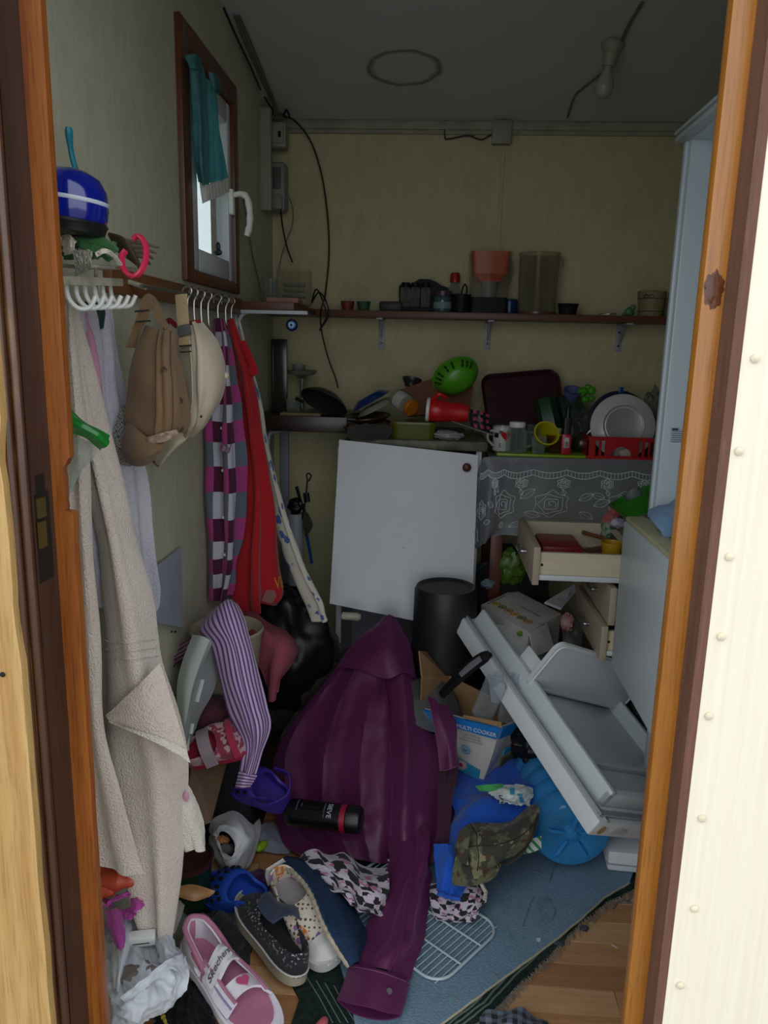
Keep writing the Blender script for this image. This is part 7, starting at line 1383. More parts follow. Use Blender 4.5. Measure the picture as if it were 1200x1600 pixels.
tri = lambda u0, v0, u1, v1, u2, v2: ([wS2.at(u, v, .002) for u, v in ((u0, v0), (u1, v1), (u2, v2), ((u0 + u2) / 2, (v0 + v2) / 2))], [(0, 1, 2, 3)], None)
thing('wipes_packet', 'white wipes packet with blue and green print on the blue shorts', 'packet', [P('film', wS2.geo(.01), M('white_film', 'c4cac8', .35), [P('blue_print', join(patch([[wS2.at(.42 + .1 * i, .2 + .3 * j, .0015) for i in (0, .5, 1)] for j in (0, .5, 1)], 6, 6), patch([[wS2.at(.58 + .12 * i + .1 * j, .45 + .4 * j, .0015) for i in (0, .5, 1)] for j in (0, .5, 1)], 6, 6)), m_teal), P('printed_c', tube([wS2.at(.2 + .035 * math.cos(a), .6 + .09 * math.sin(a), .002) for a in np.linspace(.6, 5.6, 14)], .001, 5), m_dark)]),
    P('green_end', patch([R(0, 1.79, (742, 1228, 0), (760, 1226, -.02), (786, 1224, -.022)), R(0, 1.775, (750, 1236, 0), (764, 1236, -.02), (786, 1230, -.03))], 16, 10, None, .006), M('mint_green_film', '4ca860', .4))])
one('packet', 'white and green packet between the camouflage cap and bottle', 'packet', patch([R(0, 1.66, (812, 1320, 0), (828, 1312, -.01), (846, 1306, 0)), R(0, 1.64, (812, 1332, 0), (830, 1332, -.01), (846, 1326, 0))], 14, 10, None, .006), uvpattern('green_stripe_print', lambda k, u, v: k.mix(k.math('GREATER_THAN', fract(k, k.math('ADD', u, k.math('MULTIPLY', v, .4)), 3), .6), lin('c0c8c0'), lin('2c7c4c')), rough=.4))
# five gallon bottle
bb = WZ(896, 1308, .125); axd = V((-.06, 1.0, .10)).normalized()
m_bott = NT('blue_water_bottle'); tr_ = m_bott.add('ShaderNodeBsdfTransparent'); tr_.inputs[0].default_value = lin('9cd0f0'); m_bott.base(lin('48a8e8')); m_bott.p.inputs['Roughness'].default_value = .08; m_bott.p.inputs['Specular IOR Level'].default_value = .9
lw_ = m_bott.add('ShaderNodeLayerWeight'); lw_.inputs[0].default_value = .4; mx = m_bott.add('ShaderNodeMixShader'); m_bott.link(m_bott.math('MULTIPLY_ADD', lw_.outputs['Facing'], .35, .42), mx.inputs[0]); m_bott.link(tr_.outputs[0], mx.inputs[1]); m_bott.link(m_bott.p.outputs[0], mx.inputs[2]); m_bott.link(mx.outputs[0], m_bott.out.inputs[0]); m_bott = m_bott.m
br = .103
bp = [(0, .012), (.018, .010), (.026, .014), (.05, .006), (.068, .0), (.088, .004), (br - .003, .02), (br, .035)]
for k in range(4): bp += [(br, .05 + .055 * k), (br - .004, .058 + .055 * k), (br - .004, .066 + .055 * k), (br, .074 + .055 * k)]
bp += [(br, .27), (br * .9, .30), (br * .55, .335), (.028, .35), (.028, .38)]
ribs = []
BM = frame(bb, axd.orthogonal(), axd.cross(axd.orthogonal()))
for i in range(5):
    a = 2 * math.pi * i / 5 + .5; ribs.append(P('base_rib', xf(tube([(math.cos(a) * r, math.sin(a) * r, z) for r, z in ((.022, .006), (.04, .002), (.058, -.004), (.07, -.001))], [.003, .005, .005, .003], 8), BM), m_bott))
thing('water_bottle', 'large blue water bottle lying with its base to the door', 'bottle', [P('bottle_wall', along(bb, bb + axd, bp, 56), m_bott), P('base_knob', xf(lathe([(0, .002), (.012, .004), (.016, .012)], 20), BM), m_bott), P('neck_cap', along(bb + axd * .37, bb + axd * .42, [(0, .03), (.03, .03), (.031, 0)], 20), m_blue)] + ribs)
# white boxes by the refrigerator foot
w1 = WZ(948, 1366, .004)
one('panel', 'white plastic panel lying on the mat by the refrigerator', 'panel', xf(rbx(0, .22, 0, .2, 0, .055, .006), frame((w1.x, w1.y, .0145), (1, -.06, 0), (.06, 1, 0))), m_fdoor, [P('edge_line', xf(rbx(-.001, .22, -.0015, .01, .018, .022, .0005, 1), frame((w1.x, w1.y, .0145), (1, -.06, 0), (.06, 1, 0))), m_gask2)])
# plaid at the threshold
def navy_fn(k, u, v):
    a = k.math('GREATER_THAN', fract(k, u, 7), .5); b = k.math('GREATER_THAN', fract(k, v, 4), .5)
    return k.mix(k.math('MULTIPLY', k.math('ADD', a, b), .5), lin('14161f'), lin('6a7486'))
one('checked_cloth', 'navy and grey checked cloth at the bottom edge by the threshold', 'cloth', patch([R(0, 1.30, (752, 1584, 0), (790, 1576, -.01), (825, 1580, -.01), (858, 1600, 0)), R(0, 1.26, (750, 1604, 0), (790, 1600, -.015), (828, 1604, -.015), (870, 1622, 0)), R(0, 1.22, (752, 1640, 0), (790, 1640, -.01), (828, 1640, -.01), (872, 1650, 0))], 40, 24, lambda u, v: .004 * math.sin(14 * u + 6 * v) + .003 * nz(u * 6, v * 6), .004), uvpattern('navy_check', navy_fn))
# ------------------------------------------------------------------ shoes
def hw(s, W_): 
    t = min(max((s - .3) / .45, 0), 1); t = t * t * (3 - 2 * t)
    return W_ / 2 * (.74 + .26 * t) * (max(0, 1 - abs(2 * s - 1) ** 3.6)) ** .42
def outline(L, W_, n=40):
    o = []
    for i in range(n):
        a = 2 * math.pi * i / n; s = .5 + .5 * math.cos(a) * (1 if True else 1)
        s = .5 - .5 * math.cos(a)
        y = hw(s, W_) * (1 if a < math.pi else -1) + .03 * L * math.sin(math.pi * s) * .4
        o.append((s * L, y))
    return o
def shoe_upper(L, W_, hh, hf, op0=.03, op1=.56, ow=.72, toe=.045, z0=.018, n=40, thick=.004, nv=26, fold=None):
    o = outline(L, W_, n)
    rows = []
    for k, t in enumerate((0, .22, .5, .8, 1.0)):
        r = []
        for x, y in o:
            s = x / L; sc = op0 + (op1 - op0) * s
            ztop = hh * (1 - s) + hf * s
            e = t ** .9
            X = (s * (1 - e) + sc * e) * L; bul = math.sin(math.pi * t) * .06
            Y = y * (1 - e) + (y * ow) * e + y * bul
            Z = z0 + (ztop - z0) * (math.sin(t * math.pi / 2) ** (.75 if s > .6 else 1))
            r.append(V((X, Y, Z)))
        rows.append(r)
    return Surf(rows, n * 2, nv, fold, True)
def sole(L, W_, h=.02, grow=1.03): return prism([(x * grow - .01 * L * (grow - 1), y * grow) for x, y in outline(L, W_, 44)], h)
def place(heel, toe, up=(0, 0, 1)):
    ex = V(toe) - V(heel); return frame(heel, ex, V(up).cross(ex)), ex.length
m_rubber = M('beige_rubber', '9c9280', .8, dirt='5c5446', dscale=14); m_rubw = M('white_rubber', 'c6c4c0', .6, dirt='8c8880', dscale=10); m_inner = cloth('shoe_lining_dark', '1b1c20')
# navy slip-on
h0, t0 = WZ(468, 1540, .02), WZ(388, 1406, .03)
Mx, L = place(h0, t0, (.22, -.1, 1)); Wn = .105
nS = shoe_upper(L, Wn, .07, .06, .03, .60, .74)
def blot_fn(base, spots, sc, lo=.55):
    def fn(k, u, v):
        n = k.noise(k.coord(), sc, 2, .7); return k.mix(k.ramp(n, [(lo, (0, 0, 0)), (lo + .03, (1, 1, 1))]), lin(base), lin(spots))
    return fn
m_navyp = uvpattern('navy_white_scribble', lambda k, u, v: k.mix(k.math('MULTIPLY', k.ramp(k.noise(k.coord(), 150, 2), [(.60, (0, 0, 0)), (.63, (1, 1, 1))]), k.ramp(v, [(.30, (1, 1, 1)), (.75, (0, 0, 0))])), lin('15171d'), lin('a4a4a8')))
thing('shoe', 'navy slip-on shoe with white scribble print and beige sole', 'shoe', [P('upper', xf(nS.geo(.004), Mx), m_navyp), P('sole', xf(sole(L, Wn, .022), Mx), m_rubber), P('insole', xf(prism([(x, y) for x, y in outline(L * .95, Wn * .86)], .002, .023), Mx), m_inner),
    P('tongue', xf(patch([[V((L * .30, -.03, .085)), V((L * .30, .0, .10)), V((L * .34, .03, .085))], [V((L * .44, -.034, .082)), V((L * .44, 0, .10)), V((L * .46, .034, .08))], [V((L * .6, -.032, .07)), V((L * .6, 0, .082)), V((L * .6, .03, .07))], [V((L * .72, -.02, .055)), V((L * .72, .0, .068)), V((L * .70, .02, .06))]], 24, 24, lambda u, v: .006 * math.sin(7 * v + 3 * u), .004), Mx), cloth('slate_blue_cloth', '2c3a54', '222e44'), label='slate blue cloth tongue'),
    P('foxing_line', xf(tube([(x * 1.031, y * 1.035, .023) for x, y in outline(L, Wn, 44)], .0022, 6, True), Mx), m_rubw)])
# white trainer with dotted animal print
h0, t0 = WZ(440, 1386, .05), WZ(520, 1508, .02)
Mx, L = place(h0, t0, (-.28, -.1, 1)); Wn = .1
def giraffe_fn(k, u, v):
    co = k.coord(); d = k.voro(co, 95, rnd=.25); dots = k.ramp(d, [(.30, (1, 1, 1)), (.36, (0, 0, 0))])
    n = k.noise(co, 22, 1); a = k.ramp(n, [(.56, (0, 0, 0)), (.6, (1, 1, 1))]); n2 = k.noise(k.map(co, (1.4, 1, 1.3)), 26, 1); b = k.ramp(n2, [(.62, (0, 0, 0)), (.65, (1, 1, 1))])
    c = k.mix(dots, lin('cdc0b0'), lin('5a4438')); c = k.mix(k.math('MULTIPLY', a, k.ramp(d, [(.5, (1, 1, 1)), (.62, (.3, .3, .3))])), c, lin('c4702a')); return k.mix(b, c, lin('8a5a9a'))
wS3 = shoe_upper(L, Wn, .075, .065, .02, .46, .74)
thing('shoe', 'white trainer with brown dots and orange animal print', 'shoe', [P('upper', xf(wS3.geo(.004), Mx), uvpattern('dotted_animal_print', giraffe_fn)), P('sole', xf(sole(L, Wn, .026), Mx), m_rubw), P('toe_cap', xf(patch([[V((L * x, y, z)) for y, z in ((-.042 * w, .02), (-.03 * w, .04 * h), (0, .05 * h), (.03 * w, .04 * h), (.042 * w, .02))] for x, w, h in ((.82, 1.05, 1.0), (.92, .85, .85), (1.0, .5, .6), (1.03, .2, .45))], 24, 16, None, .003), Mx), m_rubw), P('insole', xf(prism([(x, y) for x, y in outline(L * .95, Wn * .86)], .002, .028), Mx), cloth('pale_insole', 'a09ca0')),
    P('heel_tab', xf(patch([[V((.0, y, .03)) + V((-.002 - .6 * y * y * 10 * -.1, 0, 0)) for y in (-.03, -.015, 0, .015, .03)], [V((-.004, y, .06)) for y in (-.028, -.014, 0, .014, .028)], [V((.0, y, .082)) for y in (-.022, -.011, 0, .011, .022)]], 14, 12, None, .004), Mx), m_rubw)])
# denim slipper standing on its edge, rope trimmed
de = RZ((432, 1352, .11), (452, 1358, .115), (472, 1376, .12), (488, 1402, .12), (502, 1438, .11), (520, 1472, .09), (545, 1510, .05))
df = RZ((448, 1344, .09), (486, 1352, .075), (516, 1372, .055), (538, 1400, .045), (556, 1436, .038), (570, 1468, .03), (560, 1502, .026))
dm = [a_.lerp(b_, .5) + V((.004, -.008, .01)) for a_, b_ in zip(de, df)]
m_denim = carpet('denim_blue_felt', '2c405c', '223450', '1a283e', 200)
thing('slipper', 'denim blue slipper sole on edge with white rope trim', 'slipper', [P('sole', patch([de, dm, df], 50, 24, lambda u, v: .002 * nz(u * 4, v * 4), .010), m_denim), P('rope_trim', tube([p + V((0, 0, .0)) for p in spline(de, 70)], [.0055 + .001 * math.sin(i * 1.9) for i in range(70)], 8), cloth('cream_rope', 'b4a894', '968a76', scale=60), label='cream white rope edge'), P('rope_end', tube(spline([de[0], de[0] + V((-.004, -.004, -.006)), de[0] + V((-.002, -.006, -.016))], 8), .006, 7), cloth('cream_rope_2', 'b4a894', '968a76', scale=60))])
# sandal with lettered strap
m_sw = M('sandal_white', 'dedae0', .5, c2='cec8d4', scale=14); m_sp = cloth('sandal_pink', 'b4748c', '9c5c78'); m_sl = M('sandal_lilac', '9c84b4', .5); m_pk = M('sandal_hot_pink', 'c0507c', .45)
h0, t0 = WZ(292, 1478, .07), WZ(418, 1628, .035)
Mx, L = place(h0, t0, (.12, -.08, 1)); Wn = .10
def strap_row(x0, x1, z, ya=-1, yb=1, dx=0.0, n=7):
    rows = []
    for x in np.linspace(x0, x1, 4):
        r = []
        for q in np.linspace(ya, yb, n):
            s = (x + dx * q) / L; w_ = hw(min(max(s, .03), .97), Wn) * 1.04
            r.append(V((x + dx * q, q * w_ + .012 * L * math.sin(math.pi * s) , .028 + z * math.cos(q * math.pi / 2 * .92))))
        rows.append(r)
    return rows
heelS = shoe_upper(L, Wn, .075, .05, .02, .98, .86, n=40)
def heel_cup():
    rows = []
    for z, g_ in ((.022, 1.02), (.045, 1.0), (.066, .92), (.078, .82)):
        r = []
        for i in range(13):
            a = math.pi * (-.98 + 1.96 * i / 12); s = .17 - .17 * math.cos(a / 1.0) if False else .0
            th = -math.pi / 2 - math.pi * (i / 12 - .5) * 1.0
            q = (i / 12 - .5) * 2; s = .02 + .36 * abs(q) ** 1.6; w_ = hw(max(s, .035), Wn)
            r.append(V((s * L, math.copysign(w_, q) * g_ * min(1, abs(q) * 4 + .0) if abs(q) > 1e-6 else 0, z - .028 * abs(q) ** 2.5 * (z > .05))))
        rows.append(r)
    return Surf(rows, 40, 14)
hc = heel_cup()
s1 = Surf(strap_row(.36 * L, .52 * L, .052, dx=-.012), 30, 14); s2 = Surf(strap_row(.62 * L, .74 * L, .038, dx=.006), 30, 14)
s3 = Surf(strap_row(.34 * L, .76 * L, .044, -1.02, -.62), 16, 24); s4 = Surf(strap_row(.34 * L, .80 * L, .044, .62, 1.02), 16, 24)
logo = P('strap_badge', onsurf(s1, prism([(.5 + .5 * p[0] / .5 * .98, .5 + .5 * p[1] / .5 * .98) for p in rrect(1, 1, .22, 4)], .0012), .03, .62, .24, .94, .003), M('badge_white', 'd4d2d4', .4), [P('lettering', None, None)])
tx = text('Skechers', .27, .0008, 'CENTER', .2); xs = [p.x for p in tx[0]]; wx = max(xs) - min(xs)
lg = onsurf(s1, ([V((.5 + p.x / wx * .86, .5 - p.y * 2.3, p.z)) for p in tx[0]], tx[1], None), .03, .62, .24, .94, .0058)
logo['s'] = [P('lettering', lg, M('badge_ink', '4a4658', .6))]
ht = onsurf(s2, ([V((p.x / 40 + .5, .5 + p.y / 34, p.z * .2)) for p in prism(heart, .012)[0]], prism(heart, .012)[1], None), .36, .64, .95, .05, .003)
pad = [(x, y) for x, y in outline(L * .97, Wn * .92)]
thing('sandal', 'white and pink sports sandal with lettered strap by the bottom edge', 'sandal', [P('sole', xf(sole(L, Wn, .024, 1.05), Mx), m_sw), P('footbed', xf(prism(pad, .003, .024), Mx), m_sp, label='pink footbed'), P('heel_cup', xf(hc.geo(.007), Mx), m_sw, [P('pink_lining', xf(tube([hc.at(t, 1, .001) for t in np.linspace(0, 1, 40)], .0052, 8), Mx), m_sp), P('lining_back', xf(Surf([[p + V((.008, 0, 0)) for p in row] for row in [[V(hc.G[j, i]) for i in range(0, 40, 3)] for j in (0, 5, 9, 12)]], 30, 10).geo(.0), Mx), m_sp)]),
    P('ankle_strap', xf(s1.geo(.005), Mx), m_sw, [P('pink_stripe', xf(tube([s1.at(t, .5, .001) for t in np.linspace(.64, .98, 14)], .0022, 6), Mx), m_sp)] + [dict(n='strap_badge', g=xf(logo['g'], Mx), m=logo['m'], s=[dict(n='lettering', g=xf(lg, Mx), m=logo['s'][0]['m'], s=(), l=None, k=None, sh=40)], l=None, k=None, sh=40)][:1]),
    P('toe_strap', xf(s2.geo(.005), Mx), m_sw, [P('heart', xf(ht, Mx), m_pk, label='pink heart patch')]), P('side_panel', xf(s3.geo(.005), Mx), m_sw, [P('pink_piping', xf(tube([s3.at(.98, t, .001) for t in np.linspace(0, 1, 14)], .0035, 6), Mx), m_sp), P('lilac_line', xf(tube([s3.at(.55, t, .001) for t in np.linspace(.2, 1, 14)], .002, 6), Mx), m_sl)]), P('side_panel', xf(s4.geo(.005), Mx), m_sw, [P('pink_piping', xf(tube([s4.at(.02, t, .001) for t in np.linspace(0, 1, 14)], .0035, 6), Mx), m_sp)]),
    P('sole_edge', xf(tube([(x * 1.05, y * 1.06, .024) for x, y in outline(L, Wn, 44)], .003, 6, True), Mx), m_sw)])
# clogs with holes
def clog(name, label, h0, t0, up, m, Wn=.095, holes=True, strapm=None):
    Mx, L = place(h0, t0, up)
    cl = shoe_upper(L, Wn, .055, .07, .02, .52, .80, thick=.006)
    hs = []
    if holes:
        for u in np.linspace(.36, .64, 7):
            for v in (.32, .58): 
                p = cl.at(u, v, .0); q = cl.at(u, v + .10, .0)
                hs.append(P('vent_hole', xf(tube([p + (cl.at(u, v, .0012) - p), q + (cl.at(u, v + .1, .0012) - q)], [.0042, .0042], 8), Mx), m_black))
    parts = [P('upper', xf(cl.geo(.006), Mx), m, hs), P('sole', xf(sole(L, Wn, .022, 1.04), Mx), m), P('footbed', xf(prism([(x, y) for x, y in outline(L * .95, Wn * .88)], .002, .023), Mx), m)]
    if strapm: 
        parts.append(P('heel_strap', xf(Surf([[V((.40 * L, -.05, z)), V((.15 * L, -.048, z + .012)), V((-.03 * L, 0, z + .02)), V((.15 * L, .048, z + .012)), V((.40 * L, .05, z))] for z in (.05, .066)], 30, 6).geo(.004), Mx), m))
    thing(name, label, 'clog', parts)
clog('clog', 'blue plastic clog with slotted vents behind the navy shoe', WZ(424, 1424, .03), WZ(326, 1386, .03), (0, -.45, 1), M('royal_blue_foam', '1c44a4', .5))
clog('clog', 'purple plastic clog below the striped cuff', W(452, 1262, 1.74), W(362, 1212, 1.80), (.15, -.7, 1), M('purple_foam', '3a2488', .5), strapm=True)
# ------------------------------------------------------------------ white pouch, soap piece, paper
pcn = [RZ((328, 1300, .02), (326, 1272, .05), (338, 1248, .075), (362, 1242, .08), (388, 1256, .06), (404, 1290, .03), (402, 1330, .02), (388, 1358, .015), (356, 1364, .015), (334, 1338, .015)),
       RZ((330, 1300, .06), (332, 1276, .085), (344, 1258, .10), (364, 1256, .11), (386, 1270, .10), (397, 1296, .08), (394, 1328, .06), (380, 1352, .05), (358, 1356, .05), (338, 1334, .05)),
       RZ((336, 1306, .085), (344, 1290, .11), (354, 1282, .13), (368, 1286, .135), (380, 1298, .125), (385, 1314, .11), (382, 1330, .095), (372, 1342, .085), (358, 1344, .08), (344, 1328, .08)),
       RZ((340, 1310, .085), (342, 1302, .10), (346, 1298, .115), (356, 1302, .12), (366, 1314, .12), (370, 1324, .11), (366, 1332, .10), (360, 1340, .09), (352, 1338, .085), (344, 1326, .08))]
m_wcl = cloth('white_cotton', 'c8c8ca', 'b6b6ba', scale=6)
one('pouch', 'white cloth pouch lying open on the blue clog', 'pouch', patch(pcn, 70, 40, lambda u, v: .010 * nz(u * 7, v * 4, 3) + .006 * (ridge(u * 6, v * 3, 5) - .4), .004, True), m_wcl, [P('orange_contents', blob(WZ(349, 1312, .085), (.016, .012, .01), .4, 3, 3, 20, 12), M('orange_crumb', 'a06a3c', .8)), P('grey_contents', blob(WZ(354, 1326, .075), (.02, .015, .012), .3, 6, 3, 20, 12), M('grey_net_content', '5a5856', .8))])
one('soap', 'lime green plastic piece beside the white pouch', 'piece', blob(WZ(409, 1322, .02), (.012, .022, .010), .12, 4, 2, 20, 12, rot=-25), M('acid_green_plastic', '8cb414', .4))
one('paper_sheet', 'creased grey white paper under the shampoo bottle', 'paper', patch([RZ((406, 1290, .025), (424, 1284, .02), (444, 1300, .015)), RZ((404, 1312, .02), (430, 1312, .02), (456, 1318, .01)), RZ((410, 1330, .01), (436, 1334, .01), (452, 1334, .01))], 20, 16, lambda u, v: .004 * nz(u * 4, v * 4), .001), M('grey_paper', '8c8c9c', .7))
one('shoe_tip', 'purple and white glossy shoe tip behind the navy shoe', 'shoe', blob(WZ(404, 1384, .03), (.035, .045, .03), .15, 3, 2, 30, 18, rot=40), uvpattern('purple_white_gloss', blot_fn('3c2248', '9c8ca4', 26, .5), rough=.25))
# ------------------------------------------------------------------ striped sleeve over a white plastic stool
def stripe_fn(n, a, b, ax=0, duty=.5, wob=0.0):
    def fn(k, u, v):
        q = u if ax == 0 else v
        return k.mix(k.ramp(fract(k, q, n), [(duty - .04, (0, 0, 0)), (duty + .04, (1, 1, 1))]), lin(a), lin(b))
    return fn
m_stripe = uvpattern('purple_white_stripes', stripe_fn(11, '5c2a6c', 'b6a0c4', 0, .42)); m_stripe_c = uvpattern('purple_white_cuff', stripe_fn(5, '5c2a6c', 'c0aece', 1, .42))
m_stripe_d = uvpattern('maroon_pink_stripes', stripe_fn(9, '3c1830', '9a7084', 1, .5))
ss = [R(0, 1.78, (322, 962, .04), (338, 948, .04), (356, 946, .04), (372, 955, .04)),
      R(0, 1.70, (312, 984, .02), (334, 958, -.01), (354, 938, -.01), (371, 943, .02)),
      R(0, 1.66, (321, 996, .02), (340, 978, -.02), (362, 966, -.02), (384, 972, .01)),
      R(0, 1.64, (333, 1012, .02), (354, 1010, -.02), (376, 1012, -.02), (397, 1020, .01)),
      R(0, 1.63, (344, 1063, .02), (366, 1064, -.02), (388, 1066, -.02), (411, 1069, .01)),
      R(0, 1.62, (357, 1106, .02), (377, 1106, -.02), (398, 1106, -.02), (420, 1106, .01)),
      R(0, 1.615, (371, 1140, .02), (388, 1140, -.015), (406, 1138, -.02), (425, 1135, .01)),
      R(0, 1.61, (382, 1168, .01), (392, 1170, -.01), (402, 1172, -.01), (413, 1174, .01)),
      R(0, 1.61, (374, 1207, .01), (383, 1208, -.01), (392, 1210, -.01), (401, 1212, .01))]
stS = Surf(ss, 60, 90, lambda u, v: .006 * math.sin(9 * u + 3 * v) * v + .004 * nz(u * 4, v * 7, 3) - .010 * math.exp(-((u - .45) / .06) ** 2) * (v > .3) * math.sin(math.pi * min(1, (v - .3) / .7)))
cu = [R(0, 1.61, (373, 1206, .008), (383, 1208, -.012), (392, 1210, -.012), (402, 1212, .008)), R(0, 1.608, (370, 1219, .008), (378, 1220, -.014), (386, 1221, -.014), (396, 1222, .008)), R(0, 1.606, (367, 1231, .008), (374, 1232, -.012), (381, 1232, -.012), (390, 1231, .008))]
thing('striped_shirt', 'purple and white striped shirt sleeve draped over the white stool', 'shirt', [P('sleeve', stS.geo(.003), m_stripe), P('cuff', patch(cu, 24, 20, None, .004), m_stripe_c), P('shoulder', patch([R(0, 1.82, (252, 1018, 0), (275, 1008, 0), (300, 996, 0)), R(0, 1.78, (254, 1034, 0), (276, 1022, -.02), (306, 1000, -.01)), R(0, 1.76, (256, 1058, 0), (268, 1042, -.02), (290, 1030, 0))], 24, 24, lambda u, v: .004 * math.sin(12 * v), .003), m_stripe_d, label='shaded striped shoulder part')])
m_stool = M('stool_white', 'b4bcb8', .4, c2='a6aeaa', scale=4)
bandr = [R(0, 1.66, (301, 992, .03), (316, 994, .0), (332, 1003, -.005)), R(0, 1.64, (286, 1030, .03), (298, 1036, 0), (314, 1046, -.005)), R(0, 1.625, (277, 1068, .03), (290, 1070, 0), (304, 1078, -.005)), R(0, 1.61, (277, 1110, .03), (287, 1112, 0), (297, 1120, -.005)), R(0, 1.60, (283, 1145, .02), (287, 1148, 0), (292, 1150, -.005)), R(0, 1.59, (288, 1172, .01), (289, 1173, 0), (290, 1174, -.002))]
inr = [R(0, 1.655, (332, 1003, -.005), (334, 1008, .02), (340, 1016, .05)), R(0, 1.635, (314, 1046, -.005), (326, 1050, .02), (340, 1054, .05)), R(0, 1.62, (304, 1078, -.005), (318, 1082, .02), (332, 1084, .05)), R(0, 1.605, (297, 1120, -.005), (304, 1120, .015), (314, 1116, .04)), R(0, 1.595, (292, 1150, -.005), (297, 1148, .01), (304, 1144, .03)), R(0, 1.588, (290, 1174, -.002), (291, 1172, .005), (293, 1168, .01))]
iS = Surf(inr, 20, 40)
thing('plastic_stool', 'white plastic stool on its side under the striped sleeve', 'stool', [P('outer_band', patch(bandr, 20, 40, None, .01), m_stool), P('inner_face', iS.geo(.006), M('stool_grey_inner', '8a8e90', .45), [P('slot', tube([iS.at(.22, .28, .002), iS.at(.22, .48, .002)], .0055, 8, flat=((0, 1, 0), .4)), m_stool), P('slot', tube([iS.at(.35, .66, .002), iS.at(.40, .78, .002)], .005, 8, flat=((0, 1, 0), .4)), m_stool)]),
    P('leg', tube([W(282, 1110, 1.66), W(284, 1200, 1.64), WZ(285, 1300, .03) if False else V((W(284, 1200, 1.64).x, 1.64, .02))], .016, 10), m_stool), P('cap', along(W(268, 1104, 1.68), W(274, 1104, 1.62), [(0, 0), (.022, 0), (.024, .01), (.018, .02), (0, .022)], 20), M('grey_knob', '7a766c', .4))])
one('board', 'upright brown board behind the white pouch', 'board', slabq([W(300, 1190, 1.66), W(358, 1178, 1.72), W(330, 1285, 1.60), W(286, 1300, 1.58)], .016), wood('brown_box_wood', '5c4022', '4a3218', axis='Z', rough=.5))
one('wooden_box', 'dark brown box standing under the red sandal', 'box', rbx(-.58, -.45, 1.76, 1.90, 0, .33, .004), wood('dark_box_wood', '38281a', '2a1d12', axis='Z', rough=.6))
Mx, L = place(W(292, 1190, 1.62), W(392, 1150, 1.66), (0, -.8, 1)); Wn = .095
rsS = shoe_upper(L, Wn, .05, .055, .04, .55, .74)
m_redsole = M('red_foam_sole', 'a01c38', .5)
thing('sandal', 'pink red and grey sandal lying on the brown board', 'sandal', [P('upper', xf(rsS.geo(.005), Mx), uvpattern('red_pink_mesh', blot_fn('7c2a40', 'a8868c', 34, .52))), P('sole', xf(sole(L, Wn, .02, 1.05), Mx), m_redsole), P('strap', xf(Surf([[V((x, y, z)) for y, z in ((-.05, .03), (-.03, .062), (0, .074), (.03, .062), (.05, .03))] for x in (.30 * L, .48 * L)], 20, 6).geo(.004), Mx), cloth('pale_strap', '8c7c84')), P('strap', xf(Surf([[V((x, y, z)) for y, z in ((-.052, .03), (-.03, .055), (0, .064), (.03, .055), (.052, .03))] for x in (.72 * L, .82 * L)], 20, 6).geo(.004), Mx), cloth('red_strap', '9c2440'))])
one('sandal', 'dark red sandal upper behind the pink red sandal', 'sandal', blob(W(338, 1118, 1.72), (.07, .05, .045), .25, 7, 2.4, 36, 22, crease=.06), cloth('maroon_mesh', '4c1a28', '34121c'))
# ------------------------------------------------------------------ pink knit, basket, board on the wall
kn_ = [R(0, 1.98, (378, 960, .05), (402, 962, .03), (428, 972, .03), (446, 988, .05)), R(0, 1.92, (384, 978, .02), (410, 974, -.03), (438, 984, -.03), (458, 1012, .02)), R(0, 1.88, (394, 1004, .0), (418, 1000, -.04), (442, 1006, -.04), (460, 1026, .01)), R(0, 1.86, (402, 1034, .0), (420, 1032, -.04), (438, 1036, -.035), (452, 1050, .0)), R(0, 1.85, (412, 1064, .0), (422, 1066, -.025), (432, 1066, -.02), (440, 1064, .0)), R(0, 1.84, (416, 1088, .0), (424, 1094, -.015), (432, 1090, -.012), (437, 1082, .0))]
m_knit = NT('pink_knit'); k_ = m_knit; u_, v_ = k_.uvxy(); rb = k_.math('SINE', k_.math('MULTIPLY', u_, 240.0)); k_.base(k_.mix(k_.math('MULTIPLY_ADD', rb, .5, .5), lin('7a3444'), lin('9c4c5c'))); k_.p.inputs['Roughness'].default_value = 1.0; k_.bump(rb, .4, .002); m_knit = k_.m
one('jumper', 'dusty pink ribbed jumper heaped right of the striped sleeve', 'jumper', patch(kn_, 60, 60, lambda u, v: .010 * math.sin(7 * u + 5 * v) + .008 * nz(u * 3, v * 4, 5), .006), m_knit)
bkt = W(272, 1000, 1.74)
one('basket', 'beige plastic laundry tub against the left wall', 'basket', at(lathe([(0, .0), (.07, .0), (.075, .005), (.088, .14), (.093, .15), (.090, .156), (.086, .15), (.072, .01), (0, .006)], 40), V((XL + .115, 1.82, W(272, 976, 1.82).z - .156))), M('beige_plastic', 'a49c84', .5), [P('vent', join(*[at(blob((0, 0, 0), (.003, .002, .003), 0, nu=10, nv=6), W(268 + 6 * i, 987, 1.735)) for i in range(2)]), m_dark, kind='stuff')])
bz1 = W(272, 976, 1.82).z - .156
one('crate', 'dark crate under the beige tub by the left wall', 'box', rbx(XL + .01, -.42, 1.74, 1.96, 0, bz1, .004), m_dark)
one('board', 'pale blue grey board leaning on the left wall above the beige tub', 'board', slabq([WX(241, 886, XL + .006), WX(281, 855, XL + .006), WX(284, 981, XL + .02), WX(242, 973, XL + .02)], .004), M('blue_grey_board', '9aa2b4', .4))
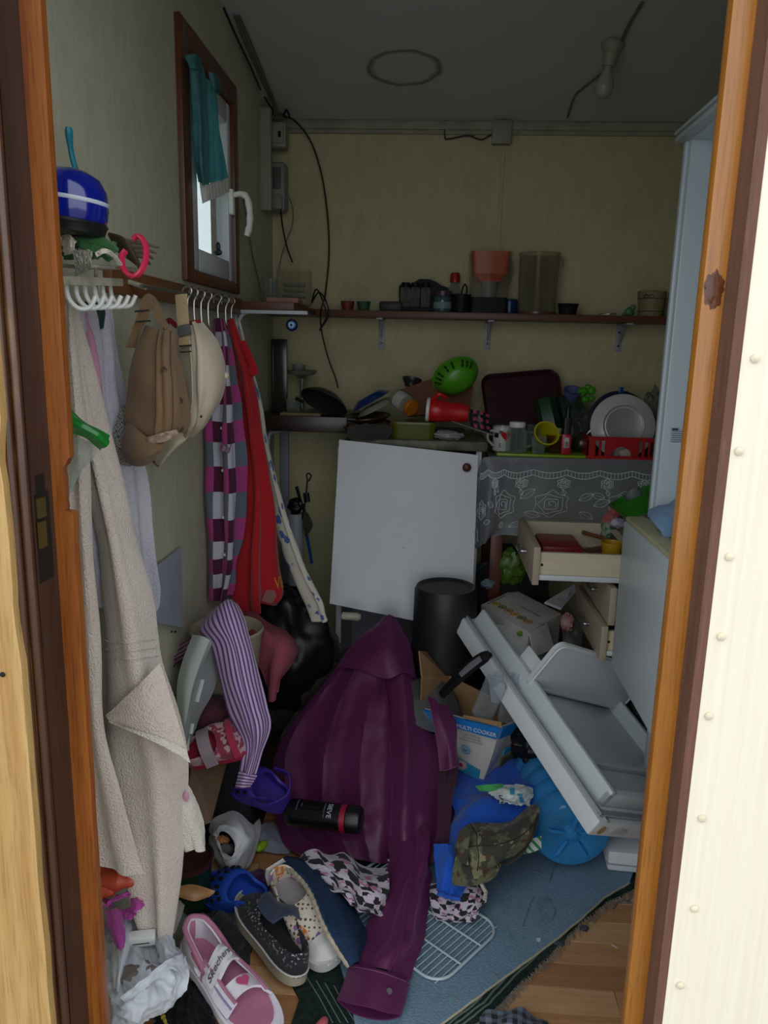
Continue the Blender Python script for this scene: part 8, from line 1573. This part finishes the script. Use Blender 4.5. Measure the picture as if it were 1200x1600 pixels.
# ------------------------------------------------------------------ bottom left corner
thing('bucket', 'dark green bucket under the hanging towel', 'bucket', [P('bucket_body', at(lathe([(0, 0), (.05, 0), (.053, .005), (.058, .13), (.061, .136), (.057, .136), (.051, .01), (0, .008)], 36), V((WZ(286, 1400, .06).x, WZ(286, 1400, .06).y + .03, 0))), M('bottle_green_plastic', '12301e', .35)), P('rim', at(lathe([(.058, .128), (.0635, .130), (.0635, .140), (.058, .141)], 36), V((WZ(286, 1400, .06).x, WZ(286, 1400, .06).y + .03, 0))), M('maroon_rim', '3a1c1e', .3))])
one('wooden_sole', 'pale wooden clog sole leaning on the green bucket', 'sole', patch([RZ((272, 1386, .165), (302, 1382, .165), (336, 1392, .15)), RZ((274, 1394, .16), (304, 1396, .158), (334, 1396, .145)), RZ((280, 1402, .15), (304, 1408, .145), (328, 1401, .14))], 24, 12, None, .012), wood('sole_wood', '9c7048', '84582e', axis='X', rough=.6))
m_or = M('orange_rubber', 'c04a2c', .5, c2='a83c22', scale=8)
gl = [tube(spline([WZ(150, 1350, 0.290), WZ(166, 1364, 0.290), WZ(180, 1378, 0.295), WZ(192, 1386, 0.290)], 14), [.02] * 9 + [.016, .015, .013, .010, .005], 10), tube(spline([WZ(168, 1374, 0.295), WZ(186, 1376, 0.300), WZ(204, 1376, 0.300), WZ(213, 1372, 0.298)], 14), [.018] * 6 + [.013, .012, .012, .012, .011, .010, .008, .004], 10), tube(spline([WZ(160, 1380, 0.280), WZ(168, 1390, 0.280), WZ(178, 1396, 0.280)], 10), [.016] * 6 + [.012, .010, .008, .004], 10)]
thing('rubber_glove', 'orange rubber glove fingers peeking out below the towel', 'glove', [P('finger', q, m_or) for q in gl] + [P('palm', blob(WZ(152, 1362, .29), (.03, .03, .022), .15, 2, 2, 24, 16), m_or)])
m_mag = cloth('magenta_fabric', 'a83a94', '8e2c80', scale=8)
pet = [[RZ((155, 1422, 0.250), (166, 1412, 0.260), (180, 1404, 0.260)), RZ((170, 1410, 0.270), (190, 1400, 0.280), (208, 1396, 0.270)), RZ((186, 1400, 0.265), (206, 1394, 0.270), (224, 1396, 0.260))],
       [RZ((206, 1388, 0.260), (214, 1398, 0.265), (222, 1404, 0.260)), RZ((204, 1404, 0.265), (214, 1412, 0.275), (226, 1414, 0.265)), RZ((204, 1420, 0.260), (210, 1426, 0.265), (222, 1418, 0.260))],
       [RZ((164, 1424, 0.250), (176, 1420, 0.260), (188, 1420, 0.255)), RZ((168, 1446, 0.255), (180, 1444, 0.268), (194, 1444, 0.255)), RZ((176, 1470, 0.250), (186, 1474, 0.258), (196, 1466, 0.250)), RZ((182, 1480, 0.245), (188, 1484, 0.248), (194, 1480, 0.245))],
       [RZ((152, 1394, 0.255), (166, 1404, 0.260), (176, 1412, 0.255)), RZ((152, 1402, 0.250), (164, 1410, 0.255), (174, 1418, 0.250))],
       [RZ((190, 1424, 0.245), (200, 1418, 0.250), (210, 1420, 0.245)), RZ((194, 1436, 0.245), (204, 1434, 0.250), (214, 1428, 0.245))]]
thing('fabric_bow', 'magenta fabric bow under the orange glove', 'bow', [P('loop', patch(q, 20, 20, lambda u, v: .003 * nz(u * 5, v * 5), .003), m_mag) for q in pet])
m_film2 = NT('white_translucent_bag'); tr_ = m_film2.add('ShaderNodeBsdfTranslucent'); tr_.inputs[0].default_value = lin('d0d4de'); m_film2.base(lin('dce0e8')); m_film2.p.inputs['Roughness'].default_value = .45
mx = m_film2.add('ShaderNodeMixShader'); mx.inputs[0].default_value = .3; m_film2.link(m_film2.p.outputs[0], mx.inputs[1]); m_film2.link(tr_.outputs[0], mx.inputs[2]); m_film2.link(mx.outputs[0], m_film2.out.inputs[0]); m_film2 = m_film2.m
bgr = [RZ((140, 1452, 0.150), (175, 1440, 0.160), (205, 1430, 0.170), (235, 1436, 0.160), (262, 1440, 0.140)), RZ((140, 1490, 0.150), (178, 1484, 0.170), (212, 1476, 0.170), (248, 1480, 0.160), (276, 1480, 0.140)), RZ((145, 1530, 0.140), (180, 1530, 0.180), (218, 1524, 0.190), (256, 1510, 0.180), (286, 1494, 0.160)), RZ((150, 1570, 0.120), (184, 1572, 0.160), (222, 1568, 0.170), (258, 1552, 0.150), (293, 1532, 0.140)), RZ((155, 1610, 0.100), (186, 1612, 0.130), (214, 1602, 0.130), (242, 1584, 0.110), (264, 1566, 0.100))]
bgS = Surf(bgr, 80, 70, lambda u, v: .010 * nz(u * 4, v * 4, 2) + .008 * (ridge(u * 5, v * 5, 4) - .5) + .004 * ridge(u * 11, v * 11, 6))
up1 = patch([RZ((182, 1436, 0.190), (195, 1430, 0.200), (206, 1440, 0.190)), RZ((176, 1480, 0.200), (192, 1478, 0.220), (202, 1482, 0.200)), RZ((174, 1525, 0.190), (186, 1530, 0.200), (190, 1530, 0.180)), RZ((180, 1548, 0.180), (184, 1550, 0.185), (187, 1548, 0.175))], 20, 30, lambda u, v: .004 * nz(u * 6, v * 6), .0012)
up2 = patch([RZ((238, 1450, 0.180), (254, 1446, 0.190), (268, 1452, 0.180)), RZ((244, 1480, 0.180), (258, 1476, 0.200), (274, 1480, 0.180)), RZ((250, 1505, 0.180), (266, 1500, 0.200), (284, 1496, 0.170))], 20, 24, lambda u, v: .004 * nz(u * 6, v * 6), .0012)
rim = patch([RZ((188, 1560, 0.200), (224, 1530, 0.215), (262, 1500, 0.210), (286, 1490, 0.180)), RZ((196, 1566, 0.180), (230, 1542, 0.200), (264, 1514, 0.195), (292, 1530, 0.150))], 40, 12, lambda u, v: .004 * nz(u * 9, v * 4, 3), .0012)
thing('carrier_bag', 'crumpled white carrier bag at the bottom left', 'bag', [P('bag_body', bgS.geo(.0015), m_film2), P('handle_loop', up1, m_film2), P('handle_loop', up2, m_film2), P('folded_lip', rim, m_film2), P('grey_contents', blob(WZ(212, 1520, .185), (.035, .02, .012), .2, 3, 2, 26, 16, rot=30), M('taupe_content', '6c6460', .6), label='grey brown contents')])
one('pill_box', 'small white printed box in the carrier bag mouth', 'box', xf(rbox((0, 0, 0), (.05, .02, .022), .002), frame(WZ(222, 1466, .19), (1, .25, 0), (-.25, 1, .2))), m_whitep, [P('print', xf(bx(-.016, .014, -.0106, -.0101, -.003, -.001), frame(WZ(222, 1466, .19), (1, .25, 0), (-.25, 1, .2))), m_dark)])
one('drinking_glass', 'clear tumbler lying between carrier bag and green bucket', 'glass', along(WZ(268, 1440, .05), WZ(286, 1470, .05), [(0, 0), (.03, 0), (.032, .004), (.036, .08), (.034, .08), (.03, .006), (0, .005)], 26), glassm)
one('strap_bundle', 'white and maroon strap bundle beside the clear tumbler', 'strap', join(*[tube(spline([WZ(262 + 3 * i, 1452 + 2 * i, .09), WZ(272 + 3 * i, 1432, .10), WZ(280 + 2 * i, 1408 + 2 * i, .10)], 10), .004, 6, flat=((0, 0, 1), .4)) for i in range(4)]), m_terry_s)
one('pink_flower', 'small raspberry pink felt flower behind the sandal heel', 'flower', join(*[blob(WZ(311, 1440, .03) + V((.014 * math.cos(a), .010 * math.sin(a), .004)), (.011, .010, .008), .2, i, 2, 16, 10) for i, a in enumerate(np.linspace(0, 5.2, 5))]), cloth('raspberry_felt', 'a02c58', '801f46'))
one('bin_bag', 'black bag with gold print below the carrier bag', 'bag', patch([RZ((240, 1560, .07), (290, 1530, .06), (330, 1570, .05)), RZ((240, 1590, .07), (286, 1586, .07), (336, 1600, .05)), RZ((240, 1630, .05), (290, 1630, .06), (340, 1640, .04))], 30, 24, lambda u, v: .006 * nz(u * 5, v * 5) + .004 * ridge(u * 9, v * 9), .003), m_bag, [P('gold_print', tube(spline([WZ(252, 1582, .075), WZ(258, 1596, .078), WZ(266, 1612, .076)], 12), [.002, .004, .003, .005, .002, .004, .003, .002, .004, .003, .002, .001], 6), M('gold_print', 'a8963c', .4))])
one('bin_bag', 'black crumpled bag between sandal and navy shoe', 'bag', blob(WZ(352, 1470, .0), (.055, .10, .035), .3, 9, 2.4, 40, 24, crease=.08, flat=0, rot=20), m_bkcl)
one('rubber_piece', 'pink rubber finger tip at the bottom edge beside the rug', 'piece', tube(spline([WZ(496, 1612, .012), WZ(504, 1600, .014), WZ(510, 1590, .013)], 10), [.011, .011, .011, .011, .0105, .010, .009, .008, .006, .003], 12), M('pink_rubber', 'b45a5c', .5))
